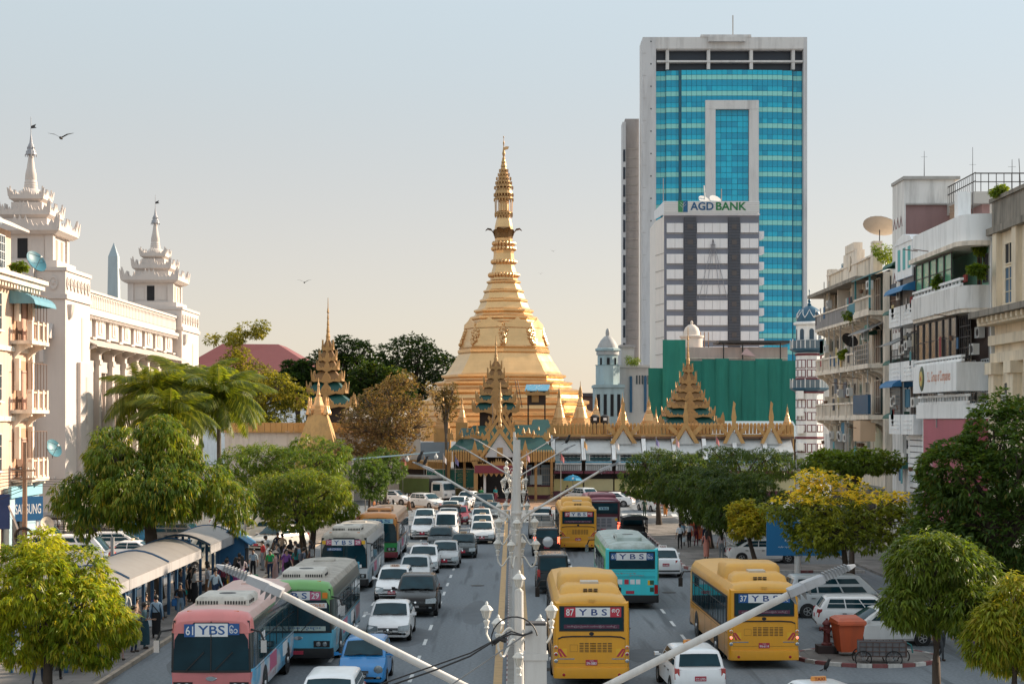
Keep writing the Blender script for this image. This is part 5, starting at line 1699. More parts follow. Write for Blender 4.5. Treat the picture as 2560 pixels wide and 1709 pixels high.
# ------------------------------------------------------------------ the bank, the glass tower and their neighbours
def glass_tower():
 d=300.0
 t=thing('glass_tower','tall blue glass office tower framed in pale concrete behind the bank','tower',(0,d,0))
 k=d/4200
 X=lambda x:(x-1280)*k
 Z=lambda y:CAM_H-(y-1048)*k
 PC=mat('pale_concrete',(.66,.65,.64),.8,0,.06,.2,.05,.55,(.22,.20,.19),gscale=.35)
 PC2=mat('pale_concrete_side',(.60,.60,.61),.8,0,.06,.2,.05,.5,(.2,.19,.19),gscale=.35)
 G1=mat('glass_mid',(.010,.46,.66),.12,0,.15,.3,spec=.55)
 G2=mat('glass_pale',(.26,.68,.64),.15,0,.10,.3,spec=.5)
 G3=mat('glass_deep',(.004,.33,.52),.12,0,.15,.3,spec=.55)
 DK=mat('dark_louvre',(.018,.028,.045),.4,0,.2,.5)
 xl,xr=X(1607),X(2018)
 MB().box(xl,xr,3.2,7.5,0,Z(92)).build('core',[PC],t)
 MB().box(xl,X(1640),0,3.19,0,Z(93)).build('left_pier',[PC2],t)
 MB().box(X(2009),xr,0,3.19,0,Z(93)).build('right_pier',[PC2],t)
 MB().box(X(1640)+.004,X(2009)-.004,0,3.19,Z(122),Z(93)).build('top_beam',[PC],t)
 MB().box(X(1752),X(1878),-.15,6,Z(93),Z(87)).build('roof_block',[PC],t)
 MB().box(X(1770),X(1862),-.9,-.003,Z(106),Z(95)).build('balcony_box',[PC],t)
 for i in range(18):
  z=6+i*4
  MB().box(xl-.02,xl+.6,-.03,-.003,z,z+.06).build('joint',[CONC],t)
  MB().box(X(1626),X(1629),-.03,-.003,z+2,z+2.25).build('drain_hole',[DK],t)
 MB().box(X(1640)+.01,X(2009)-.01,1.5,3.1,Z(173),Z(122)-.01).build('louvre_wall',[DK],t)
 for y0,y1 in((150.5,155),(119,124)):
  MB().box(X(1642),X(2008),.2,1.49,Z(y1),Z(y0)).build('louvre_beam',[PC],t)
 for x in(1669,1772,1879,1984):
  MB().box(X(x-4),X(x+4),.3,1.48,Z(172.5),Z(124)-.003).build('louvre_post',[PC],t)
 def plan(x):
  x=x-1640
  if x<30:return 1.4
  if x<58:return .9
  if x>345:return 1.4
  if x>318:return .9
  return .5-.25*math.sin((x-58)/260*PI)
 cols=np.linspace(1641,2008,30)
 y0,fl=174.0,40.4
 rows=[]
 y=y0
 while y<905:
  rows+=[(y,y+12.2,'m'),(y+12.2,y+24.4,'p'),(y+24.4,y+fl,'d')]
  y+=fl
 n_ind=0
 meshes={}
 rest=MB()
 GM=[G1,G2,G3]
 bay=(1763,1898,252,905)
 for ri,(ya,yb,ty)in enumerate(rows):
  for ci in range(len(cols)-1):
   xa,xb=cols[ci],cols[ci+1]
   xm=(xa+xb)/2
   if bay[0]<xm<bay[1]and ya>bay[2]-6:
    continue
   if ya>535 and 1655<xm<1895:
    continue
   pl=plan(xm)
   q=ty
   if q=='m' and random.random()<.12:q='d'
   mi={'m':0,'p':1,'d':2}[q]
   tilt=random.uniform(-.012,.012)
   g_=.022
   if n_ind<300 and ya>174 and random.random()<.42:
    w_,h_=(xb-xa)*k-2*g_,(yb-ya)*k-2*g_
    key=(round(w_,2),round(h_,2),mi)
    if key not in meshes:
     mm=MB().box(-w_/2,w_/2,0,.05,-h_/2,h_/2).build('pane',[GM[mi]],t)
     meshes[key]=mm.data
     o=mm
    else:
     o=link('pane',meshes[key],t)
    o.location=(X(xm),pl,Z((ya+yb)/2))
    o.rotation_euler=(tilt,0,tilt)
    n_ind+=1
   else:
    rest.box(X(xa)+g_,X(xb)-g_,pl+tilt,pl+.05,Z(yb)+g_,Z(ya)-g_,mi)
 ro=rest.build('panes',GM,t,kind='stuff')
 for i,(xa,xb,pl)in enumerate(((1640.5,1670,1.46),(1670,1698,.96),(1698,1958,.56),(1958,1985,.96),(1985,2008.5,1.46))):
  MB().box(X(xa),X(xb)-.003,pl,3.15,0,Z(174)).build('mullion_backing',[mat('mullion',(.01,.10,.15),.5)],t)
 MB().box(X(1763),X(1788),-.5,1.0,0,Z(274)).build('portal_leg',[PC],t)
 MB().box(X(1872),X(1896),-.5,1.0,0,Z(274)).build('portal_leg',[PC],t)
 MB().box(X(1763)-.01,X(1896)+.01,-.55,1.0,Z(274),Z(252)).build('portal_head',[PC],t)
 c2=np.linspace(1788.5,1871.5,7)
 pr=MB()
 y=275.0
 j=0
 while y<520:
  for ci in range(6):
   mi=[2,0,2,0][j%4]if random.random()>.1 else 0
   pr.box(X(c2[ci])+.03,X(c2[ci+1])-.03,.2,.26,Z(y+14.2)+.03,Z(y)-.03,mi)
  y+=14.2;j+=1
 pr.build('portal_panes',GM,t,kind='stuff')
 MB().box(X(1788),X(1872),.28,.9,0,Z(274)).build('mullion_backing',[mat('mullion',(.01,.10,.15),.5)],t)
 wl,wr=X(1562),X(1606)
 MB().box(wl+.6,wr,8,12,0,Z(277)).build('side_wing',[mat('brown_grey_concrete',(.36,.34,.34),.8,0,.06,.3,0,.3,gscale=.4)],t)
 MB().box(wl,wl+.59,6,10,0,Z(290)).build('side_wing_fin',[PC2],t)
 for i in range(29):
  z=12+i*1.65
  MB().box(wl+.61,wr-.1,7.9,7.99,z,z+.12).build('floor_line',[CONC],t)
 for i in range(14):
  MB().box(wl+.1,wl+.5,5.93,5.997,14+i*3.2,16.2+i*3.2).build('fin_window',[DK],t)
 MB().tube([(X(1847),8,Z(92)),(X(1847),8,Z(12))],.12,5).build('mast',[CONC],t)
 MB().tube([(X(1988),8,Z(92)),(X(1988),8,Z(68))],.08,5).build('mast',[CONC],t)
 return t
glass_tower()
def bank():
 d=250.0
 k=d/4200
 X=lambda x:(x-1280)*k
 Z=lambda y:CAM_H-(y-1048)*k
 t=thing('bank_building','grey banded office building with rooftop AGD BANK sign','building',(0,d,0))
 WP=mat('white_spandrel',(.78,.79,.81),.45,0,.05,.3,0,.12)
 BG=mat('blue_grey_glass',(.17,.19,.245),.15,0,.15,.4,spec=.5)
 DK=mat('dark_grille',(.075,.084,.105),.5,0,.2,1)
 CR=mat('skylit_side',(.85,.78,.72),.8,0,.05,.3,0,.15)  # white-painted side, coloured light cream to paint in the sky light on it
 xl,xr=X(1661),X(1899)
 MB().box(xl,xr,.5,14,0,Z(536)).build('core',[BG],t)
 MB().loft([[(X(1644),3.6,0),(xl-.01,.4,0),(xl-.01,14,0),(X(1644),14,0)],[(X(1644),3.6,Z(545)),(xl-.01,.4,Z(540)),(xl-.01,14,Z(540)),(X(1644),14,Z(545))]]).build('side_wall',[CR],t)
 for i in range(12):
  z=6+i*2.5
  MB().bar((X(1643.5),3.55,z-.1),(xl-.02,.36,z+.0),.07).build('side_joint',[CONC],t)
 fl=38.6
 segs=[(1667,1709),(1743,1820),(1852,1897)]
 y=557.0
 while y<900:
  for a,b in segs:
   n=2 if b-a<60 else 4
   for j in range(n):
    xa,xb=a+(b-a)*j/n,a+(b-a)*(j+1)/n
    MB().box(X(xa)+.02,X(xb)-.02,.3,.495,Z(y+23.5),Z(y)).build('spandrel_panel',[WP],t)
  for a,b in segs:
   MB().box(X(a),X(b),.44,.498,Z(y+26.5),Z(y+25)).build('window_line',[CONC],t)
  for sx in(1902,):
   bx=MB().box(xr+.005,X(1914),1.5,4.0,Z(y+36),Z(y+18)).build('side_balcony',[WP],t)
  y+=fl
 for a,b in((1711,1741),(1822,1850)):
  MB().box(X(a),X(b),.15,.49,0,Z(543)).build('grille_strip',[DK],t)
  for i in range(60):
   z=Z(900)+i*.42
   if z<Z(548):
    MB().box(X(a)+.03,X(b)-.03,.11,.148,z,z+.16).build('grille_slat',[mat('grille_slat',(.05,.055,.07),.5)],t)
  y=556
  for i in range(9):
   MB().box(X(a+8),X(b-8),.07,.108,Z(y+16+fl*i),Z(y+4+fl*i)).build('small_window',[mat('dull_brown_glass',(.09,.08,.08),.4)],t)
 for p,q in(((1783,598),(1748,745)),((1783,598),(1818,745)),((1783,598),(1765,745)),((1783,598),(1801,745)),((1765,668),(1800,668)),((1757,708),(1809,708)),((1748,745),(1818,745)),((1783,598),(1783,640)),((1776,612),(1790,612))):
  MB().bar((X(p[0]),.1,Z(p[1])),(X(q[0]),.1,Z(q[1])),.07).build('light_frame',[mat('frame_rod',(.30,.30,.33),.5,.3)],t)
 sb=MB().box(X(1659),X(1897),-.5,.3,Z(534),Z(504)).build('sign_board',[mat('sign_white',(.70,.71,.71),.5,0,.03,1)],t)
 for i in range(6):
  MB().box(X(1659),X(1897),-.53,-.503,Z(531-i*4.5),Z(531-i*4.5)+.03).build('board_line',[CONC],sb)
 MB().box(X(1657),X(1899),-.45,.35,Z(538),Z(535)).build('sign_ledge',[WP],t)
 MB().loft([[(X(1641),4,Z(540)),(X(1659),-.4,Z(535)),(X(1660),.3,Z(535)),(X(1644),4,Z(540))],[(X(1641),4,Z(520)),(X(1659),-.4,Z(504)),(X(1660),.3,Z(504)),(X(1644),4,Z(520))]]).build('side_board',[WP],t)
 lm=MB();letters(lm,'AGD',X(1754),Z(516.5),X(1783)-X(1725),1.22,-.56,bold=.022)
 lm.build('lettering',[mat('letters_blue',(.01,.09,.22),.5)],sb)
 lm=MB();letters(lm,'BANK',X(1827),Z(516.5),X(1865)-X(1789),1.22,-.56,bold=.022)
 lm.build('lettering',[mat('letters_green',(.01,.18,.06),.5)],sb)
 xc,zc=X(1707),Z(517)
 MB().box(xc-.75,xc,-.55,-.52,zc-.85,zc+.85).build('emblem',[mat('emblem_green',(.04,.24,.10),.5)],sb)
 MB().box(xc+.0,xc+.68,-.55,-.52,zc-.85,zc+.85).build('emblem',[mat('emblem_blue',(.01,.11,.25),.5)],sb)
 for a,b in(((-.05,-.75),(.02,.6)),((-.03,-.2),(-.5,.25)),((-.03,-.1),(.45,.3)),((0,.15),(-.4,.6)),((0,.2),(.35,.68))):
  MB().bar((xc+a[0],-.57,zc+a[1]),(xc+b[0],-.57,zc+b[1]),.12,.03).build('emblem_leaf',[WHITE],sb)
 for x,r_ in((1763,1.0),(1792,1.1)):
  MB().lathe([(.1,0),(r_*.6,.12),(r_,.4)],14).build('roof_dish',[ACW],t,loc=(X(x),2.5,Z(500)),rot=(R(50),0,R(30)),smooth=50)
 MB().tube([(X(1768),2.5,Z(504)),(X(1765),2.5,Z(458))],.1,5).build('roof_mast',[ACW],t)
 MB().tube([(X(1809),2.5,Z(504)),(X(1809),2.5,Z(466))],.08,5).build('roof_mast',[CONC],t)
 MB().tube([(X(1662),2.5,Z(504)),(X(1662),2.5,Z(440))],.07,5).build('roof_mast',[CONC],t)
 return t
bank()
def netting_building():
 d=226.0
 k=d/4200
 X=lambda x:(x-1280)*k
 Z=lambda y:CAM_H-(y-1048)*k
 t=thing('netted_building','building wrapped in green construction netting below the bank','building',(0,d,0))
 NET=mat('green_netting',(.004,.165,.125),.65,0,.2,.25,.1,.45,(.02,.30,.23),gscale=.5)  # pale streak layer paints sunlit stripes into the netting colour
 NETL=mat('green_netting_pale',(.005,.185,.14),.6,0,.2,.25,.1,.45,(.03,.34,.26),gscale=.5)  # same painted lit stripes over a paler green
 PINKW=mat('pinkish_wall',(.52,.42,.38),.85,0,.08,.4,0,.25)
 MB().box(X(1690),X(1975),2,16,0,Z(866)).build('core',[PINKW],t)
 MB().box(X(1690)-.1,X(1975),1.9,2.0,Z(895),Z(893)).build('string_course',[CREAM2],t)
 n=9
 xs=np.linspace(1690,1990,n+1)
 for i in range(n):
  m=MB()
  nx,nz=5,6
  pts=[]
  for j in range(nz+1):
   for q in range(nx+1):
    pts.append((X(xs[i])+(X(xs[i+1])-X(xs[i]))*q/nx,.6+.05*math.sin(q*1.3+i)+.07*math.sin(j*1.7+i*2.1)+(0 if q in(0,nx)else random.uniform(-.04,.04)),0.0+Z(898+3*math.sin(i*1.7))*j/nz))
  m.add(pts,[(j*(nx+1)+q,j*(nx+1)+q+1,(j+1)*(nx+1)+q+1,(j+1)*(nx+1)+q)for j in range(nz)for q in range(nx)])
  m.build('netting_sheet',[NET if i%3 else NETL],t,smooth=60,fix=False)
 for x0,x1,y0,dd in((1655,1712,850,-1.0),(1620,1690,920,-.5)):
  m=MB()
  pts=[]
  for j in range(7):
   for q in range(6):
    pts.append((X(x0)+(X(x1)-X(x0))*q/5,dd+.12*math.sin(q*1.9+j*.6),Z(y0)*j/6))
  m.add(pts,[(j*6+q,j*6+q+1,(j+1)*6+q+1,(j+1)*6+q)for j in range(6)for q in range(5)])
  m.build('netting_sheet',[NETL if x0>1640 else NET],t,smooth=60,fix=False)
 for x in xs:
  MB().tube([(X(x),.45,Z(1060)),(X(x),.45,Z(896))],.035,5).build('scaffold_pole',[NET],t)
 MB().lathe([(1.5,0),(1.5,1.6),(1.7,1.7),(1.7,1.9),(1.15,2.0),(1.1,2.5),(.9,3.0),(.45,3.4),(.15,3.5),(.2,3.8),(.05,4.0)],16,(X(1739),5,Z(870))).build('cupola',[mat('cream_cupola',(.70,.62,.55),.8)],t,smooth=40)
 MB().box(X(1800),X(1980),1.0,8,Z(856),Z(850)).build('roof_shelter',[IRON],t)
 for x in(1812,1860,1955):
  MB().tube([(X(x),1.3,Z(898)),(X(x),1.3,Z(855))],.1,5).build('shelter_post',[IRON],t)
 MB().prism([(X(1855),Z(885)),(X(1893),Z(890)),(X(1868),Z(868))],'y',.9,.96).build('hanging_cloth',[mat('faded_cloth',(.55,.40,.40),.9)],t)
 for x in(1764,1774,1784):
  MB().tube([(X(x),6,Z(880)),(X(x),6,Z(824))],.06,4).build('rebar',[RUST],t)
 return t
netting_building()
def far_left_tower():

 d=262.0
 k=d/4200
 X=lambda x:(x-1280)*k
 Z=lambda y:CAM_H-(y-1048)*k
 t=thing('domed_turret','faded blue-green domed turret between pagoda and glass tower','tower',(0,d,0))
 BL=mat('faded_aqua_stone',(.42,.54,.57),.85,0,.15,.3,.1,.5,(.10,.12,.12),gscale=.5)
 BL2=mat('faded_aqua_trim',(.38,.50,.53),.85,0,.15,.3,.1,.4,(.12,.14,.14),gscale=.5)
 xc=X(1522)
 MB().box(X(1488),X(1560),0,8,0,Z(968)).build('wall',[BL],t)
 MB().box(X(1485),X(1562),-.3,8.2,Z(968),Z(961)).build('cornice',[BL2],t)
 MB().lathe([(2.0,0),(2.0,3.1),(2.15,3.2)],8,(xc,3,Z(962)),PI/8).build('turret_base',[BL],t)
 MB().lathe([(1.7,0),(1.7,2.4),(2.1,2.6),(2.1,2.9),(1.8,3.0)],8,(xc,3,Z(916)),PI/8).build('belfry',[BL2],t)
 for a in(-1,0,1):
  MB().box(xc+a*1.05-.22,xc+a*1.05+.22,1.30+abs(a)*.45,1.42+abs(a)*.45,Z(912),Z(893)).build('arch_opening',[DARKIN],t)
 MB().lathe([(1.8,0),(1.78,.7),(1.55,1.5),(1.1,2.3),(.55,2.9),(.3,3.0),(.35,3.4),(.3,3.9),(.1,4.2)],16,(xc,3,Z(898)+.8)).build('dome',[mat('lead_dome',(.42,.43,.43),.7,0,.12,.5,0,.4)],t,smooth=40)
 for i in range(4):
  MB().box(X(1492+i*17),X(1500+i*17),-.06,-.003,Z(1040),Z(985)).build('window',[DARKIN],t)
 p=thing('office_podium','pale office podium at the foot of the glass tower','building',(0,268,0))
 kk=268/4200
 X2=lambda x:(x-1280)*kk
 Z2=lambda y:CAM_H-(y-1048)*kk
 G=mat('pale_podium',(.50,.51,.53),.7,0,.06,.3,0,.2)
 MB().box(X2(1550),X2(1660),0,20,0,Z2(918)).build('wall',[G],p)
 MB().box(X2(1547),X2(1660),-.6,20,Z2(918),Z2(912)).build('cornice',[G],p)
 MB().box(X2(1553),X2(1585),-.5,10,Z2(912),Z2(868)).build('upper_wall',[G],p)
 MB().box(X2(1549),X2(1588),-1.0,10,Z2(868),Z2(862)).build('upper_cornice',[mat('grey_cornice',(.30,.30,.32),.7)],p)
 for i in range(3):
  MB().box(X2(1574+i*36),X2(1580+i*36),-.4,-.003,Z2(1030),Z2(940)).build('blue_fin',[mat('blue_fin',(.01,.09,.20),.5)],p)
 for i in range(9):
  MB().box(X2(1590+i*7),X2(1594+i*7),-.08,-.003,Z2(960),Z2(938)).build('window',[WINB],p)
 b=thing('brown_building','low brown building behind the right side of the pagoda','building',(0,275,0))
 k3=275/4200
 MB().box((1420-1280)*k3,(1500-1280)*k3,0,12,0,CAM_H-(990-1048)*k3).build('wall',[mat('brown_wall',(.22,.12,.09),.85,0,.1,.4)],b)
 MB().box((1418-1280)*k3,(1502-1280)*k3,-.3,12.3,CAM_H-(990-1048)*k3,CAM_H-(982-1048)*k3).build('roof',[mat('brown_roof',(.14,.11,.11),.85)],b)
far_left_tower()
# ------------------------------------------------------------------ the pagoda and its compound
def gold_mat(name,col,rough=.3,metal=.85,leafs=.35,bump=.25):
 m,t,n,b=_nodes(name)
 L=t.links.new
 tc=n.new('ShaderNodeTexCoord')
 mp=n.new('ShaderNodeMapping');mp.inputs['Rotation'].default_value=(R(90),0,0)
 L(tc.outputs['Object'],mp.inputs[0])
 nz=n.new('ShaderNodeTexNoise');nz.inputs['Scale'].default_value=.8;nz.inputs['Detail'].default_value=8
 L(tc.outputs['Object'],nz.inputs['Vector'])
 br=n.new('ShaderNodeTexBrick');br.inputs['Scale'].default_value=1.0
 br.inputs['Brick Width'].default_value=.9;br.inputs['Row Height'].default_value=.45;br.inputs['Mortar Size'].default_value=.008
 br.inputs['Color1'].default_value=(1,1,1,1);br.inputs['Color2'].default_value=(.86,.84,.80,1);br.inputs['Mortar'].default_value=(.6,.55,.5,1)
 L(mp.outputs[0],br.inputs['Vector'])
 mx=n.new('ShaderNodeMix');mx.data_type='RGBA'
 mx.inputs[6].default_value=tuple(c*.78 for c in col)+(1,);mx.inputs[7].default_value=tuple(min(1,c*1.15)for c in col)+(1,)
 L(nz.outputs[0],mx.inputs[0])
 ml=n.new('ShaderNodeMix');ml.data_type='RGBA';ml.blend_type='MULTIPLY';ml.inputs[0].default_value=leafs
 L(mx.outputs[2],ml.inputs[6]);L(br.outputs[0],ml.inputs[7])
 L(ml.outputs[2],b.inputs['Base Color'])
 b.inputs['Metallic'].default_value=metal
 mr=n.new('ShaderNodeMapRange');mr.inputs[3].default_value=rough*.75;mr.inputs[4].default_value=rough*1.35
 L(nz.outputs[0],mr.inputs[0]);L(mr.outputs[0],b.inputs['Roughness'])
 bp=n.new('ShaderNodeBump');bp.inputs['Strength'].default_value=bump;bp.inputs['Distance'].default_value=.03
 L(nz.outputs[0],bp.inputs['Height']);L(bp.outputs[0],b.inputs['Normal'])
 return m
GOLD=gold_mat('gold_leaf',(.78,.49,.23),.31,.75)
GOLDB=gold_mat('bright_gold',(.68,.42,.20),.38,.55)
GOLDT=gold_mat('gilded_wood',(.42,.25,.10),.5,.3,.2,.5)
GOLDD=gold_mat('bronze_shadow_gold',(.24,.13,.05),.55,.35,.2,.6)  # bronze of the petals; also paints shadow onto upper tier roofs
GOLDP2=mat('gold_paint',(.50,.29,.105),.55,.12,.2,2,.2,.4,(.20,.11,.05))
ROOFG=mat('teal_roof_tin',(.010,.075,.066),.5,.1,.2,1.5,0,.3,(.02,.05,.05))
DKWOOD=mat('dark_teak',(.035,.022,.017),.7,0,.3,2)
PX,PY=-1.05,212.0
KP=212/4200.0
def pz(y):return CAM_H-(y-1048)*KP
def pr_(h):return h*KP
pg=thing('golden_pagoda','great golden stupa with octagonal bell and tall spire at centre','pagoda',(PX,PY,0))
PH=-PI/2
def ring(name,prof,n=8,M=GOLD,smooth=None,parent=pg):

 m=MB().lathe([(pr_(h),pz(y))for h,y in prof],n,ph=PH)
 return m.build(name,[M],parent,smooth=smooth)
ring('terrace',[(262,1100),(262,1080),(240,1078),(240,1068),(247,1064),(247,1056),(232,1052)])
ring('terrace',[(232,1056),(228,1050),(228,1042),(236,1039),(236,1032),(222,1029),(214,1026)])
ring('terrace',[(216,1029),(208,1022),(206,1013),(214,1009),(214,1002),(200,999)])
ring('terrace',[(198,1002),(190,996),(186,986),(194,982),(194,976),(180,972)])
ring('terrace',[(180,976),(170,969),(166,963),(172,960),(172,956),(158,953)])
ring('bell_foot',[(160,956),(150,951),(148,946),(156,943),(156,938),(146,935)])
ring('lower_bell',[(148,938),(141,930),(132,916),(124,904),(116,890),(112,884)])
ring('bell_band',[(112,886),(115,882),(115,876),(111,873),(113,870),(108,866)])
ring('bell',[(109,868),(105,856),(102,840),(99,824),(93,811),(83,806)])
for k in range(8):
 a=PH+2*PI*k/8
 a2=a+PI/8
 dv=Vector((math.cos(a2),math.sin(a2),0))
 tv=Vector((-math.sin(a2),math.cos(a2),0))
 ap=math.cos(PI/8)
 pts=[]
 r0,r1=pr_(100)*ap,pr_(92)*ap
 w_=pr_(95)*math.sin(PI/8)*.96
 outl=[(-1,822),(-.97,812),(-.6,808),(-.25,803),(0,797),(.25,803),(.6,808),(.97,812),(1,822)]
 f_=[dv*(r0*.985-(822-y)*KP*.10+.12)+tv*(w_*u)+Vector((0,0,pz(y)))for u,y in outl]
 b_=[p-dv*.22 for p in f_]
 m=MB();n_=len(f_)
 m.add(f_+b_,[tuple(range(n_)),tuple(n_+i for i in reversed(range(n_)))]+[(i,n_+i,n_+(i+1)%n_,(i+1)%n_)for i in range(n_)])
 m.build('lotus_lip',[GOLD],pg)
 e=Vector((math.cos(a),math.sin(a),0))
 et=Vector((-math.sin(a),math.cos(a),0))
 mp_=MB()
 for i in range(34):
  y=814+48*(i/33.0)
  rr_=pr_(93+(y-811)*.30)+.02
  wv=(.95-.45*(i/33.0))*random.uniform(-1,1)*.8
  c=e*rr_-e*abs(wv)*.36+et*wv+Vector((0,0,pz(y)))
  s_=random.uniform(.16,.30)
  mp_.lathe([(.02,-s_),(s_*.8,-s_*.5),(s_,0),(s_*.8,s_*.5),(.02,s_)],5,c)
 mp_.build('carved_panel',[GOLDB],pg,kind='stuff')
ring('moulding',[(86,812),(82,806),(80,801),(84,798),(84,793),(76,790)])
ring('moulding',[(78,793),(73,788),(70,783),(75,780),(75,776),(66,772)])
ring('spire_ring',[(68,776),(63,768),(58,757),(60,754),(60,750),(54,747)])
ring('spire_ring',[(55,750),(51,741),(48,733),(51,730),(51,727),(45,724)])
ring('spire_ring',[(46,727),(42,718),(39,710),(43,707),(43,704),(37,701)])
ring('spire_ring',[(38,704),(34,700),(33,693),(38,690),(38,686),(33,683)])
ring('lotus_band',[(33,686),(30,678),(27,668),(26,662),(29,659),(29,655),(27,652)])
pt=MB()
for zz,h_,nn in((688,36,28),(655,29,22),(622,28,20),(609,26,20)):
 for k in range(nn):
  a=2*PI*k/nn
  pt.lathe([(.02,-.3),(.2,-.15),(.24,0),(.2,.15),(.02,.3)],5,(pr_(h_)*math.cos(a),pr_(h_)*math.sin(a),pz(zz)))
pt.build('lotus_beads',[GOLDB],pg,kind='stuff')
ring('lotus_band',[(27,653),(26,646),(25,634),(26,626),(28,622),(28,618),(24,615)])
ring('lotus_band',[(25,618),(24,612),(26,609),(26,605),(22,602),(22,598),(23,585),(24,574),(22,572)])
for k in range(8):
 a=PH+2*PI*k/8
 e,et=Vector((math.cos(a),math.sin(a),0)),Vector((-math.sin(a),math.cos(a),0))
 path=[(22,596,.4),(25,584,.7),(31,575,.9),(40,573,.7),(46,578,.1)]
 if k%2==1:
  path=[(22,596,.4),(24,586,.6),(27,578,.5),(30,577,.05)]
 v_=[]
 for h_,y,w_ in path:
  for s_ in(-1,1):
   v_.append(e*pr_(h_)+et*(w_*s_)+Vector((0,0,pz(y))))
 m=MB();nn=len(path)
 m.add(v_+[p+Vector((0,0,.08))for p in v_],[(2*i,2*i+1,2*i+3,2*i+2)for i in range(nn-1)]+[(2*nn+2*i,2*nn+2*i+2,2*nn+2*i+3,2*nn+2*i+1)for i in range(nn-1)])
 m.build('petal',[GOLDD],pg)
ring('banana_bud',[(23,575),(22,566),(19,552),(16,540),(14,532),(12,515),(10,495),(6,470)],smooth=None)
hti=MB()
for h0,h1,y0,y1 in((21,21,535,528),(22,23,498,488),(21,22,486,470),(19,20,468,458),(16,17,457,448),(13,14,447,438),(10,11.5,437,428),(8,9.5,427,418),(6.5,7.5,417,408),(5,6,407,399)):
 hti.lathe([(pr_(h1),pz(y0)),(pr_(h1)*1.05,pz(y0-1)),(pr_(h0),pz((y0+y1)/2)),(pr_(h0)*.8,pz(y1))],16)
hti.lathe([(pr_(4),pz(470)),(pr_(3.5),pz(400)),(pr_(3.8),pz(396)),(pr_(2),pz(392)),(pr_(4),pz(384)),(pr_(3),pz(380)),(pr_(1),pz(366)),(pr_(2.0),pz(357)),(.03,pz(352)),(.03,pz(345)),(.09,pz(343)),(.02,pz(340))],8)
for y,h_,nn in((540,21,18),(536,22,18),(500,24,20),(488,24,20),(470,23,16),(458,20,16),(447,18,14),(437,14,12),(427,11,10)):
 for k in range(nn):
  a=2*PI*k/nn+y
  hti.cbox((pr_(h_)*math.cos(a),pr_(h_)*math.sin(a),pz(y)),(.13,.13,.36))
for k in range(20):
 a=2*PI*k/20
 hti.tube([(pr_(21)*math.cos(a),pr_(21)*math.sin(a),pz(532)),(pr_(22)*math.cos(a),pr_(22)*math.sin(a),pz(497))],.045,4)
hti.build('umbrella_crown',[gold_mat('crown_gold',(.50,.30,.13),.4,.6)],pg,kind='stuff')
MB().prism([(.05,pz(376)),(.55,pz(373)),(.7,pz(367)),(.35,pz(366)),(.05,pz(368))],'y',-.03,.03).build('vane',[GOLDB],pg)
def small_stupa(label,x,d,y_top,y_bot,hw,M=None,group='small gilded stupas on the terrace'):
 k=d/4200
 z0,z1=CAM_H-(y_bot-1048)*k,CAM_H-(y_top-1048)*k
 H_,W_=z1-z0,hw*k
 t=thing('small_stupa',label,'stupa',(XA(x,d),d,z0),group=group)
 MB().box(-W_*1.05,W_*1.05,-W_*1.05,W_*1.05,0-z0,.03).build('plinth',[GOLDP2],t)
 MB().lathe([(W_,0),(W_,H_*.06),(W_*.86,H_*.07),(W_*.86,H_*.13),(W_*.74,H_*.14),(W_*.74,H_*.19),(W_*.62,H_*.2)],8,ph=PI/8).build('terrace',[GOLDB],t)
 MB().lathe([(W_*.62,H_*.2),(W_*.56,H_*.24),(W_*.46,H_*.34),(W_*.40,H_*.42),(W_*.30,H_*.45),(W_*.33,H_*.47),(W_*.26,H_*.5),(W_*.28,H_*.52),(W_*.2,H_*.56),(W_*.16,H_*.66)],12).build('bell',[GOLDB],t,smooth=40)
 MB().lathe([(W_*.16,H_*.66),(W_*.20,H_*.67),(W_*.14,H_*.74),(W_*.17,H_*.75),(W_*.10,H_*.84),(W_*.03,H_*.9),(.02,H_)],8).build('umbrella_crown',[GOLDT],t)
 return t
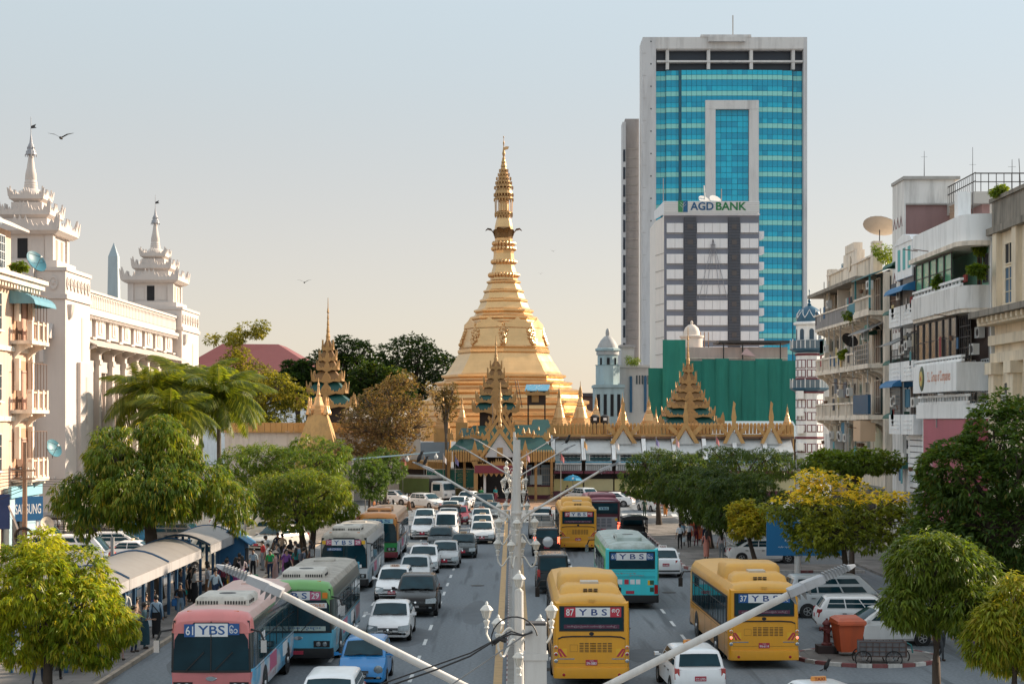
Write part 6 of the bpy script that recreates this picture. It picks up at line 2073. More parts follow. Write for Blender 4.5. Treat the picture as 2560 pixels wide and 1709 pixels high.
def tiered_spire(label,x,d,y_tip,tiers,spire_y,green=True,M=GOLDT,group=None):

 k=d/4200
 Z=lambda y:CAM_H-(y-1048)*k
 t=thing('tiered_pavilion',label,'pavilion',(XA(x,d),d,0),group=group)
 last=None
 for i,(hw,yf,hr)in enumerate(tiers):
  w=hw*k
  z=Z(yf)
  fh=max(.42,hr*k*.6)
  nxt=tiers[i+1][0]*k*.78 if i+1<len(tiers)else w*.35
  z_top=z+hr*k
  MB().loft([[(-w,-w,z),(w,-w,z),(w,w,z),(-w,w,z)],[(-nxt,-nxt,z_top),(nxt,-nxt,z_top),(nxt,nxt,z_top),(-nxt,nxt,z_top)]]).build('roof_tier',[ROOFG if green and i<2 else GOLDD],t)  # upper tiers coloured dark to imitate shadow among the gilding
  zb=Z(tiers[i-1][1]-tiers[i-1][2])if i else 0
  wi=w*.72
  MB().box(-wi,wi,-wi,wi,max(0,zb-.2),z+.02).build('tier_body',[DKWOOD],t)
  cm=MB()
  n=max(5,int(w*5))
  for sy in(-1,1):
   crest(cm,-w,w,z-fh*.35,fh*.75,'y',sy*(w+.03),.1,n if n%2 else n+1,1.9,2.2)
   crest(cm,-w,w,z-fh*.35,fh*.75,'x',sy*(w+.03),.1,n if n%2 else n+1,1.9,2.2)
   cm.prism([(-w,z-fh*.35),(w,z-fh*.35),(w*.9,z-fh*.6),(w*.5,z-fh*.45),(0,z-fh*1.0),(-w*.5,z-fh*.45),(-w*.9,z-fh*.6)],'y',sy*(w+.03)-.05,sy*(w+.03)+.05)
  cm.build('gilded_fascia',[M],t,kind='stuff')
  gm=MB()
  for sy in(-1,1):
   gm.prism([(-w*.32,z),(-w*.2,z+hr*k*.5),(0,z+hr*k*1.05),(w*.2,z+hr*k*.5),(w*.32,z),(w*.16,z),(0,z+hr*k*.5),(-w*.16,z)],'y',sy*(w*.98)-.08,sy*(w*.98)+.08)
   gm.prism([(-w*.32,z),(-w*.2,z+hr*k*.5),(0,z+hr*k*1.05),(w*.2,z+hr*k*.5),(w*.32,z),(w*.16,z),(0,z+hr*k*.5),(-w*.16,z)],'x',sy*(w*.98)-.08,sy*(w*.98)+.08)
  gm.build('dormer_gable',[M],t,kind='stuff')
  for sx in(-1,1):
   for sy in(-1,1):
    f=MB()
    f.loft([[(sx*w*.86,sy*w*1.0,z-.1),(sx*w*1.0,sy*w*.86,z-.1),(sx*w*1.04,sy*w*1.04,z-.1)],
[(sx*w*.98,sy*w*1.04,z+fh),(sx*w*1.04,sy*w*.98,z+fh),(sx*w*1.07,sy*w*1.07,z+fh)],
[(sx*w*1.03,sy*w*1.05,z+fh*1.9),(sx*w*1.05,sy*w*1.03,z+fh*1.9),(sx*w*1.06,sy*w*1.06,z+fh*2.0)]])
    f.build('corner_horn',[M],t)
  last=z_top
 zt=Z(y_tip)
 zs=last-.1
 Hs=zt-zs
 r=tiers[-1][0]*k*.45
 MB().lathe([(r,0),(r*.85,Hs*.08),(r*1.0,Hs*.10),(r*.6,Hs*.2),(r*.75,Hs*.22),(r*.42,Hs*.36),(r*.55,Hs*.38),(r*.32,Hs*.5),(r*.45,Hs*.52),(r*.22,Hs*.64),(r*.55,Hs*.66),(r*.40,Hs*.70),(r*.2,Hs*.78),(.05,Hs*.84),(.03,Hs)],8,(0,0,zs),PI/8).build('spire',[M],t)
 return t
tiered_spire('tall tiered gilded spire rising left of the pagoda among trees',820,196,744,[(68,1010,24),(46,978,22),(36,948,20),(25,920,18),(20,896,20),(13,870,20)],845,M=GOLDT)
tiered_spire('gilded tiered spire over the pagoda entrance gate',1240,186,838,[(56,1024,22),(48,1000,20),(38,982,18),(30,962,20),(21,940,20),(14,918,16)],905,M=GOLDT)
tiered_spire('gilded tiered spire on the terrace before the green netting',1720,203,817,[(72,1062,22),(58,1036,18),(46,1014,18),(36,994,18),(27,974,18),(19,952,22),(11,925,16)],900,M=GOLDT)
for lab,x,d,yt,yb,hw in(('slender gilded stupa left of the pagoda among branches',1106,196,952,1070,20),('gilded stupa rising at pagoda lower left terrace',1155,194,985,1056,14),
('gilded stupa right beside the ladder hut',1398,190,958,1064,24),('tall gilded stupa on the right terrace of the pagoda',1451,194,952,1066,30),
('small gilded stupa beside the black water tanks',1490,198,986,1056,20),('gilded stupa left of the shop row gable',1556,197,982,1066,20),
('gilded stupa behind the second shop gable',1622,199,990,1066,26),('tiny gilded stupa beside the terrace lamps',1640,206,1015,1064,10),
('small gilded stupa at the far right terrace end',1968,205,1010,1064,14)):
 small_stupa(lab,x,d,yt,yb,hw)
t=thing('gilded_shrine','yellow pyramid-based shrine with a small gilded stupa on top','shrine',(XA(792,176),176,0))
k=176/4200
W_=1.0
MB().loft([[(-2.6,-1.2,0),(2.6,-1.2,0),(2.6,4.5,0),(-2.6,4.5,0)],[(-2.3,-1.0,6.0),(2.3,-1.0,6.0),(2.3,4.2,6.0),(-2.3,4.2,6.0)],[(-1.05,.6,9.9),(1.05,.6,9.9),(1.05,2.8,9.9),(-1.05,2.8,9.9)]]).build('pyramid_base',[mat('yellow_plaster',(.56,.35,.14),.8,0,.12,.6,.1,.5,(.09,.07,.06))],t)
MB().lathe([(1.2,0),(1.2,.2),(1.05,.25),(1.05,.6),(.85,.7),(.85,1.0),(.65,1.1),(.48,1.6),(.4,2.0),(.26,2.1),(.28,2.3),(.18,2.5),(.12,3.2),(.16,3.3),(.06,3.7),(.02,4.2)],8,(0,1.7,9.9),PI/8).build('stupa',[GOLDB],t)
for sx in(-1,1):
 for sy in(0,1):
  MB().lathe([(.4,0),(.4,.2),(.28,.5),(.14,1.0),(.1,1.6),(.02,2.0)],8,(sx*1.0,.7+sy*2.0,9.9)).build('corner_stupa',[GOLDB],t)
t.scale=(.9,.9,.93)
# ---- entrance gate
def gate():
 d=178.0
 k=d/4200
 X=lambda x:(x-1250)*k
 Z=lambda y:CAM_H-(y-1048)*k
 t=thing('entrance_gate','gilded gabled gatehouse with maroon sign board and dark doorway','gatehouse',(XA(1250,d),d,0))
 MB().loft([[(X(1118),.3,Z(1128)),(X(1388),.3,Z(1128)),(X(1388),12,Z(1128)),(X(1118),12,Z(1128))],[(X(1180),5,Z(1064)),(X(1330),5,Z(1064)),(X(1330),8,Z(1064)),(X(1180),8,Z(1064))]]).build('roof',[ROOFG],t)
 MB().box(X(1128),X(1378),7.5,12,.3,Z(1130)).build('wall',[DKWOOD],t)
 for x in(1120,1160,1340,1380):
  MB().box(X(x)-.14,X(x)+.14,1.6,1.9,0,Z(1132)).build('pillar',[GOLDT],t)
 for xa,xb in((1312,1332),(1338,1352),(1356,1378)):
  MB().box(X(xa),X(xb),6.3,6.4,1.2,Z(1165)).build('blue_screen',[mat('blue_grey_screen',(.20,.28,.36),.6,0,.15,1,0,.3)],t)
 for x,z,w_,h_,c in((1342,1.6,1.3,1.0,(.55,.62,.64)),(1322,2.6,.6,.8,(.16,.05,.10))):
  MB().box(X(x)-w_/2,X(x)+w_/2,5.6,5.66,z,z+h_).build('poster',[paint(c,.6)],t)
 for i in range(22):
  xx=1114+i*13
  if 1205<xx<1295:continue
  hh=random.uniform(.5,1.1)
  zz=Z(random.choice((1096,1084,1100)))
  MB().lathe([(.2,0),(.22,.1),(.12,hh*.4),(.16,hh*.45),(.03,hh)],6,(X(xx),random.uniform(2.2,5.5),zz)).build('roof_finial',[GOLDP2],t)
 n=44
 for i in range(n):
  xa=1112+(1388-1112)*i/n
  if 1216<xa<1282:
   continue
  m=MB()
  x0,x1=X(xa)+.03,X(xa+276/n)-.04
  yo=random.uniform(-.02,.02)
  m.loft([[(x0,-.18+yo,Z(1154)),(x1,-.18+yo,Z(1154)),(x1,.1,Z(1154)),(x0,.1,Z(1154))],[(x0,-.28+yo,Z(1130)),(x1,-.28+yo,Z(1130)),(x1,.1,Z(1130)),(x0,.1,Z(1130))],[((x0+x1)/2-.06,-.22,Z(1124)),((x0+x1)/2+.06,-.22,Z(1124)),((x0+x1)/2+.06,.1,Z(1124)),((x0+x1)/2-.06,.1,Z(1124))]])
  m.build('eave_board',[GOLDP2],t)
 def gable(xc,half,yb,ya,dep,wd,M=GOLDP2):
  for s_ in(-1,1):
   pts=[(X(xc+s_*half),Z(yb)),(X(xc),Z(ya)),(X(xc),Z(ya)-wd*2.0),(X(xc+s_*(half-9)),Z(yb))]
   MB().prism(pts,'y',dep-.12,dep+.12).build('barge_board',[M],t)
   for j in range(5):
    q=(j+.5)/5
    px_,pz_=X(xc+s_*half*(1-q)),Z(yb)+(Z(ya)-Z(yb))*q
    MB().prism([(px_+s_*.05,pz_-.12),(px_+s_*.30,pz_+.22),(px_+s_*.16,pz_+.55),(px_-s_*.05,pz_+.25)],'y',dep-.06,dep+.06).build('flame_finial',[M],t)
  MB().lathe([(.22,0),(.3,.2),(.16,.5),(.22,.7),(.1,1.1),(.03,2.2)],6,(X(xc),dep,Z(ya)-.2)).build('gable_finial',[M],t)
 gable(1250,52,1142,1066,-.6,.35)
 gable(1250,46,1100,1030,1.2,.32)
 gable(1250,36,1072,1000,3.0,.3,GOLDT)
 MB().prism([(X(1212),Z(1142)),(X(1288),Z(1142)),(X(1250),Z(1085))],'y',-.45,-.3).build('pediment',[mat('pediment_white',(.55,.56,.58),.7,0,.06,1)],t)
 MB().box(X(1243),X(1257),-.55,-.452,Z(1140),Z(1118)).build('pediment_niche',[GOLDT],t)
 for xa,xb,yt,yb,dp in((1150,1215,1070,1092,4.2),(1285,1365,1062,1090,4.5),(1335,1375,1048,1076,8)):
  MB().loft([[(X(xa-8),dp-1.5,Z(yb)),(X(xb+8),dp-1.5,Z(yb)),(X(xb+8),dp+3,Z(yb)),(X(xa-8),dp+3,Z(yb))],[(X(xa),dp+.6,Z(yt)),(X(xb),dp+.6,Z(yt)),(X(xb),dp+1.5,Z(yt)),(X(xa),dp+1.5,Z(yt))]]).build('side_roof',[ROOFG],t)
  c_=MB();crest(c_,X(xa-10),X(xb+10),Z(yb+4),.5,'y',dp-1.58,.1,13,1.5,2.2);c_.box(X(xa-10),X(xb+10),dp-1.62,dp-1.54,Z(yb+9),Z(yb+4)+.02)
  c_.build('gilded_fascia',[GOLDP2],t)
 for x in(1187,1313):
  MB().prism([(X(x-12),Z(1150)),(X(x+12),Z(1150)),(X(x+8),Z(1130)),(X(x),Z(1098)),(X(x-8),Z(1130))],'y',-.34,-.2).build('flame_panel',[GOLDP2],t)
  MB().prism([(X(x-9),Z(1152)),(X(x+9),Z(1152)),(X(x),Z(1172))],'y',-.33,-.2).build('flame_drop',[GOLDP2],t)
 MB().box(X(1187),X(1306),-1.3,-.8,Z(1181),Z(1162)).build('sign_board',[mat('maroon_board',(.20,.025,.045),.5,0,.08,1)],t)
 c_=MB();crest(c_,X(1187),X(1306),Z(1162),.4,'y',-1.2,.1,21,2.0,1.0)
 c_.build('board_crest',[GOLDT],t)
 for x in(1190,1303):
  MB().box(X(x-5),X(x+5),-1.2,-.6,0,Z(1181)).build('gate_post',[GOLDT],t)
 for x in(1212,1284):
  MB().box(X(x-3),X(x+3),-.4,.2,0,Z(1181)).build('door_jamb',[WHITEB],t)
 m=MB()
 for i in range(8):
  x0,x1=1196+i*13,1196+(i+1)*13
  m.prism([(X(x0),Z(1181)),(X(x1),Z(1181)),(X((x0+x1)/2),Z(1190))],'y',-1.1,-1.0)
 m.build('valance',[GOLDT],t,kind='stuff')
 MB().box(X(1206),X(1290),-2.4,2.0,0,.3).build('threshold',[mat('maroon_step',(.18,.06,.05),.7,0,.1,1)],t)
 MB().box(X(1214),X(1282),.9,1.45,.3,Z(1182)).build('doorway',[DARKIN],t)
 for i in range(20):
  xa=1000+116*i/20
  MB().loft([[(X(xa),2.0,Z(1172+i*.25)),(X(xa+5.2),2.0,Z(1172+i*.25)),(X(xa+5.2),2.3,Z(1172)),(X(xa),2.3,Z(1172))],[(X(xa),1.8,Z(1150+i*.35)),(X(xa+5.2),1.8,Z(1150+i*.35)),(X(xa+5.2),2.3,Z(1150)),(X(xa),2.3,Z(1150))]]).build('eave_board',[GOLDP2],t)
 MB().box(X(1000),X(1112),2.32,9,1.0,Z(1152)).build('side_hall',[DKWOOD],t)
 MB().loft([[(X(995),2.3,Z(1152)),(X(1115),2.3,Z(1152)),(X(1115),9,Z(1110)),(X(995),9,Z(1110))],[(X(995),2.3,Z(1150)),(X(1115),2.3,Z(1150)),(X(1115),9,Z(1107)),(X(995),9,Z(1107))]]).build('side_roof',[mat('dark_tin',(.06,.075,.085),.6,0,.2,1)],t)
 return t
gate()
t=thing('hoist_hut','small wooden hut with blue tin roof against the pagoda terrace','hut',(XA(1340,192),192,0))
k=192/4200
zz=lambda y:CAM_H-(y-1048)*k
MB().box(-1.0,1.1,-1,1,zz(1012),zz(978)).build('wall',[DKWOOD],t)
MB().box(-.5,.3,-1.06,-1.003,zz(1005),zz(988)).build('gilded_window',[GOLDT],t)
MB().loft([[(-1.3,-1.6,zz(978)),(1.4,-1.6,zz(978)),(1.6,1,zz(962)),(-1.1,1,zz(962))],[(-1.3,-1.6,zz(976)),(1.4,-1.6,zz(976)),(1.6,1,zz(960)),(-1.1,1,zz(960))]]).build('roof',[mat('blue_tin',(.10,.32,.48),.5,.2,.1,2)],t)
c_=MB();crest(c_,-1.2,1.5,zz(984),.3,'y',-1.65,.08,11);c_.box(-1.2,1.5,-1.68,-1.62,zz(988),zz(984)+.02);c_.build('gilded_eave',[GOLDT],t)
for x in(-.9,1.0):
 MB().box(x-.08,x+.08,-.9,-.74,0,zz(1012)).build('post',[DKWOOD],t)
for s_ in(-1.9,-1.6):
 MB().tube([(s_,-1.2,zz(1018)),(s_-.5,.6,zz(950))],.05,4).build('ladder_rail',[RUST],t)
# ---- the row of shops round the platform with its golden parapet
def shop_row():
 d=183.0
 k=d/4200
 x0w,x1w=XA(1383,d),XA(1992,d)
 Z=lambda y:CAM_H-(y-1048)*k
 X=lambda x:(x-1383)*k
 t=thing('shop_arcade','white shop arcade with slanted ribs under a golden parapet','arcade',(x0w,d,0))
 WS=mat('white_sloping_roof',(.56,.58,.58),.6,0,.06,1,0,.2)
 BLUET=mat('blue_trim',(.06,.28,.42),.6,0,.1,1)
 L_=x1w-x0w
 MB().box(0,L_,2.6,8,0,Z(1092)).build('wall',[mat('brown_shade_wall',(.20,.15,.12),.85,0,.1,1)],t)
 nb=8
 bw=L_/nb
 top,bot=Z(1094),Z(1131)
 for i in range(nb):
  a,b=i*bw+.28,(i+1)*bw-.28
  m=MB();m.prism([(2.6,top),(2.6,top-.14),(.2,bot-.14),(.2,bot)],'x',a,b)
  m.build('sloping_roof',[WS],t)
  r_=MB();r_.prism([(2.8,top+.3),(2.1,top+.3),(-.55,bot-.75),(-.2,bot-.85),(.25,bot-.25),(2.8,top-.2)],'x',i*bw-.22,i*bw+.22)
  r_.build('slanted_rib',[WHITEB],t)
  MB().box(a,b,.5,.6,Z(1166)+.01,bot-.14).build('upper_front',[mat('aqua_wall',(.45,.54,.56),.7,0,.08,1)],t)
  for j in range(5):
   xa=a+.35+j*(b-a-.5)/5
   wo=MB().box(xa,xa+.62,.44,.497,Z(1152),Z(1136)).build('window',[WHITEB],t)
   MB().box(xa+.08,xa+.54,.41,.438,Z(1151),Z(1142)).build('pane',[mat('teal_dim_glass',(.03,.075,.085),.15,0,.3,1)],wo)
   MB().box(xa+.08,xa+.54,.41,.438,Z(1141),Z(1137)).build('pane',[DARKIN],wo)
  MB().box(a-.06,b+.06,.30,.496,Z(1156),Z(1153)).build('blue_sill',[BLUET],t)
  MB().box(a-.06,b+.06,.25,.496,Z(1176),Z(1156)-.003).build('parapet_panel',[WS],t)
  rr_=MB()
  for j in range(12):
   xx=a+.2+j*(b-a-.4)/11
   rr_.box(xx-.02,xx+.02,.15,.19,Z(1175),Z(1162))
  rr_.box(a,b,.14,.2,Z(1162),Z(1161));rr_.build('railing',[IRON],t,kind='stuff')
  MB().box(a-.2,b+.2,-.4,.5,Z(1183),Z(1177)).build('maroon_ledge',[mat('maroon_ledge',(.14,.03,.05),.7)],t)
  MB().box(a,b,.45,.6,Z(1196),Z(1184)).build('shop_fascia',[DARKIN],t)
  MB().box(a-.2,b+.2,.4,.62,.9,Z(1197)).build('shop_front',[mat(['yellow_shop','cream_shop'][i%2],[(.55,.48,.22),(.52,.46,.26)][i%2],.8,0,.1,1)],t)
  MB().box(a-.25,b+.25,.2,.65,0,.89).build('maroon_base',[mat('maroon_base',(.13,.04,.06),.8)],t)
 npn=66
 for i in range(npn):
  xa,xb=L_*i/npn+.03,L_*(i+1)/npn-.05
  m=MB()
  yo=random.uniform(-.03,.03)
  m.loft([[(xa+.06,2.2+yo,Z(1084)),(xb-.06,2.2+yo,Z(1084)),(xb,2.45,Z(1084)),(xa,2.45,Z(1084))],[(xa,2.0+yo,Z(1062)),(xb,2.0+yo,Z(1062)),(xb,2.4,Z(1062)),(xa,2.4,Z(1062))],[((xa+xb)/2-.08,2.05,Z(1057)),((xa+xb)/2+.08,2.05,Z(1057)),((xa+xb)/2+.08,2.4,Z(1057)),((xa+xb)/2-.08,2.4,Z(1057))]])
  m.build('parapet_board',[GOLDP2],t)
 MB().box(0,L_,1.95,2.5,Z(1091),Z(1085)).build('parapet_cornice',[GOLDP2],t)
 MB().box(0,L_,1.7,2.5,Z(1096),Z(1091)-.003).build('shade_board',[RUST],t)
 for x in(1560,1717,1838,1932):
  xc=X(x)
  s0=1.0 if x<1800 else .82
  for s_ in(-1,1):
   MB().prism([(xc+s_*1.5*s0,Z(1108)),(xc,Z(1052)),(xc,Z(1052)-.75),(xc+s_*.98*s0,Z(1108))],'y',.9,1.2).build('barge_board',[GOLDP2],t)
   MB().prism([(xc+s_*1.9*s0,Z(1070)),(xc+s_*.7*s0,Z(1096)),(xc+s_*.5*s0,Z(1090)),(xc+s_*1.0*s0,Z(1074)),(xc+s_*1.7*s0,Z(1060))],'y',1.3,1.55).build('side_wing',[GOLDP2],t)
  MB().prism([(xc-.18,Z(1060)),(xc+.18,Z(1060)),(xc+.26,Z(1042)),(xc+.1,Z(1020)),(xc+.18,Z(1008)),(xc-.05,Z(1002)),(xc-.14,Z(1020)),(xc-.26,Z(1042))],'y',.92,1.18).build('bird_finial',[GOLDP2],t)
  MB().prism([(xc-.95,Z(1110)),(xc+.95,Z(1110)),(xc,Z(1075))],'y',1.25,1.4).build('gable_panel',[WS],t)
 return t
shop_row()
for lab,x in(('black water tank left of the pair on the parapet',1487),('black water tank right of the pair on the parapet',1512)):
 t=thing('water_tank',lab,'water tank',(XA(x,188),188,ZA(1056,188)),group='black water tanks on the terrace')
 MB().lathe([(.42,-3),(.42,0),(.5,.0),(.5,.7),(.3,.85),(.12,.9)],14).build('tank',[BLACKP],t,smooth=40)
 MB().box(-.18,.18,-.53,-.49,.25,.55).build('label_plate',[WHITE],t)
t=thing('terrace_hall','low tarnished hall roof with pale ridge tiles behind the parapet','hall',(XA(1850,206),206,0))
MB().loft([[(-6,0,6.3),(7.5,0,6.3),(7.5,6,8.2),(-6,6,8.2)],[(-6,0,6.6),(7.5,0,6.6),(7.5,6,8.5),(-6,6,8.5)]]).build('roof',[mat('silver_roof',(.32,.40,.44),.5,.2,.1,1)],t)
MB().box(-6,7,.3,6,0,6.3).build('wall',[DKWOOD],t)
c_=MB();crest(c_,-6,-1.5,8.5,.6,'y',3,.15,9);c_.box(-6,-1.5,2.9,3.1,6.2,8.52);c_.build('ridge_crest',[GOLDT],t)
lw=thing('compound_wall','low yellow wall with maroon base and iron railing by the gate','wall',(0,184,0))
YW=mat('yellow_wall',(.60,.50,.24),.8,0,.1,.8,0,.3)
MW=mat('maroon_base',(.14,.04,.06),.8,0,.1,1)
for xa,xb,nm in((XA(880,184),XA(1186,184),0),(XA(1310,184),XA(1400,184),1)):
 MB().box(xa,xb,-.2,.2,.45,1.35).build('wall_panel',[YW],lw)
 MB().box(xa-.02,xb+.02,-.26,.26,0,.449).build('wall_base',[MW],lw)
 MB().box(xa,xb,-.24,.24,1.351,1.5).build('coping',[MW],lw)
 m=MB()
 n=int((xb-xa)/.2)
 for i in range(n+1):
  x=xa+(xb-xa)*i/n
  m.box(x-.022,x+.022,-.03,.03,1.5,3.5)
 for z in(1.8,2.6,3.3):
  m.box(xa,xb,-.035,.035,z,z+.07)
 m.build('railing',[mat('silver_rail',(.42,.43,.42),.5,.3,.1,2)],lw,kind='stuff')
MB().box(XA(900,184),XA(935,184),-.45,-.26,0,1.7).build('orange_pier',[mat('orange_paint',(.50,.10,.03),.7)],lw)
nb_=thing('notice_board','large green notice board with pagoda picture left of the gate','notice board',(XA(1126,180),180,0))
k=180/4200
MB().box(-59*k,59*k,-.06,.06,CAM_H-(1218-1048)*k,CAM_H-(1173-1048)*k).build('board',[mat('board_green',(.005,.13,.09),.5,0,.1,.5)],nb_)
for x0,x1,z0,z1 in((-60,60,1219.5,1218),(-60,60,1173,1171.5),(-60.5,-59,1219,1172),(59,60.5,1219,1172)):
 MB().box(x0*k,x1*k,-.09,.07,CAM_H-(z0-1048)*k,CAM_H-(z1-1048)*k).build('frame',[CREAM2],nb_)
for x in(-50,50):
 MB().box(x*k-.05,x*k+.05,.07,.16,0,CAM_H-(1175-1048)*k).build('post',[IRON],nb_)
lm=MB()
for i,(y,w_,tx)in enumerate(((1179,40,'ဆူးလေဘုရား'),(1184,22,'ရန်ကုန်'),(1189,26,'ဆူးလေဘုရား'),(1194,18,'ရန်ကုန်'),(1199,26,'ဆူးလေဘုရား'),(1204,20,'ရန်ကုန်'))):
 letters(lm,tx,30*k,CAM_H-(y-1048)*k,w_*k,3.2*k,-.064)
lm.build('lettering',[mat('board_gold_print',(.60,.50,.20),.6)],nb_)
im=MB()
im.lathe([(.75,0),(.7,.2),(.35,.6),(.12,1.0),(.02,1.6)],10)
im.v=[(v[0]-8*k,-.065-abs(v[1])*.03,v[2]+CAM_H-(1210-1048)*k)for v in im.v]
im.build('printed_stupa',[mat('print_pale',(.55,.58,.40),.6)],nb_)
MB().box(-24*k,10*k,-.07,-.061,CAM_H-(1217-1048)*k,CAM_H-(1209-1048)*k).build('printed_ground',[mat('print_blue',(.10,.28,.30),.6)],nb_)
um=thing('parasol','bright blue street parasol in front of the yellow shops','umbrella',(XA(1432,178),178,0))
k=178/4200
nseg=10
m=MB()
m.lathe([(1.05,2.25),(1.05,2.28),(.85,2.5),(.5,2.72),(.08,2.82),(.02,2.9)],nseg)
m.build('canopy',[mat('umbrella_blue',(.01,.24,.42),.5,0,.1,1)],um)
MB().tube([(0,0,0),(0,0,2.8)],.03,6).build('pole',[TIN],um)
MB().prism([(-.15,2.42),(.05,2.42),(.12,2.6),(-.1,2.6)],'y',-.95,-.93).build('printed_mark',[WHITE],um)
bk=thing('bicycle','dark bicycle leaning by the yellow shop wall','bicycle',(XA(1388,179),179,0))
for x in(-.55,.55):
 w_=MB()
 pts=[(x+.34*math.cos(2*PI*i/18),0,.35+.34*math.sin(2*PI*i/18))for i in range(19)]
 w_.tube(pts,.02,4);wo=w_.build('wheel',[TYRE],bk)
 for i in range(6):
  a=PI*i/6
  MB().bar((x-.33*math.cos(a),0,.35-.33*math.sin(a)),(x+.33*math.cos(a),0,.35+.33*math.sin(a)),.006).build('spoke',[CHROME],wo)
f=MB()
for p,q in(((-.55,.35),(-.2,.85)),((-.2,.85),(.4,.9)),((-.05,.32),(.4,.85)),((-.05,.32),(-.22,.9)),((-.55,.35),(-.05,.32)),((.55,.35),(.38,.98))):
 f.bar((p[0],0,p[1]),(q[0],0,q[1]),.035)
f.build('frame',[IRON],bk)
MB().cbox((-.24,0,.94),(.25,.12,.06)).build('saddle',[BLACKP],bk)
MB().bar((.38,-.25,1.0),(.38,.25,1.0),.03).build('handlebar',[IRON],bk)
FLC=[(.5,.16,.16),(.6,.35,.15),(.65,.60,.58),(.22,.20,.38),(.58,.32,.32)]
for i,(x,y,d)in enumerate(((1007,1160,176),(1060,1158,176),(1108,1153,176),(1138,1158,176),(1316,1148,176),(1402,1150,176),(1460,1118,179),(1540,1118,179),(1640,1112,179),(1690,1112,179),(1790,1108,179),(1232,1030,179))):
 t=thing('flag',['small festival flag at the left hall eave','festival flag left of the notice board','festival flag over the notice board','festival flag at gate left corner','orange flag hanging right of the gate','red flag on the railing right of gate',
'flag on the first shop roof','flag on the second shop roof','flag on the third shop roof','flag between third and fourth ribs','flag on the fifth shop roof','pink flag before the gate spire'][i],'flag',(XA(x,d),d,0),group='festival flags along the pagoda front')
 zf=ZA(y,d)
 MB().tube([(0,0,0 if i<6 else zf-1.2),(0,0,zf+.9)],.03,4).build('pole',[TIN],t)
 c=FLC[i%5]
 m=MB();m.loft([[(.02,-.02,zf),(.02,.0,zf+.75),(.02,.02,zf+.75)],[(.2,-.12,zf-.15),(.2,-.1,zf+.45),(.2,-.08,zf+.45)],[(.36,.02,zf-.35),(.36,.04,zf+.2),(.36,.06,zf+.2)]])
 m.build('cloth',[paint(c,.8)],t)
tw=thing('terrace_wall','white terrace wall with golden parapet behind the round left trees','wall',(XA(600,180),180,0))
k=180/4200
WL=(1010-560)*k
MB().box(-1.7,WL,.4,1.0,0,ZA(1079,180)).build('wall',[mat('old_white_wall',(.60,.58,.55),.85,0,.1,.6,.05,.4)],tw)
for i in range(34):
 xa=-1.7+(WL+1.7)*i/34
 MB().box(xa,xa+(WL+1.7)/34-.03,.1+random.uniform(-.02,.02),.39,ZA(1078,180),ZA(1056,180)).build('parapet_board',[GOLDP2],tw)
MB().box(-1.75,WL,.05,.45,ZA(1081,180),ZA(1078.5,180)).build('parapet_ledge',[GOLDT],tw)
for x in(4.6,9.0,13.5):
 MB().box(x,x+1.2,.36,.398,3.0,5.6).build('dark_opening',[DARKIN],tw)
# ------------------------------------------------------------------ trees
LEAF=leaf_mat('foliage',.46)
BARK=mat('bark',(.075,.055,.042),.95,0,.35,5,.5,.3,(.02,.018,.015))
BARK2=mat('pale_bark',(.14,.115,.09),.95,0,.3,5,.5,.3,(.04,.035,.03))
def leaves_object(name,P,Nn,cl,LL,LW,droop,pal,parent,per,curl=.3,tipcol=None,tipf=0.0,seed=1,kind=None,tipz=None):

 r=np.random.default_rng(seed)
 n=len(P)
 N=n*per
 c=np.repeat(np.arange(n),per)
 az=r.uniform(0,2*PI,N)
 out=np.stack([np.cos(az),np.sin(az),r.uniform(-.5,.6,N)],1)
 d=out*.75+Nn[c]*.75
 d[:,2]-=droop*r.uniform(.5,1.3,N)
 d/=np.linalg.norm(d,axis=1)[:,None]+1e-6
 side=np.cross(d,r.normal(0,1,(N,3))*.35+np.array([0,0,1.0]))
 side/=np.linalg.norm(side,axis=1)[:,None]+1e-6
 up=np.cross(side,d)
 L=LL*r.uniform(.65,1.25,N)[:,None]
 W=LW*r.uniform(.75,1.2,N)[:,None]
 b=P[c]+r.normal(0,LL*.10,(N,3))
 mid=b+d*L*.45+up*L*.06
 tip=b+d*L+np.array([0,0,-1.0])*L*curl*.6
 v=np.empty((N,4,3),np.float32)
 v[:,0]=b
 v[:,1]=mid-side*W*.5
 v[:,2]=tip
 v[:,3]=mid+side*W*.5
 pal=np.array(pal,np.float32)
 ci=cl*(len(pal)-1)
 i0=np.floor(ci).astype(int).clip(0,len(pal)-2)
 f=(ci-i0)[:,None]
 base=pal[i0]*(1-f)+pal[i0+1]*f
 col=base[c]*r.uniform(.75,1.28,N)[:,None]*1.3
 if tipcol is not None:
  m=r.random(N)<tipf*(.4+1.2*(r.random(n)<.5))[c]
  if tipz is not None:
   m&=(P[c][:,2]>tipz)
  col[m]=np.array(tipcol)*r.uniform(.7,1.2,m.sum())[:,None]
 me=bpy.data.meshes.new(name)
 me.vertices.add(N*4);me.loops.add(N*4);me.polygons.add(N)
 me.vertices.foreach_set('co',v.reshape(-1))
 me.loops.foreach_set('vertex_index',np.arange(N*4,dtype=np.int32))
 me.polygons.foreach_set('loop_start',np.arange(N,dtype=np.int32)*4)
 me.polygons.foreach_set('loop_total',np.full(N,4,np.int32))
 a=me.attributes.new('leaf_tint','FLOAT_COLOR','POINT')
 cc=np.ones((N,4,4),np.float32)
 cc[:,:,:3]=col[:,None,:]
 a.data.foreach_set('color',cc.reshape(-1))
 me.materials.append(LEAF)
 me.update();me.validate()
 return link(name,me,parent,None,kind)
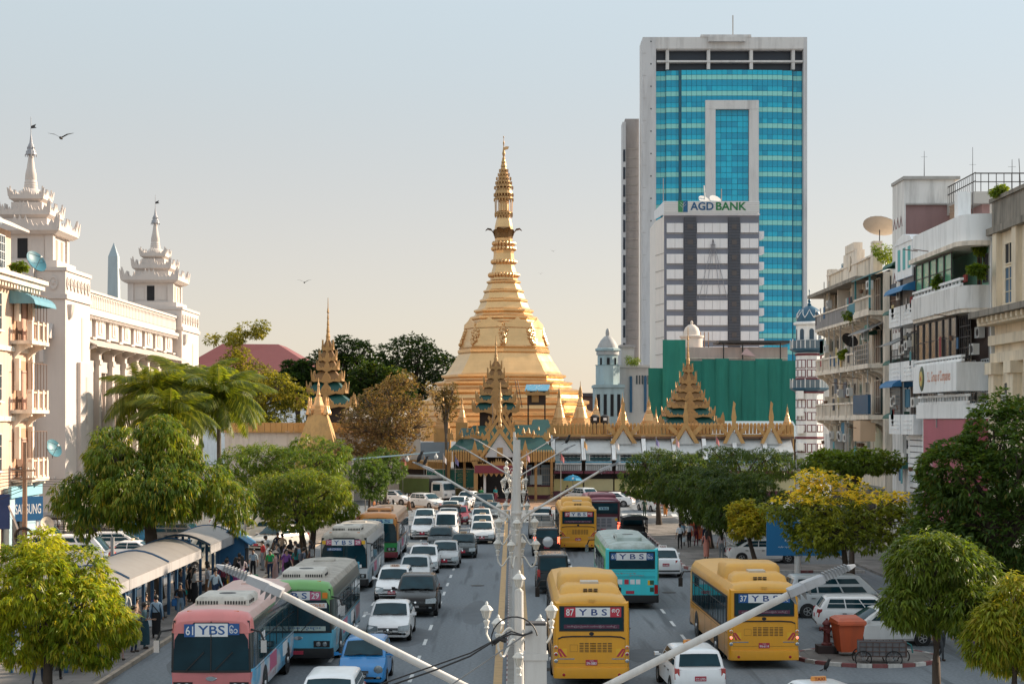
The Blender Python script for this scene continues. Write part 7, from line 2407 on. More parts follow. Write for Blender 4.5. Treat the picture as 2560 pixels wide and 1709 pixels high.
def lobes_of(cx,cy,cz,rx,ry,rz,K,r,sub=.46,low=-.5):
 out=[(cx,cy,cz,rx*.72,ry*.72,rz*.72)]
 for i in range(K):
  u=r.uniform(low,1);a=r.uniform(0,2*PI)if K<5 else 2*PI*(i*.618)+r.uniform(-.3,.3)
  s=math.sqrt(max(0,1-u*u))
  q=r.uniform(.60,.80)
  g=r.uniform(.8,1.15)*sub
  out.append((cx+rx*q*s*math.cos(a),cy+ry*q*s*math.sin(a),cz+rz*q*u,rx*g,ry*g,rz*g*1.05))
 return out
def scatter(lobes,n,r,shell=.30):
 lob=np.array(lobes)
 w=lob[:,3]*lob[:,4]
 idx=r.choice(len(lob),n,p=w/w.sum())
 dv=r.normal(0,1,(n,3));dv/=np.linalg.norm(dv,axis=1)[:,None]
 rad=1-shell*r.random(n)**1.5
 rad*=1+.08*np.sin(dv[:,0]*9+idx)*np.cos(dv[:,2]*8+idx*2)
 P=lob[idx,:3]+dv*lob[idx,3:]*rad[:,None]
 keep=np.ones(n,bool)
 for k in range(len(lob)):
  q=(((P-lob[k,:3])/lob[k,3:])**2).sum(1)
  keep&=~((q<.50)&(idx!=k))
 return P[keep],dv[keep],idx[keep]
def tree(name,label,X,Y,crown,trunk_r,pal,K=12,n=2500,per=7,LL=.24,LW=.06,droop=.5,lean=(0,0),seed=3,bark=None,group=None,
cat='tree',sub=.46,shell=.35,tipcol=None,tipf=0,extra=(),low=-.9,limbs=7,stems=1,curl=.3,gappy=0.0,z0=0.0,tipz=None):

 r=np.random.default_rng(seed)
 t=thing(name,label,cat,(X,Y,z0),group=group)
 lobes=lobes_of(*crown,K,r,sub,low)
 for e in extra:
  lobes+=lobes_of(*e[:6],e[6]if len(e)>6 else 3,r,.5,low)
 if gappy:
  lobes=[l for i,l in enumerate(lobes)if i==0 or r.random()>gappy]
 P,Nn,idx=scatter(lobes,n,r,shell)
 lobtone=r.uniform(0,1,len(lobes))
 cl=np.clip(.55*lobtone[idx]+.45*r.random(len(P)),0,1)
 leaves_object('crown',P,Nn,cl,LL,LW,droop,pal,t,per,curl,tipcol,tipf,seed,None,tipz)
 bk=bark or BARK
 base_z=crown[2]-crown[5]*.55
 for s_ in range(stems):
  ox=(s_-(stems-1)/2)*trunk_r*1.3
  top=Vector((crown[0]*.5+lean[0]+ox*4,crown[1]*.5+lean[1],base_z+crown[5]*.4))
  b0=Vector((ox,0,-.05))
  pts,rad=[],[]
  for i in range(7):
   q=i/6
   p=b0.lerp(top,q)+Vector((math.sin(q*4+seed)*trunk_r*.5,math.cos(q*3+seed)*trunk_r*.4,0))*q
   pts.append(p);rad.append(trunk_r*(1.28-.28*min(1,q*5))*(1-.45*q))
  MB().tube(pts,rad,9).build('trunk',[bk],t,smooth=60)
  m=MB()
  for l in lobes[1:1+limbs]:
   e=Vector(l[:3])
   mid=top.lerp(e,.5)+Vector((0,0,-.12*(e-top).length+r.uniform(0,.2)))
   m.tube([pts[4],pts[5].lerp(mid,.5),mid,e,e+(e-mid)*.5],[trunk_r*.5,trunk_r*.42,trunk_r*.3,trunk_r*.16,trunk_r*.05],6)
   for q in range(3):
    e2=e+Vector((r.uniform(-1,1)*l[3],r.uniform(-1,1)*l[4],r.uniform(-.2,1)*l[5]))*.8
    m.tube([mid.lerp(e,.6),e.lerp(e2,.5)+Vector((0,0,.05)),e2],[trunk_r*.16,trunk_r*.10,trunk_r*.03],5)
  m.build('limbs',[bk],t,smooth=60)
 return t
DG=[(.040,.075,.014),(.065,.115,.018),(.105,.155,.022)]
MG=[(.040,.078,.011),(.095,.148,.015),(.20,.235,.022)]
YG=[(.06,.11,.012),(.22,.27,.018),(.55,.52,.035)]  # leaf tones spread from dark green to yellow, imitating shaded and sunlit foliage
DK=[(.036,.070,.018),(.062,.108,.024),(.10,.15,.03)]
NEWL=(.38,.32,.04)
tree('mango_tree','bright yellow-green mango tree at the lower left corner',-13.95,50.5,(-.15,.1,3.25,2.1,1.9,2.05),.17,YG,K=20,n=5400,per=9,LL=.25,LW=.055,droop=.8,seed=5,tipcol=(.48,.42,.04),tipf=.22,sub=.38,extra=((1.7,.2,2.5,1.0,1.0,1.0,4),(1.5,0,1.8,.8,.8,.7,3)))
tree('ashoka_tree','large drooping-leaved tree over the bus shelters at left',-16.9,79.6,(-.3,0,5.7,4.1,3.4,2.35),.40,MG,K=26,n=6600,per=10,LL=.34,LW=.058,droop=1.05,seed=8,tipcol=NEWL,tipf=.18,sub=.30,curl=.5,shell=.45,extra=((-2.3,.5,7.6,1.0,1.0,1.1,4),(3.4,.5,4.8,1.5,1.5,1.5,4),(-3.6,0,4.4,1.3,1.2,1.2,4),(.4,0,8.0,1.6,1.4,.8,3)),limbs=12)
tree('mango_tree','round-topped tree with forked trunk beside the white bus',-12.3,101.5,(-.45,0,3.9,3.5,3.0,1.85),.22,MG,K=18,n=5200,per=7,LL=.30,LW=.055,droop=.95,seed=12,tipcol=(.20,.20,.025),tipf=.25,sub=.38,stems=2,group=None)
tree('mango_tree','broad dense tree behind the round-topped left tree',-15.6,122,(0,0,5.2,4.2,3.6,2.2),.28,[(.05,.095,.014),(.085,.14,.016),(.14,.19,.02)],K=20,n=5600,per=7,LL=.32,LW=.06,droop=.9,seed=14,tipcol=(.17,.19,.02),tipf=.2,sub=.38,extra=((-3.6,-2,5.6,2.2,2,1.6,4),))
tree('clipped_tree','smooth dark clipped tree at the far end of the left pavement',-12.0,142,(0,0,3.75,1.5,1.4,1.75),.16,DG,K=12,n=1700,per=6,LL=.26,LW=.06,droop=.8,seed=16,shell=.25)
tree('clipped_tree','low dark hedge-like tree beside the notice board',-11.6,154,(0,0,4.3,1.8,1.6,1.6),.16,DK,K=12,n=1700,per=6,LL=.26,LW=.06,droop=.8,seed=18,shell=.25)
tree('flame_tree','tall golden olive tree beyond the end of the city hall',-29.5,192,(0,0,11.2,5.2,4.5,4.0),.45,[(.10,.115,.022),(.18,.175,.028),(.31,.26,.038)],K=26,n=9000,per=5,LL=.38,LW=.12,droop=.2,seed=21,sub=.30,shell=.8,gappy=.12,extra=((-3.0,0,17.6,2.6,2.2,1.4,6),(.2,0,18.7,1.9,1.6,1.1,4),(4.5,0,9.6,3.2,2.6,2.6,5),(-2.2,0,15.0,2.8,2.4,2.0,5),(.6,0,13.6,3.0,2.6,2.0,5),(-1.0,-2,8.6,4.6,3.0,2.6,6),(2.6,-1,12.2,2.6,2.2,1.8,4)),bark=BARK2,limbs=18)
tree('bronze_leaved_tree','bronze leaved half bare tree left of the pagoda gate',-13.0,173,(0,0,8.6,5.2,4.2,3.7),.4,[(.075,.07,.03),(.17,.125,.07),(.32,.22,.15)],K=26,n=8600,per=5,LL=.25,LW=.12,droop=.15,seed=24,sub=.32,shell=.8,gappy=.05,tipcol=(.30,.18,.12),tipf=.2,extra=((1.2,0,12.4,1.9,1.7,1.6,5),(4.2,0,10.8,1.7,1.5,1.8,4),(-1.5,-1,6.0,4.2,3.2,1.8,5)),bark=BARK2,limbs=20)
tree('bronze_leaved_tree','thin bronze tree touching the left flank of the pagoda',-7.0,180,(0,0,10.2,1.9,1.7,2.6),.2,[(.06,.05,.02),(.12,.085,.045),(.22,.14,.09)],K=10,n=1100,per=4,LL=.22,LW=.10,droop=.15,seed=27,sub=.34,shell=.9,gappy=.2,bark=BARK2,limbs=10)
for i,(lab,x,y,d,rx,rz)in enumerate((('dark feathery tree left of the far spire',742,930,258,3.6,4.0),('dark evergreen tree crown beside the gilded spire',862,905,262,6.6,5.8),('big dark green tree touching the pagoda at its left',1040,905,270,7.6,6.6),('mid green tree between the two dark far crowns',950,935,254,5.0,4.6))):
 X=XA(x,d);z=ZA(y,d)
 tree('rain_tree',lab,X,d,(0,0,z-2.2,rx,rx*.8,rz),.5,[[(.020,.04,.014),(.032,.06,.018),(.05,.085,.02)],[(.018,.038,.013),(.03,.055,.016),(.06,.09,.02)]][i%2],K=24,n=5200,per=5,LL=.55,LW=.24,droop=.2,seed=30+i,sub=.34,shell=.5,limbs=14,tipcol=(.12,.14,.02)if i>1 else None,tipf=.10)
tree('mango_tree','round clipped mango tree in front of the parked white cars',12.2,48.2,(0,0,3.75,1.62,1.5,1.5),.15,[(.05,.085,.014),(.085,.13,.018),(.14,.18,.022)],K=14,n=4600,per=7,LL=.26,LW=.055,droop=.9,seed=41,tipcol=(.14,.16,.02),tipf=.2,shell=.3)
tree('mango_tree','leafy mango tree cut off by the lower right corner',13.75,46.2,(.15,0,2.95,1.3,1.2,1.35),.13,[(.09,.13,.014),(.16,.20,.018),(.27,.27,.025)],K=10,n=2800,per=7,LL=.28,LW=.055,droop=.9,seed=43,tipcol=NEWL,tipf=.25,shell=.35)
tree('almond_tree','huge dark leafy tree filling the right edge',18.0,62.5,(.4,0,5.6,3.1,2.8,3.6),.3,DK,K=30,n=15000,per=6,LL=.24,LW=.10,droop=.35,seed=47,sub=.36,shell=.38,tipcol=(.15,.14,.03),tipf=.08,extra=((-1.6,-.3,4.0,1.6,1.6,1.5,5),(-1.6,.6,6.8,1.5,1.4,1.3,4),(1.8,-.5,8.2,1.6,1.5,1.3,4)),limbs=16)
tree('flowering_tree','yellow blossoming tree with dark forked limbs right of centre',15.3,76.5,(-.4,0,4.5,3.7,2.9,2.2),.17,[(.07,.10,.018),(.15,.18,.025),(.27,.27,.035)],K=26,n=3300,per=6,LL=.22,LW=.10,droop=.3,seed=52,sub=.30,shell=.7,gappy=.1,tipcol=(.85,.66,.08),tipf=.75,tipz=4.9,limbs=18,bark=BARK)
tree('flowering_tree','small leaning yellowish tree at the kerb corner',14.3,97.6,(-.55,0,2.9,1.55,1.3,1.2),.16,[(.12,.15,.02),(.24,.25,.03),(.40,.34,.04)],K=10,n=1300,per=6,LL=.22,LW=.10,droop=.3,seed=54,sub=.36,shell=.6,tipcol=(.5,.36,.04),tipf=.2,lean=(-.5,0))
tree('almond_tree','flat-topped bright green tree in front of the cream block',18.2,90,(0,0,6.3,2.7,2.4,.9),.16,[(.06,.10,.015),(.10,.15,.02),(.17,.19,.025)],K=16,n=1500,per=6,LL=.26,LW=.12,droop=.1,seed=56,sub=.34,shell=.7,gappy=.15,limbs=14)
cl_=[('clipped mango tree farthest along the right pavement',12.0,137,(-.1,0,4.0,3.3,2.6,2.0)),('second clipped mango tree leaning on the right pavement',13.0,127,(-.1,0,4.0,2.9,2.3,2.0)),
('clipped mango tree above the walking people on right',13.25,112,(0,0,3.5,2.75,2.4,2.1)),('clipped mango tree nearest the corner kerb on right',14.0,103,(0,0,3.6,2.65,2.4,2.15)),
('wide tree behind the clipped mango row',20.3,147,(0,0,4.4,5.2,3.6,2.2))]
for i,(lab,X,Y,cr_)in enumerate(cl_):
 tree('mango_tree',lab,X,Y,cr_,.24,[[(.026,.052,.011),(.05,.086,.014),(.095,.14,.018)],[(.022,.045,.011),(.042,.076,.014),(.08,.122,.018)]][i%2],K=20,n=4200,per=6,LL=.30,LW=.055,droop=1.0,seed=60+i,sub=.36,shell=.28,tipcol=(.12,.15,.02),tipf=.15,group='clipped mango trees on the right pavement',lean=((.0,-.5,-.4,0,0)[i],0))
# ---- palms by the city hall
def frond_mesh(L,seed):
 r=random.Random(seed)
 v,f,c=[],[],[]
 n=34
 pts=[]
 for i in range(n+1):
  q=i/n
  pts.append(Vector((L*(q-.16*q*q),0,L*(.50*q-.78*q*q))))
 for i in range(n):
  w=.05*(1-i/n)+.01
  a,b=pts[i],pts[i+1]
  o=len(v)
  v+=[a+Vector((0,w,0)),a-Vector((0,w,0)),b-Vector((0,w*.9,0)),b+Vector((0,w*.9,0))]
  f.append((o,o+1,o+2,o+3));c+=[(.16,.17,.05)]*4
 for i in range(3,n*2):
  q=i/(n*2)
  k=min(n-1,int(q*n))
  p=pts[k].lerp(pts[k+1],q*n-k)
  t=(pts[k+1]-pts[k]).normalized()
  ll=L*.30*(math.sin(PI*min(1,q*.86+.13))**.6)*r.uniform(.85,1.1)
  for s in(-1,1):
   d=(t*.62+Vector((0,s*.8,-.28-.5*r.random()))).normalized()
   m=p+d*ll*.5
   e=p+d*ll+Vector((0,0,-ll*.28))
   w=t*.045
   o=len(v)
   v+=[p-w*.6,m-w,e,m+w]
   f.append((o,o+1,o+2,o+3))
   g=r.uniform(.75,1.25)
   col=(.115*g,.155*g,.022)
   if r.random()<.2:col=(.26*g,.27*g,.035)
   c+=[col]*4
 me=bpy.data.meshes.new('frond')
 me.from_pydata(v,[],f)
 a=me.attributes.new('leaf_tint','FLOAT_COLOR','POINT')
 a.data.foreach_set('color',np.array([(*x,1)for x in c],np.float32).reshape(-1))
 me.materials.append(LEAF)
 return me
FR=[frond_mesh(3.6,1),frond_mesh(4.1,2),frond_mesh(3.2,3)]
for i,(lab,x,yc,d,s_)in enumerate((('coconut palm nearest the white city hall wall',372,990,136,1.15),('tall palm at the centre of the left palm clump',462,988,140,1.3),('palm arching over the round left trees',545,1000,137,1.25),('lower palm in front of the palm clump',425,1040,132,1.0),('palm at back of the clump with upright fronds',500,972,146,1.2))):
 X,z=XA(x,d),ZA(yc,d)
 t=thing('palm_tree',lab,'palm tree',(X,d,0),group='palms beside the city hall')
 MB().tube([(0,0,-.02),(.1,0,z*.4),(.05,.1,z*.75),(0,0,z)],[.24,.19,.17,.13],9).build('trunk',[BARK2],t,smooth=60)
 n=26
 rr=random.Random(i*7+3)
 for k in range(n):
  o=link('frond',FR[rr.randrange(3)],t,(0,0,z))
  el=R(58-92*(k/n)+rr.uniform(-8,8))
  o.rotation_euler=(rr.uniform(-.25,.25),-el,2.399*k+rr.uniform(-.2,.2))
  o.scale=(s_*1.12,)*3
for i,(lab,X,Y,z,r_)in enumerate((('leafy bush growing on the cream balcony',24.0,117.6,15.4,.75),('bush growing from the cream block roof corner',25.3,113.5,19.3,1.1),('trailing plant on the balcony of the cream block',23.8,120.4,12.9,.45),
('plants on the peach house cornice',-30.4,103.9,17.75,.5),('weeds on the stained right parapet',24.8,85.6,20.0,.4),('plant pots row on the green enclosed balcony',23.5,92.5,15.9,.45),('shrub on the ledge of the office podium',XA(1580,266),266.0,ZA(914,266),1.3),
('weeds on the classical building mid cornice',23.9,86.2,16.0,.5),('plant hanging on the art deco window ledge',24.6,88.5,17.3,.35))):
 tree('balcony_plant',lab,X,Y,(0,0,.2+r_*.4,r_,r_*1.3,r_*.8),.03,MG,K=5,n=int(180+160*r_),per=5,LL=.2,LW=.07,droop=.5,seed=80+i,shell=.8,limbs=3,cat='plant',z0=z)
# ------------------------------------------------------------------ lamp posts on the median
POLEW=mat('pole_white',(.62,.60,.57),.55,0,.08,2,0,.45,(.20,.15,.12),gscale=2)
LANTW=mat('lantern_white',(.72,.69,.63),.5,0,.06,4,0,.25)
LGLASS=mat('lantern_glass',(.55,.52,.46),.15,0,.2,6,spec=.7)
LUMG=mat('luminaire_grey',(.40,.41,.43),.5,.1,.08,4,0,.3)
def lantern(parent,x,y,z,s=.68):
 m=MB().lathe([(.06,-.34),(.10,-.32),(.06,-.25),(.08,-.2),(.13,-.06),(.05,0),(.05,.03),(.13,.05)],6,(0,0,0))
 lo=m.build('lantern',[LANTW],parent,loc=(x,y,z))
 lo.scale=(s,s,s)
 MB().lathe([(.12,.05),(.20,.34)],6).build('glass',[LGLASS],lo)
 c=MB().lathe([(.245,.33),(.25,.37),(.14,.50),(.10,.53),(.05,.56),(.06,.60),(.02,.68)],6)
 for k in range(6):
  a=2*PI*k/6
  c.bar((.12*math.cos(a),.12*math.sin(a),.05),(.205*math.cos(a),.205*math.sin(a),.34),.022)
 c.build('lantern_cap',[LANTW],lo,kind=None)
 return lo
def scroll(parent,z,ang,reach,drop=.0):

 pts=[]
 for i in range(15):
  q=i/14
  r_=.1+reach*q
  zz=z+.30*math.sin(q*PI*1.05)*(1-q)*1.5-.38*math.sin(q*PI)*q*1.6-drop*q
  pts.append((r_*math.cos(ang),r_*math.sin(ang),zz))
 pts.append((pts[-1][0],pts[-1][1],pts[-1][2]+.14))
 MB().tube(pts,.032,6).build('scroll_bracket',[LANTW],parent,smooth=60)
 return pts[-1]
def lantern_cluster(parent,z,reach=.75,twist=0.0,n=4,z2=None):
 for k in range(n):
  a=twist+2*PI*k/n
  e=scroll(parent,z,a,reach)
  lantern(parent,e[0],e[1],e[2]+.23)
def luminaire(parent,p,ang,tilt):

 m=MB()
 m.loft([rr_loop(-.18,.18,.14,-.05,.05),rr_loop(-.18,.18,.13,.07,.05)])
 lo=m.build('lamp_head',[LUMG],parent,smooth=40,loc=p,rot=(0,0,0))
 q=(Matrix.Rotation(ang,3,'Z')@Matrix.Rotation(-tilt,3,'Y')).to_euler()
 lo.rotation_euler=q
 lo.scale=(.78,)*3
 MB().loft([[(.1,-.15,-.06),(.1,.15,-.06),(.1,.15,.08),(.1,-.15,.08)],[(.45,-.15,-.06),(.45,.15,-.06),(.45,.14,.06),(.45,-.14,.06)]]).build('gear_box',[LUMG],lo)
 b=MB().loft([[(.45,-.12,-.04),(.45,.12,-.04),(.45,.10,.05),(.45,-.10,.05)],[(.9,-.10,-.04),(.9,.10,-.04),(.9,.08,.03),(.9,-.08,.03)],[(1.0,-.04,-.03),(1.0,.04,-.03),(1.0,.03,.0),(1.0,-.03,.0)]])
 b.build('heat_sink',[LUMG],lo)
 for k in range(8):
  MB().box(.48+k*.052,.50+k*.052,-.12,.12,-.05,.085-k*.004).build('fin',[paint((.20,.21,.22),.5)],lo)
 f=MB()
 for k in range(4):
  f.prism([(-.14+k*.09,-.05),(-.07+k*.09,-.05),(-.10+k*.09,-.20+(k%2)*.05)],'y',-.1,.1)
 f.build('bird_spikes',[paint((.18,.19,.20),.5)],lo,kind='stuff')
 return lo
def street_lamp(label,X,Y,arm_z=5.3,head_z=6.9,reach=3.35,clusters=(),top=7.0,square=False,group='double-armed street lamps along the median',w=.13,box=None):
 t=thing('street_lamp',label,'street lamp',(X,Y,.17),group=group)
 if square:
  MB().loft([[(-.16,-.16,0),(.16,-.16,0),(.16,.16,0),(-.16,.16,0)],[(-.13,-.13,top),(.13,-.13,top),(.13,.13,top),(-.13,.13,top)]]).build('pole',[POLEW],t)
  MB().box(-.15,.15,-.15,.15,top-.42,top-.34).build('collar',[POLEW],t)
  MB().box(-.125,.125,-.125,.125,top,top+.03).build('cap',[IRON],t)
 else:
  MB().tube([(0,0,0),(0,0,1.2),(0,0,top)],[w*1.25,w*1.1,w*.8],10).build('pole',[POLEW],t,smooth=60)
  MB().lathe([(w*1.9,0),(w*1.9,.1),(w*1.4,.3)],10).build('pole_base',[POLEW],t)
  for z in(arm_z,arm_z-.5,2.6):
   MB().lathe([(w*1.2,0),(w*1.25,.05),(w*1.2,.1)],10,(0,0,z-.17)).build('collar',[POLEW],t)
 for s in(-1,1):
  p0=Vector((s*.1,0,arm_z-.6-.17))
  pts=[p0,p0+Vector((s*.12,0,.4)),p0+Vector((s*.35,0,.62)),Vector((s*reach,0,head_z-.17))]
  MB().tube(pts,[.055,.055,.05,.045],8).build('lamp_arm',[POLEW],t,smooth=60)
  ang=0 if s>0 else PI
  luminaire(t,(s*(reach+.1),0,head_z-.17+.06),ang,R(24))
 for z,r_,tw,n in clusters:
  lantern_cluster(t,z-.17,r_,tw,n)
 return t
street_lamp('square concrete lamp post in front with long arms and tied cables',.29,20.6,5.2,6.55,3.1,square=True,top=6.02)
street_lamp('nearest round white double lamp post with lantern brackets',.18,64,5.1,6.72,3.15,clusters=((4.19,.58,0,4),(3.36,.66,PI/4+.5,4)),top=7.75,w=.175)
street_lamp('second round white lamp post down the median',.2,108,5.15,6.75,3.15,clusters=((4.2,.58,0,4),(3.4,.66,PI/4,4)),top=7.4)
street_lamp('third lamp post before the pagoda forecourt',.2,150,5.15,6.75,3.15,clusters=((4.2,.58,0,4),(3.4,.66,PI/4,4)),top=7.4)
t=thing('lantern_post','white ornamental lantern post between the first two lamp posts','lantern post',(.18,43.0,.17))
MB().tube([(0,0,0),(0,0,1.2),(0,0,4.15)],[.16,.135,.11],10).build('pole',[POLEW],t,smooth=60)
MB().lathe([(.25,0),(.25,.1),(.16,.3)],10).build('pole_base',[POLEW],t)
for a,z,r_ in((PI,3.05,.73),(0,3.05,.73),(PI+.9,2.79,.75),(-.9,2.79,.75)):
 e=scroll(t,z,a,r_);lantern(t,e[0],e[1],e[2]+.23)
lantern(t,0,-.02,4.22)
lantern(t,0,-.28,2.25)
t=thing('lantern_post','small white lantern cluster post far down the median','lantern post',(.05,128,.17))
MB().tube([(0,0,0),(0,0,4.6)],[.13,.09],8).build('pole',[POLEW],t,smooth=60)
lantern_cluster(t,3.2,.72,.3,4);lantern_cluster(t,4.2,.6,.9,4)
t=thing('lantern_post','white lantern post close before the forecourt','lantern post',(.05,86,.17))
MB().tube([(0,0,0),(0,0,4.6)],[.13,.09],8).build('pole',[POLEW],t,smooth=60)
lantern_cluster(t,3.5,.72,.5,4)
t=thing('camera_mast','pale blue traffic camera mast reaching over the left trees','mast',(-13.9,146,.13))
MB().tube([(0,0,0),(0,0,5.2)],[.12,.09],8).build('pole',[TIN],t)
MB().tube([(0,0,5.1),(7.6,0,5.75)],[.09,.05],6).build('mast_arm',[mat('pale_blue_steel',(.42,.55,.60),.4,.2,.1,2)],t)
for x in(4.8,7.3):
 c=MB().lathe([(.05,.35),(.07,.2),(.16,.1),(.18,-.02),(.12,-.14),(.02,-.18)],10,(x,0,5.1+x*.0855-.42))
 c.build('dome_camera',[ACW],t,smooth=50)
MB().tube([(1.2,-.6,0),(1.2,-.6,3.0),(.4,-.6,4.6)],.05,5).build('small_arm',[TIN],t)
cb=thing('cable_bundle','black cable bundle sagging to the front concrete post','cable',(.29,20.4,6.0))
for off,w_,M_ in((0,.012,BLACKP),(.05,.010,BLACKP)):
 pts=[(-2.3,off,-.72+off),(-1.75,off,-.52+off),(-1.2,off,-.33+off),(-.8,off,-.17+off*.6),(-.5,off,.02),(-.3,off,.10+off*.5),(-.16,off,.08),(-.04,off,.12)]
 MB().tube(pts,w_,6).build('cable',[M_],cb,smooth=60)
pts=[(-.26+.28*math.cos(a),-.02,.04+.27*math.sin(a))for a in np.linspace(PI*1.1,.15,14)]
MB().tube(pts,.010,6).build('cable_loop',[BLACKP],cb,smooth=60)
MB().tube([(-.52,.03,-.02),(-.44,.02,.04),(-.36,0,.02)],.035,6).build('cable_knot',[BLACKP],cb,smooth=60)
MB().tube([(-1.5,.1,-.85),(-.05,.02,.14)],.009,5).build('stay_wire',[TIN],cb)
# ------------------------------------------------------------------ utility pole at left
t=thing('utility_pole','weathered wooden utility pole with cable coil by the blue sign','utility pole',(-29.3,101.0,.14))
MB().tube([(0,0,-.02),(.02,0,7.2)],[.17,.13],8).build('pole',[mat('old_pole',(.26,.18,.13),.9,0,.3,4,.3,.3)],t)
MB().lathe([(.02,7.18),(.16,7.2)],8).build('pole_cap',[IRON],t)
cl=MB().tube([(.5*math.cos(2*PI*i/20),-.2,1.55+.5*math.sin(2*PI*i/20))for i in range(21)],.09,6)
cl.build('cable_coil',[BLACKP],t,smooth=60)
for z in(5.0,5.5):
 MB().bar((-.7,-.15,z),(.7,-.15,z),.09).build('crossarm',[mat('old_pole',(.26,.18,.13),.9)],t)
 for x in(-.6,-.2,.25,.6):
  MB().lathe([(.04,0),(.06,.05),(.03,.14)],6,(x,-.15,z+.045)).build('insulator',[ACW],t)
MB().bar((-.9,-.2,3.4),(-.3,-.2,1.9),.1).build('tube_lamp',[ACW],t)
wm=MB()
for i in range(9):
 a=(-.1,-.15,4.3+i*.16)
 b=(-3.5-i*.3,-2-i,3.6+i*.35)
 mid=((a[0]+b[0])/2,(a[1]+b[1])/2,(a[2]+b[2])/2-.4)
 wm.tube([a,mid,b],.018,4)
for i in range(4):
 wm.tube([(.1,0,4.6+i*.15),(3+i,6,4.2+i*.1),(5+2*i,18,4.6)],.015,4)
wm.build('wires',[BLACKP],t,kind='stuff')
t=thing('loudspeaker','cream horn loudspeaker beside the wooden pole','loudspeaker',(-28.3,101.5,2.3))
h=MB().lathe([(.1,-.5),(.14,-.1),(.26,.15),(.46,.36),(.47,.40),(.2,.2)],14)
h.build('horn',[mat('horn_cream',(.55,.48,.40),.6,0,.1,2)],t,smooth=50,rot=(R(75),0,R(50)))
MB().bar((-.3,0,-2.16),(-.1,0,-.2),.07).build('bracket',[IRON],t)
# ------------------------------------------------------------------ bus shelters
SHR=mat('shelter_roof',(.25,.235,.22),.55,.15,.1,.8,.1,.5,(.20,.17,.15),streak=False)
SHB=mat('shelter_blue',(.015,.075,.16),.5,0,.15,3,0,.3)
def shelter(label,y0,y1,xr=-14.55,xl=-17.3,zc=2.75,nseg=2):
 t=thing('bus_shelter',label,'bus shelter',(xl,y0,.13))
 W_=xr-xl
 for i in range(nseg):
  a,b=(y1-y0)*i/nseg,(y1-y0)*(i+1)/nseg-.05
  m=MB()
  n=8
  top=[(W_*k/n,zc-.13+.52*math.sin(PI*(k/n)*.9+.25)-.14)for k in range(n+1)]
  m.prism(top+[(p[0],p[1]-.05)for p in reversed(top)],'y',a,b)
  m.build('roof_panel',[SHR],t,smooth=30)
  m=MB().box(W_-.02,W_+.02,a,b,top[-1][1]-.42,top[-1][1]-.03)
  m.build('gutter_board',[mat('gutter_grey',(.42,.41,.41),.55,.1,.08,1,0,.35)],t)
  for yy in(a+.02,b-.02):
   MB().tube([(p[0],yy,p[1]+.02)for p in top],.045,5).build('roof_rib',[SHB],t)
 for y in np.arange(.4,y1-y0-.2,1.7):
  for x in(.35,W_-.55):
   MB().box(x-.06,x+.06,y-.06,y+.06,0,zc-.05).build('post',[SHB],t)
  if y+1.7<y1-y0-.2:
   for z in(.9,1.3,2.3):
    MB().bar((.35,y+.06,z),(.35,y+1.64,z),.06).build('rail',[SHB],t)
 bn=MB().box(W_-1.15,W_-.7,.6,y1-y0-.6,.42,.48)
 bo=bn.build('bench',[TIN],t)
 for y in np.arange(.9,y1-y0-.7,2.2):
  MB().box(W_-1.05,W_-.8,y,y+.08,0,.42).build('bench_leg',[IRON],bo)
 return t
shelter('long curved-roof bus shelter nearest the camera at left',56.5,78.6,nseg=3)
shelter('second curved-roof bus shelter beyond the big tree',81.0,88.5,nseg=1)
t=thing('kiosk','blue wooden kiosk with pitched roof by the crowd','kiosk',(-14.75,88.6,.13))
KB=mat('kiosk_blue',(.012,.11,.25),.6,0,.12,2,0,.25)
MB().box(-.75,.75,-.7,.7,0,2.1).build('booth',[KB],t)
MB().prism([(-.95,2.1),(.95,2.1),(0,2.75)],'y',-.72,.72).build('gable',[KB],t)
for s in(-1,1):
 MB().loft([[(s*1.1,-1.0,2.0),(0,-1.0,2.78),(0,1.0,2.78),(s*1.1,1.0,2.0)],[(s*1.1,-1.0,2.06),(0,-1.0,2.84),(0,1.0,2.84),(s*1.1,1.0,2.06)]]).build('roof_slope',[mat('kiosk_roof',(.02,.15,.30),.55,0,.1,2,0,.3)],t)
MB().box(.753,.78,-.5,.5,.9,1.8).build('hatch',[DARKIN],t)
for lab,x,y,c in(('red plastic crate stool by the blue kiosk',-13.9,87.6,(.45,.03,.03)),('green plastic basket before the blue kiosk',-13.55,87.9,(.03,.30,.14)),('second red crate stool left of the kiosk',-15.0,86.9,(.40,.03,.05))):
 t=thing('crate',lab,'crate',(x,y,.13))
 M_=paint(c,.5)
 for s in(-1,1):
  MB().box(s*.22-.02,s*.22+.02,-.18,.18,.0,.42).build('side',[M_],t)
  MB().box(-.2,.2,s*.18-.02,s*.18+.02,.02,.40).build('side',[M_],t)
 MB().box(-.24,.24,-.2,.2,.42,.45).build('top',[M_],t)
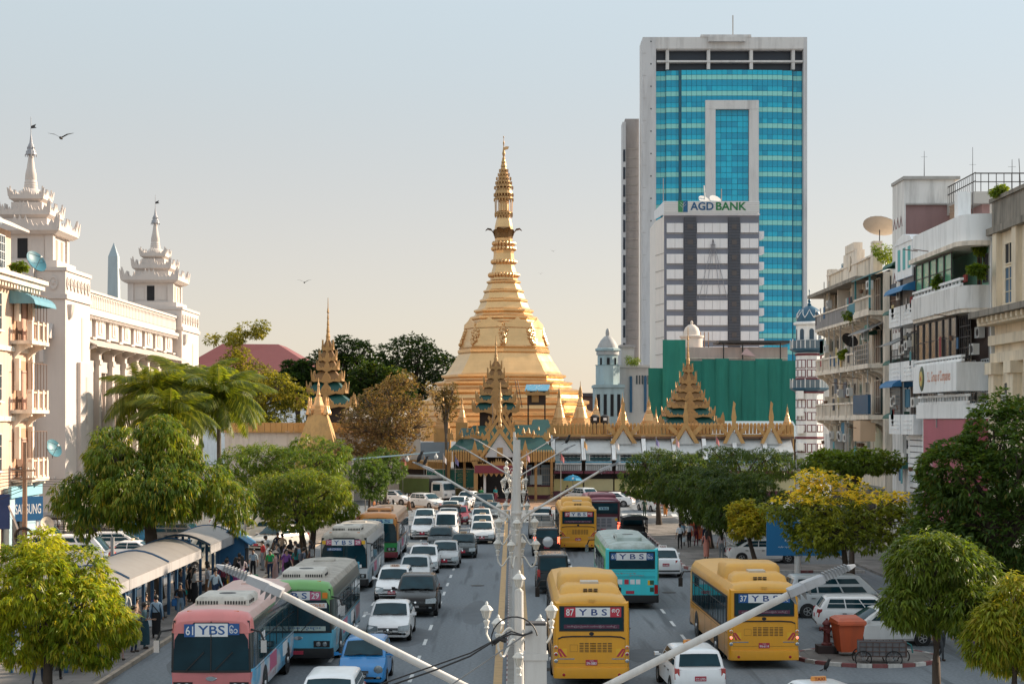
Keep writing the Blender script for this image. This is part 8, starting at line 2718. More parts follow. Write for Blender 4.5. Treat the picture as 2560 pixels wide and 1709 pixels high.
for lab,x,y in(('orange wheeled bin behind the people on right',13.0,119),('orange plastic wheelie bin beside the hydrant',12.25,61.3)):
 t=thing('wheelie_bin',lab,'bin',(x,y,.13),R(8))
 OR=mat('bin_orange',(.52,.10,.035),.5,0,.12,2,0,.4)
 MB().loft([[(-.36,-.36,.14),(.36,-.36,.14),(.36,.36,.14),(-.36,.36,.14)],[(-.5,-.46,1.16),(.5,-.46,1.16),(.5,.46,1.16),(-.5,.46,1.16)]]).build('tub',[OR],t)
 MB().loft([[(-.55,-.52,1.16),(.55,-.52,1.16),(.55,.5,1.16),(-.55,.5,1.16)],[(-.53,-.5,1.26),(.53,-.5,1.26),(.53,.46,1.34),(-.53,.46,1.34)],[(-.4,-.3,1.36),(.4,-.3,1.36),(.4,.3,1.42),(-.4,.3,1.42)]]).build('lid',[OR],t)
 MB().box(-.5,.5,-.56,-.521,1.12,1.18).build('rim',[OR],t)
 for s in(-1,1):
  w_=MB().lathe([(.13,-.04),(.14,0),(.13,.04)],12)
  w_.v=[(s*.36+v[2],.3+v[0],.13+v[1])for v in w_.v]
  w_.build('wheel',[TYRE],t)
t=thing('hydrant','dark red cast hydrant on the oval traffic island','hydrant',(11.6,61.9,.12))
HR=mat('hydrant_red',(.15,.03,.03),.6,0,.2,4,.1,.4)
MB().box(-.55,.55,-.5,.5,0,.42).build('plinth',[mat('dark_plinth',(.05,.035,.035),.8)],t)
MB().lathe([(.3,.42),(.3,.5),(.2,.58),(.17,1.15),(.24,1.2),(.24,1.28),(.19,1.32),(.19,1.5),(.26,1.54),(.24,1.62),(.12,1.75),(.06,1.78),(.06,1.86)],14).build('barrel',[HR],t,smooth=40)
for s in(-1,1):
 w_=MB().lathe([(.09,.15),(.09,.32),(.12,.33),(.12,.4)],10)
 w_.v=[(s*v[2],v[0],1.3+v[1])for v in w_.v]
 w_.build('outlet',[HR],t)
w_=MB().lathe([(.1,.15),(.1,.32),(.13,.33),(.13,.4)],10);w_.v=[(v[0],-v[2],1.2+v[1])for v in w_.v];w_.build('outlet',[HR],t)
t.scale=(.68,)*3
t=thing('handcart','rusty mesh handcart on bicycle wheels at the island edge','cart',(13.1,59.4,.0),R(-4))
RU=mat('cart_rust',(.11,.07,.06),.8,0,.3,4,.1)
for s in(-1,1):
 m=MB()
 for k in range(8):
  m.bar((-1.1+k*.3,s*.42,.5),(-1.1+k*.3,s*.46,1.15),.03)
 for z in(.5,.72,.94,1.15):
  m.bar((-1.12,s*.44,z),(1.05,s*.44,z),.035)
 m.build('mesh_side',[RU],t,kind='stuff')
 MB().box(-1.1,1.02,s*.40-.006,s*.40+.006,.5,1.12).build('side_sheet',[mat('cart_sheet',(.17,.17,.18),.7,.2,.3,3)],t)
 for x in(-.95,.45,.95):
  if x==.95 and s<0:continue
  w_=MB().tube([(x+.37*math.cos(2*PI*i/20),s*.52,.38+.37*math.sin(2*PI*i/20))for i in range(21)],.03,5)
  wo=w_.build('wheel',[TYRE],t)
  for i in range(5):
   a=PI*i/5
   MB().bar((x-.36*math.cos(a),s*.52,.38-.36*math.sin(a)),(x+.36*math.cos(a),s*.52,.38+.36*math.sin(a)),.01).build('spoke',[CHROME],wo)
MB().box(-1.1,1.05,-.42,.42,.46,.52).build('bed',[RU],t)
MB().box(1.02,1.06,-.43,.43,.5,1.15).build('end_board',[RU],t)
MB().tube([(1.05,.3,1.1),(1.35,.2,.95),(1.4,.1,.6)],.04,5).build('rag',[TEAL],t)
t.scale=(.76,)*3
t=thing('road_sign','large blue direction sign behind the yellow blossoming tree','road sign',(XA(2010,92),92,0))
k=92/4200
SB=mat('sign_sky_blue',(.01,.15,.34),.5,0,.05,1)
MB().box(-94*k,94*k,-.05,.05,CAM_H-(1388-1048)*k,CAM_H-(1273-1048)*k).build('panel',[SB],t)
for x in(-15*k,):
 MB().tube([(x,.15,0),(x,.15,CAM_H-(1280-1048)*k)],.17,10).build('post',[POLEW],t)
lm=MB()
zc=lambda y:CAM_H-(y-1048)*k
MB().box(-4*k,-.8*k,-.06,-.052,zc(1378),zc(1322)).build('route_arrow',[WHITE],t)
MB().bar((-4*k,-.055,zc(1345)),(-18*k,-.055,zc(1338)),.07,.01).build('route_arrow',[WHITE],t)
text_mesh('Sule Pagoda Road');text_mesh('Road')
letters(lm,'Sule Pagoda Road',10*k,zc(1284),60*k,5*k,-.054);letters(lm,'ဆူးလေဘုရား',5*k,zc(1302),44*k,6*k,-.054);letters(lm,'Road',-40*k,zc(1350),16*k,5*k,-.054);letters(lm,'ရန်ကုန်',-50*k,zc(1366),30*k,5*k,-.054)
lm.build('lettering',[WHITE],t)
t=thing('guard_rail','pale metal railing beside the parked white saloon','railing',(13.9,104.5,.13))
m=MB()
for z in(.4,.7,1.0):
 m.bar((0,0,z),(0,8,z),.05)
for i in range(9):
 m.bar((0,i,0),(0,i,1.02),.06)
m.build('rails',[ACW],t)
t=thing('signpost','slim grey post with blue cap before the parked van','post',(-17.6,74.0,.13))
MB().tube([(0,0,0),(0,0,3.4)],.09,8).build('post',[TIN],t)
t=thing('signpost','slim grey post on the island beyond the second shelter','post',(-15.4,97,.13))
MB().tube([(0,0,0),(0,0,4.6)],.07,8).build('post',[TIN],t)
# ------------------------------------------------------------------ birds
def bird(label,x,y,d,s,pose,cat='bird'):
 t=thing('bird',label,cat,(XA(x,d),d,ZA(y,d)),group='crows flying and perched')
 BK=mat('crow_black',(.012,.012,.013),.6)
 if pose=='fly':
  m=MB()
  m.lathe([(.01,-.22),(.05,-.12),(.065,0),(.05,.12),(.03,.18),(.035,.22),(.01,.3)],8)
  m.v=[(v[0],v[2],v[1])for v in m.v]
  m.build('body',[BK],t,smooth=60)
  for q in(-1,1):
   w=MB();w.loft([[(q*.03,.1,.03),(q*.03,-.08,.03),(q*.03,-.08,.015),(q*.03,.1,.015)],[(q*.28,.14,.18),(q*.28,-.06,.17),(q*.28,-.06,.16),(q*.28,.14,.165)],[(q*.58,.02,.22),(q*.56,-.06,.21),(q*.56,-.06,.205),(q*.58,.02,.215)]])
   w.build('wing',[BK],t)
  t.scale=(s,)*3
 else:
  m=MB();m.lathe([(.01,-.18),(.07,-.1),(.09,0),(.08,.1),(.05,.17),(.06,.22),(.055,.27),(.02,.3)],8)
  m.build('body',[BK],t,smooth=60,rot=(0,R(25),0),loc=(0,0,.2))
  MB().bar((.1,0,.47),(.2,0,.46),.02).build('beak',[BK],t)
  MB().loft([[(-.06,-.04,.1),(-.06,.04,.1),(-.05,.04,.13),(-.05,-.04,.13)],[(-.28,-.05,-.02),(-.28,.05,-.02),(-.28,.05,0),(-.28,-.05,0)]]).build('tail',[BK],t)
  for q in(-1,1):
   MB().bar((.0,q*.03,-.02),(.0,q*.03,.12),.012).build('leg',[BK],t)
  t.scale=(s,)*3
 return t
bird('crow gliding beside the near city hall spire',152,345,100,1.35,'fly')
bird('crow flying high left of the pagoda',761,706,110,.85,'fly')
bird('tiny crow far right of the pagoda crown',1383,628,200,.6,'fly')
bird('tiny crow lower right of the pagoda crown',1352,684,200,.5,'fly')
bird('crow perched upright on the left lamp head',1048,1158,64,1.0,'sit')
bird('second crow perched on the left lamp arm',1063,1164,64,.8,'sit')
bird('crow on the right lamp head',1418,1110,108,1.3,'sit')
bird('crow on top of the lantern',1296,1152,108,1.0,'sit')
bird('crow hopping on the road by the taxi',2066,1676,D(1676),.9,'sit')
# ------------------------------------------------------------------ buses
YEL=body_paint((.78,.36,.025))
YROOF=mat('dusty_yellow_roof',(.74,.40,.08),.5,0,.08,1,0,.35,(.45,.30,.14),streak=False)
SKYG=graphic_mat('sky_graphic',[(.10,.36,.60),(.14,.46,.70),(.66,.70,.74),(.55,.30,.32)])
CITYG=graphic_mat('city_graphic',[(.42,.47,.50),(.30,.42,.50),(.55,.58,.60),(.25,.30,.36)],1.6)
FADEW=body_paint((.55,.58,.60))
ac_w=paint((.58,.55,.49),.6,grime=.45)
make_bus('salmon roofed bus 61 with blue sky sides at lower left',(-8.95,50+5.3,0),0,SKYG,mat('bus_smoke_band',(.05,.075,.085),.15,0,.2,1,spec=.7),mat('salmon_roof',(.60,.40,.35),.55,0,.1,1,0,.6,(.62,.52,.46),streak=False),brow=body_paint((.70,.23,.22)),front=body_paint((.62,.20,.20)),
signs=[('front',[('r','61',-.80,-.48,2.24,2.62,SIGN_BLUE,WHITE),('r','YBS',-.48,.50,2.25,2.64,WHITE,SIGN_BLUE),('r','၆၁',.50,.84,2.30,2.64,SIGN_BLUE,WHITE)])],ac=(1.7,ac_w,.66,2.2),accent=SKYG,plate='')
BL29=body_paint((.10,.45,.64))
make_bus('blue and green bus 29 with round orange emblem',(-7.55,59.3+5.3,0),0,BL29,mat('dark_green_band',(.07,.09,.085),.3,0,.2,1),ROOF_GRIMY,brow=body_paint((.16,.40,.12)),
signs=[('front',[('r','JC',-1.0,-.75,2.36,2.62,SIGN_PINK,WHITE),('r','Y B S',-.75,.42,2.34,2.64,WHITE,SIGN_BLUE),('r','29',.42,.80,2.34,2.64,SIGN_PINK,WHITE),('d','',.86,1.04,2.40,2.60,ORANGEP,WHITE),('r','AIRCON:BUS',.18,1.02,2.06,2.24,WHITE,ORANGEP),
('r','ရန်ကုန်',-1.0,-.6,2.05,2.24,mat('pale_green_board',(.45,.55,.50),.6),SIGN_BLUE),('r','ဆူးလေဘုရား',-.95,.98,1.26,1.42,mat('pale_green_board',(.45,.55,.50),.6),SIGN_BLUE)])],
ac=(1.3,ac_w,.62,2.0),front=BL29,accent=graphic_mat('blue_photo_graphic',[(.08,.25,.40),(.14,.40,.58),(.35,.50,.55),(.40,.14,.16)],.5))
make_bus('dusty white bus 29 with grey roof and JC sign',(-8.5,85+5.3,0),0,CITYG,body_paint((.45,.48,.50)),ROOF_GRIMY,
signs=[('front',[('d','',-1.10,-.92,2.40,2.58,GOLDP,WHITE),('r','JC',-.90,-.62,2.36,2.62,SIGN_PINK,WHITE),('r','Y B S',-.62,.52,2.34,2.64,WHITE,SIGN_BLUE),('r','29',.55,.86,2.36,2.62,SIGN_PINK,WHITE),('d','',.90,1.08,2.40,2.58,GOLDP,WHITE),('r','AIR-CON BUS',-.85,-.1,2.08,2.22,SIGN_BLUE,WHITE),
('r','',-.85,.9,1.22,1.38,WHITE,NAVY)])],ac=(1.2,ac_w,.60,2.0),front=FADEW,accent=CITYG)
make_bus('orange roofed bus with green and maroon front',(-8.2,102.5+5.3,0),0,CITYG,body_paint((.50,.24,.10)),mat('dusty_orange_roof',(.62,.42,.28),.6,0,.1,1,0,.5,(.5,.36,.25),streak=False),brow=body_paint((.66,.26,.06)),
signs=[('front',[('r','YBS',-.9,.95,2.36,2.64,mat('aqua_board',(.35,.58,.62),.5),SIGN_BLUE)])],ac=(1.2,body_paint((.60,.24,.06)),.60,2.4),front=body_paint((.03,.26,.07)),bumper=body_paint((.16,.02,.03)),accent=CITYG)
make_bus('nearest yellow bus 87 in the centre seen from behind',(2.58,54.5+5.4,0),PI,YEL,YEL,YROOF,front=YEL,signs=[('rear',[('r','87',-.88,-.52,2.30,2.62,SIGN_RED,WHITE),('r','Y B S',-.52,.60,2.31,2.61,WHITE,NAVY),('r','၈၇',.60,.96,2.30,2.62,SIGN_RED,WHITE)])],
style='cng',rear='cng',plate='5N-5883',win=GLASS_T,Lb=10.8)
make_bus('yellow bus 87 farther ahead beside the maroon bus',(4.35,110.5+5.4,0),PI,YEL,YEL,YROOF,front=YEL,signs=[('rear',[('r','87',-.88,-.56,2.32,2.62,SIGN_RED,WHITE),('r','Y B S',-.56,.60,2.32,2.62,WHITE,NAVY),('r','၈၇',.60,.96,2.32,2.62,SIGN_RED,WHITE)])],
style='cng',rear='cng',plate='5N-5882',win=GLASS_T,Lb=10.8)
make_bus('yellow bus 37 with dusty roof on the right lane',(8.68,58.6+5.4,0),PI+R(1.2),YEL,YEL,YROOF,front=YEL,signs=[('rear',[('r','37',-.90,-.56,2.32,2.62,SIGN_BLUE,WHITE),('r','Y B S',-.56,.58,2.32,2.62,WHITE,NAVY),('r','၃၇',.58,.90,2.32,2.62,SIGN_BLUE,WHITE)])],
style='cng',rear='cng',plate='9N-6114',win=GLASS_T,Lb=10.8,accent=None,lit=True)
TURQ=body_paint((.05,.62,.68))
make_bus('turquoise bus 61 with green edge and mossy roof',(5.5,77+5.3,0),PI,TURQ,body_paint((.10,.45,.16)),ROOF_GREEN,front=TURQ,signs=[('rear',[('r','61',-.98,-.72,2.28,2.58,SIGN_BLUE,WHITE),('r','Y B S',-.72,.66,2.26,2.60,WHITE,NAVY),('r','၆၁',.66,.98,2.28,2.58,SIGN_BLUE,WHITE)])],
rear='plain',ac=(6.2,ROOF_GREEN,.48,2.6),win=GLASS_T)
MAR=body_paint((.10,.02,.035))
make_bus('maroon and grey bus ahead of the turquoise one',(6.65,122+5.4,0),PI,body_paint((.40,.38,.42)),MAR,mat('maroon_roof_dusty',(.17,.05,.075),.5,0,.1,1),front=MAR,signs=[('rear',[('r','YBS',-.35,.38,2.14,2.36,mat('aqua_board',(.35,.58,.62),.5),NAVY)])],
rear='maroon',style='cng',ac=(6.4,mat('maroon_pod',(.15,.035,.06),.4),.78,3.2),win=GLASS_T)
# ------------------------------------------------------------------ cars: oncoming (front to us)
Wc,Sil,Blk,Dgr=(.84,.85,.86),(.42,.44,.45),(.012,.013,.014),(.03,.042,.045)
TX,TXR=(.75,.62,.42),(.70,.28,.06)
def on(kind,col,label,X,d,rz=0,**k):
 L=CAR[kind][0]
 return make_car(kind,col,label,(X,d+L/2,.0),rz,'cars coming towards the camera',**k)
def off(kind,col,label,X,d,rz=0,**k):
 L=CAR[kind][0]
 return make_car(kind,col,label,(X,d+L/2,.0),PI+rz,'cars driving away from the camera',**k)
on('hatch',(.010,.20,.50),'bright blue round-lamp hatchback at the bottom centre',-4.88,54.2,round_lamps=True,plate='black',ptext='7E-9660')
on('wagon',Wc,'white car roof cut off by the bottom edge',-5.15,45.6)
on('sedan',Wc,'white saloon behind the blue hatchback',-4.85,65.5,plate='black',ptext='1T-7CM')
on('suv',Blk,'glossy black crossover beside the white taxi estate',-4.25,73.8,plate='black',ptext='AL-2202')
on('wagon',Wc,'white taxi estate with black bumper beside the black crossover',-5.75,80.2,taxi=(.62,.5,.4),two_tone=(.03,.03,.03),ptext='8H-9412')
on('hatch',(.60,.63,.64),'silver-white compact ahead of the estate taxi',-5.1,87.2,ptext='4F-1187')
on('sedan',Wc,'white taxi saloon behind the silver compact',-5.05,94.6,taxi=(.7,.7,.7))
on('sedan',Sil,'silver saloon in the middle lane',-3.95,98.0)
on('sedan',Dgr,'dark green taxi saloon beside the silver saloon',-3.1,105.0,taxi=TX)
on('sedan',(.02,.03,.035),'blackish saloon ahead of the white minivan',-4.75,110.5)
on('van',Wc,'white minivan in the second lane',-4.75,119.8)
on('sedan',Wc,'white saloon beside the orange roofed bus',-6.5,121.5)
on('sedan',(.68,.72,.73),'pale saloon right behind the one beside the orange bus',-7.05,134)
on('sedan',(.70,.71,.71),'white taxi saloon with black bumper by the median',-2.1,117.2,taxi=TX,two_tone=(.03,.03,.03),ptext='3H-5521')
on('sedan',Wc,'second white taxi in the median queue',-2.25,126.5,taxi=TX)
on('sedan',(.62,.65,.66),'third taxi in the median queue',-2.5,135.5,taxi=(.55,.3,.2))
on('sedan',(.07,.085,.09),'dark grey taxi fourth in the median queue',-1.95,144.8,taxi=TX)
on('suv',(.04,.06,.065),'dark off-roader last in the median queue',-2.55,155)
on('pickup',(.50,.51,.51),'pickup with black canvas canopy behind the minivan',-5.0,130.5,cargo='canopy')
on('hatch',(.28,.03,.05),'dark red car half hidden by the canopy pickup',-4.45,139,taxi=TX)
on('sedan',(.55,.58,.59),'silver saloon behind the canvas pickup',-5.5,148.0)
on('sedan',Wc,'white saloon turning into the queue',-5.05,156.5,rz=R(-8))
on('hatch',Wc,'white hatchback far ahead near the forecourt',-4.4,165,rz=R(-12))
make_car('hatch',Wc,'white hatchback turning across in front of the wall',(-11.9,172,0),R(62),'cars at the far junction')
make_car('wagon',(.72,.73,.73),'white estate car angled before the tarpaulin truck',(-8.3,165,0),R(40),'cars at the far junction',ptext='5D-7710')
t=thing('truck','white box truck with green tarpaulin sides by the wall','truck',(-8.9,176.5,.0),R(52))
TWh=body_paint((.68,.70,.70))
cab=MB();cab.loft([rr_loop(-3.0,-1.3,.98,.55,.15,.05),rr_loop(-3.05,-1.3,1.0,1.2,.15,.05),rr_loop(-2.8,-1.3,.94,2.15,.15,.05),rr_loop(-2.6,-1.4,.8,2.3,.2,.05)]);cab.build('cab',[TWh],t,smooth=40)
g_=MB();patch(g_,(-.95,-3.04,1.3),(.95,-3.04,1.3),(.9,-2.86,2.1),(-.9,-2.86,2.1),.05,off=.02);g_.build('windscreen',[GLASS],t,smooth=60)
for s in(-1,1):
 MB().box(s*.985-.012,s*.985+.012,-2.6,-1.6,1.3,2.0).build('side_window',[GLASS],t)
 MB().box(s*.6-.18,s*.6+.18,-3.12,-3.04,.8,1.0).build('headlight',[LAMP_W],t)
 MB().bar((s*1.0,-2.9,1.9),(s*1.25,-3.0,1.9),.04).build('wing_mirror',[BLACKP],t)
 for y in(-2.2,1.6):
  w_=MB().lathe([(.2,-.12),(.42,-.12),(.42,.12),(.2,.12)],16);w_.v=[(s*(.85+v[2]),y+v[0],.42+v[1])for v in w_.v];w_.build('wheel',[TYRE],t)
 MB().box(s*1.06-.02,s*1.06+.02,-1.15,3.0,1.0,2.55).build('tarpaulin',[mat('truck_tarp',(.10,.16,.05),.8,0,.15,1.5,.2,.3)],t)
MB().box(-1.04,1.04,-1.2,3.05,.75,1.0).build('bed',[IRON],t)
rf=MB();rf.prism([(-1.1,2.55),(-1.08,2.72),(-.7,2.85),(.7,2.85),(1.08,2.72),(1.1,2.55)],'y',-1.22,3.1);rf.build('canvas_roof',[mat('canvas_grey',(.34,.33,.31),.8,0,.15,2,0,.4)],t,smooth=30)
MB().box(-1.03,1.03,-1.2,-1.16,1.0,2.55).build('front_board',[IRON],t)
# ------------------------------------------------------------------ cars driving away (rear to us)
off('van',(.022,.028,.032),'dark minivan beside the nearest yellow bus',2.05,83.5)
off('jeep',(.018,.022,.025),'black off-roader with silver spare wheel cover',2.2,106.5,spare=True,lit=True)
off('pickup',(.50,.51,.50),'pickup with slatted cargo cage',2.15,122,cargo='crate')
off('wagon',(.60,.62,.63),'silver estate car ahead of the cage pickup',2.5,138)
off('wagon',Wc,'white taxi estate at bottom right of centre',5.75,52.2,taxi=TXR,ptext='CC-5795',rz=R(3))
off('wagon',Wc,'white taxi estate cut by the bottom edge at right',8.55,45.0,taxi=TXR,rz=R(14))
off('sedan',Wc,'white taxi saloon to the right of the turquoise bus',8.45,92.2,taxi=(.7,.7,.68),ptext='6G-4402')
off('pickup',(.03,.032,.035),'black covered pickup ahead of the white taxi saloon',8.6,117.5,cargo='songthaew')
make_car('sedan',Wc,'white saloon turning off at the far right',(9.9,168,0),R(-105),'cars at the far junction')
make_car('wagon',(.72,.73,.72),'white taxi estate far right near the police officer',(13.4,160,0),R(-160),'cars at the far junction',ptext='2F-3345')
make_car('suv',(.60,.64,.66),'white van-like car behind the maroon bus by the parasol',(7.2,174,0),R(-150),'cars at the far junction')
make_car('van',(.50,.53,.55),'silver people carrier parked behind yellow bus 37',(14.3,74.5,0),R(94),'cars parked on the right side',alloy=True)
make_car('wagon',Wc,'white estate parked behind the orange bin',(14.7,69.6,0),R(86),'cars parked on the right side')
make_car('wagon',(.78,.79,.79),'white low car nosing out beside the hydrant',(14.35,65.2,0),R(-82),'cars parked on the right side')
make_car('sedan',(.72,.72,.71),'white saloon parked behind the clipped mango trunks',(15.3,102.5,0.0),R(90),'cars parked on the right side')
make_car('hiace',Wc,'white van with black windows in the left service road',(-25.6,97.5,0),R(90),'vehicles in the left service road',name='van',cat='van')
make_car('suv',(.70,.71,.71),'white off-roader behind the white van',(-24.6,105.5,0),R(94),'vehicles in the left service road',roof_rack=True)
make_car('sedan',Wc,'white taxi with open windows in front of the post',(-22.6,101.0,0),R(88),'vehicles in the left service road',taxi=TX)
make_car('pickup',(.022,.026,.03),'black passenger pickup under the tree at far left',(-30.2,118.5,0),R(92),'vehicles in the left service road',cargo='songthaew')
make_car('jeep',(.06,.07,.075),'dark grey jeep in front of the black passenger pickup',(-31.0,111.5,0),R(90),'vehicles in the left service road')
make_car('pickup',(.02,.22,.40),'blue passenger pickup with dark canopy behind the big trunk',(-26.4,116.0,0),R(92),'vehicles in the left service road',cargo='songthaew')
make_car('hiace',(.58,.52,.42),'cream van behind the second shelter and kiosk',(-17.6,96.3,0),R(-38),'vehicles in the left service road',name='van',cat='van')
make_car('hiace',(.62,.56,.46),'cream van under the forked tree',(-16.6,119.0,0),R(-70),'vehicles in the left service road',name='van',cat='van')
make_car('suv',(.70,.68,.63),'pale car in front of the cream van under the forked tree',(-15.6,112.0,0),R(-30),'vehicles in the left service road')
make_car('sedan',(.66,.67,.67),'white saloon with dark windows beyond the kiosk',(-19.5,124.0,0),R(90),'vehicles in the left service road',taxi=TX)
make_car('sedan',(.72,.73,.73),'white saloon deep in the left service road',(-21.3,131.0,0),R(80),'vehicles in the left service road')
make_car('wagon',(.68,.69,.70),'white estate behind the crowd at left',(-18.9,112.5,0),R(88),'vehicles in the left service road')
make_car('jeep',(.10,.11,.11),'grey jeep behind the cream van at left',(-22.0,113.0,0),R(80),'vehicles in the left service road')
# ------------------------------------------------------------------ people
def body_mesh(name,pose):

 J={'pelvis':(0,0,.95),'waist':(0,.01,1.06),'chest':(0,.015,1.28),'neck0':(0,.02,1.44),'neck':(0,.0,1.52),'head':(0,-.02,1.62),'crown':(0,-.0,1.72),
'nose':(0,-.115,1.61)}
 Rd={'pelvis':(.155,.115),'waist':(.135,.10),'chest':(.165,.115),'neck0':(.085,.075),'neck':(.055,.055),'head':(.082,.095),'crown':(.062,.075),'nose':(.012,.012)}
 E=[('pelvis','waist'),('waist','chest'),('chest','neck0'),('neck0','neck'),('neck','head'),('head','crown'),('head','nose')]
 for s,n in((-1,'R'),(1,'L')):
  hip=Vector((s*.09,0,.90))
  kn,an,toe=[Vector(p)for p in pose['leg'+n]]
  sh=Vector((s*.19,.015,1.40))
  el,wr=[Vector(p)for p in pose['arm'+n]]
  for k,p,r in(('hip',hip,(.095,.10)),('knee',kn,(.058,.062)),('ankle',an,(.040,.044)),('heel',an+Vector((0,.03,-.05)),(.042,.042)),('toe',toe,(.042,.026)),
('sh',sh,(.065,.065)),('elbow',el,(.040,.042)),('wrist',wr,(.027,.030))):
   J[k+n]=tuple(p);Rd[k+n]=r
  E+=[('pelvis','hip'+n),('hip'+n,'knee'+n),('knee'+n,'ankle'+n),('ankle'+n,'heel'+n),('heel'+n,'toe'+n),('neck0','sh'+n),('sh'+n,'elbow'+n),('elbow'+n,'wrist'+n)]
  d=(wr-el).normalized()
  sd=d.cross(Vector((0,1,.2))).normalized()
  palm=wr+d*.07
  J['palm'+n]=tuple(palm);Rd['palm'+n]=(.036,.018);E.append(('wrist'+n,'palm'+n))
  for q,(off_,L_)in enumerate(((-.030,.070),(-.010,.082),(.010,.078),(.030,.062))):
   f0=palm+sd*off_+d*.03
   f1=f0+d*L_*.6+Vector((0,-.012,0));f2=f1+d*L_*.4+Vector((0,-.03,0))
   J[f'fa{q}'+n]=tuple(f0+d*.012);J[f'fb{q}'+n]=tuple(f1);J[f'fc{q}'+n]=tuple(f2)
   for z in 'abc':
    Rd[f'f{z}{q}'+n]=(.0095,.0095)
   E+=[('palm'+n,f'fa{q}'+n),(f'fa{q}'+n,f'fb{q}'+n),(f'fb{q}'+n,f'fc{q}'+n)]
  th=wr+d*.03+Vector((0,-.035,0))
  J['tha'+n]=tuple(th);J['thb'+n]=tuple(th+d*.045+Vector((0,-.022,0)));Rd['tha'+n]=Rd['thb'+n]=(.011,.011)
  E+=[('wrist'+n,'tha'+n),('tha'+n,'thb'+n)]
 names=list(J)
 ix={n:i for i,n in enumerate(names)}
 me=bpy.data.meshes.new(name)
 me.from_pydata([J[n]for n in names],[(ix[a],ix[b])for a,b in E],[])
 ob=bpy.data.objects.new(name,me)
 C.objects.link(ob)
 sk=ob.modifiers.new('skin','SKIN');sk.use_smooth_shade=True
 if not me.skin_vertices:
  bpy.context.view_layer.objects.active=ob
 sv=me.skin_vertices[0].data
 for n in names:
  sv[ix[n]].radius=Rd[n]
 sv[0].use_root=True
 sub=ob.modifiers.new('sub','SUBSURF');sub.levels=1;sub.render_levels=1
 dg=bpy.context.evaluated_depsgraph_get()
 out=bpy.data.meshes.new_from_object(ob.evaluated_get(dg))
 bpy.data.objects.remove(ob)
 for _ in range(4):
  pass
 seg=[]
 for a,b in E:
  A,B=Vector(J[a]),Vector(J[b])
  if a[:4]in('palm',)or a[:1]=='f' or a[:3]in('tha',)or b[:3]in('tha',)or b[:4]=='palm':
   s_=0
  elif a[:5]in('ankle','heelL','heelR')or a.startswith('heel'):
   s_=3
  elif a[:3]in('hip','kne')or b.startswith('hip'):
   s_=2
  elif a.startswith('elbow'):
   s_=5
  elif a.startswith('neck0')and b=='neck' or a in('neck','head'):
   s_=0
  elif a=='pelvis':
   s_=2
  else:
   s_=1
  seg.append((A,B,s_))
 mi=[]
 for p in out.polygons:
  c=p.center
  best,bs=9e9,0
  for A,B,s_ in seg:
   d=B-A
   t=max(0,min(1,(c-A).dot(d)/max(d.length_squared,1e-9)))
   q=(c-(A+d*t)).length_squared
   if q<best:
    best,bs=q,s_
  if bs==0 and c.z>pose.get('hair_z',1.64)and c.y>-.06:
   bs=4
  if bs==0 and c.z>1.70 and c.z<1.9:
   bs=4
  mi.append(bs)
 out.materials.clear()
 for k in range(6):
  out.materials.append(None)
 out.polygons.foreach_set('material_index',mi)
 out.polygons.foreach_set('use_smooth',[True]*len(out.polygons))
 out.update()
 out.name=name
 return out
ST={'legR':[(-.10,-.02,.50),(-.11,.03,.08),(-.12,-.13,.03)],'legL':[(.10,-.01,.50),(.11,.03,.08),(.13,-.13,.03)],'armR':[(-.25,.05,1.13),(-.27,-.02,.88)],'armL':[(.25,.05,1.13),(.27,-.02,.88)]}
WALK={'legR':[(-.09,-.18,.53),(-.09,-.22,.09),(-.09,-.38,.05)],'legL':[(.09,.04,.50),(.09,.32,.14),(.10,.22,.03)],'armR':[(-.25,.14,1.15),(-.27,.18,.90)],'armL':[(.25,-.06,1.14),(.26,-.22,.93)]}
CARRY={'legR':[(-.10,-.03,.50),(-.11,.03,.08),(-.12,-.13,.03)],'legL':[(.10,-.05,.50),(.11,.0,.08),(.13,-.16,.03)],'armR':[(-.26,.02,1.14),(-.16,-.22,1.12)],'armL':[(.25,.05,1.13),(.27,-.02,.88)]}
PHONE={'legR':[(-.10,-.03,.50),(-.12,.03,.08),(-.13,-.13,.03)],'legL':[(.11,.0,.50),(.13,.04,.08),(.16,-.11,.03)],'armR':[(-.25,-.04,1.14),(-.10,-.24,1.22)],'armL':[(.25,-.03,1.14),(.12,-.22,1.18)]}
SIT={'legR':[(-.12,-.44,.94),(-.13,-.44,.52),(-.14,-.60,.47)],'legL':[(.12,-.42,.94),(.13,-.46,.52),(.15,-.62,.47)],'armR':[(-.25,-.06,1.14),(-.14,-.28,1.02)],'armL':[(.25,-.04,1.14),(.14,-.28,1.02)]}
POSES={k:body_mesh('figure_'+k,p)for k,p in(('stand',ST),('walk',WALK),('carry',CARRY),('phone',PHONE),('sit',SIT))}
CLOTH={}
def cloth(c,rough=.9):
 k=tuple(c)
 if k not in CLOTH:
  CLOTH[k]=mat('cloth',c,rough,0,.18,9,.15,0,spec=.2)
 return CLOTH[k]
SKIN=[mat('skin',c,.55,0,.08,6)for c in((.34,.19,.12),(.27,.145,.09),(.40,.24,.16))]
HAIR=mat('hair',(.012,.010,.009),.5,0,.3,20)
SHOE=mat('sandal',(.05,.032,.025),.7,0,.3,8)
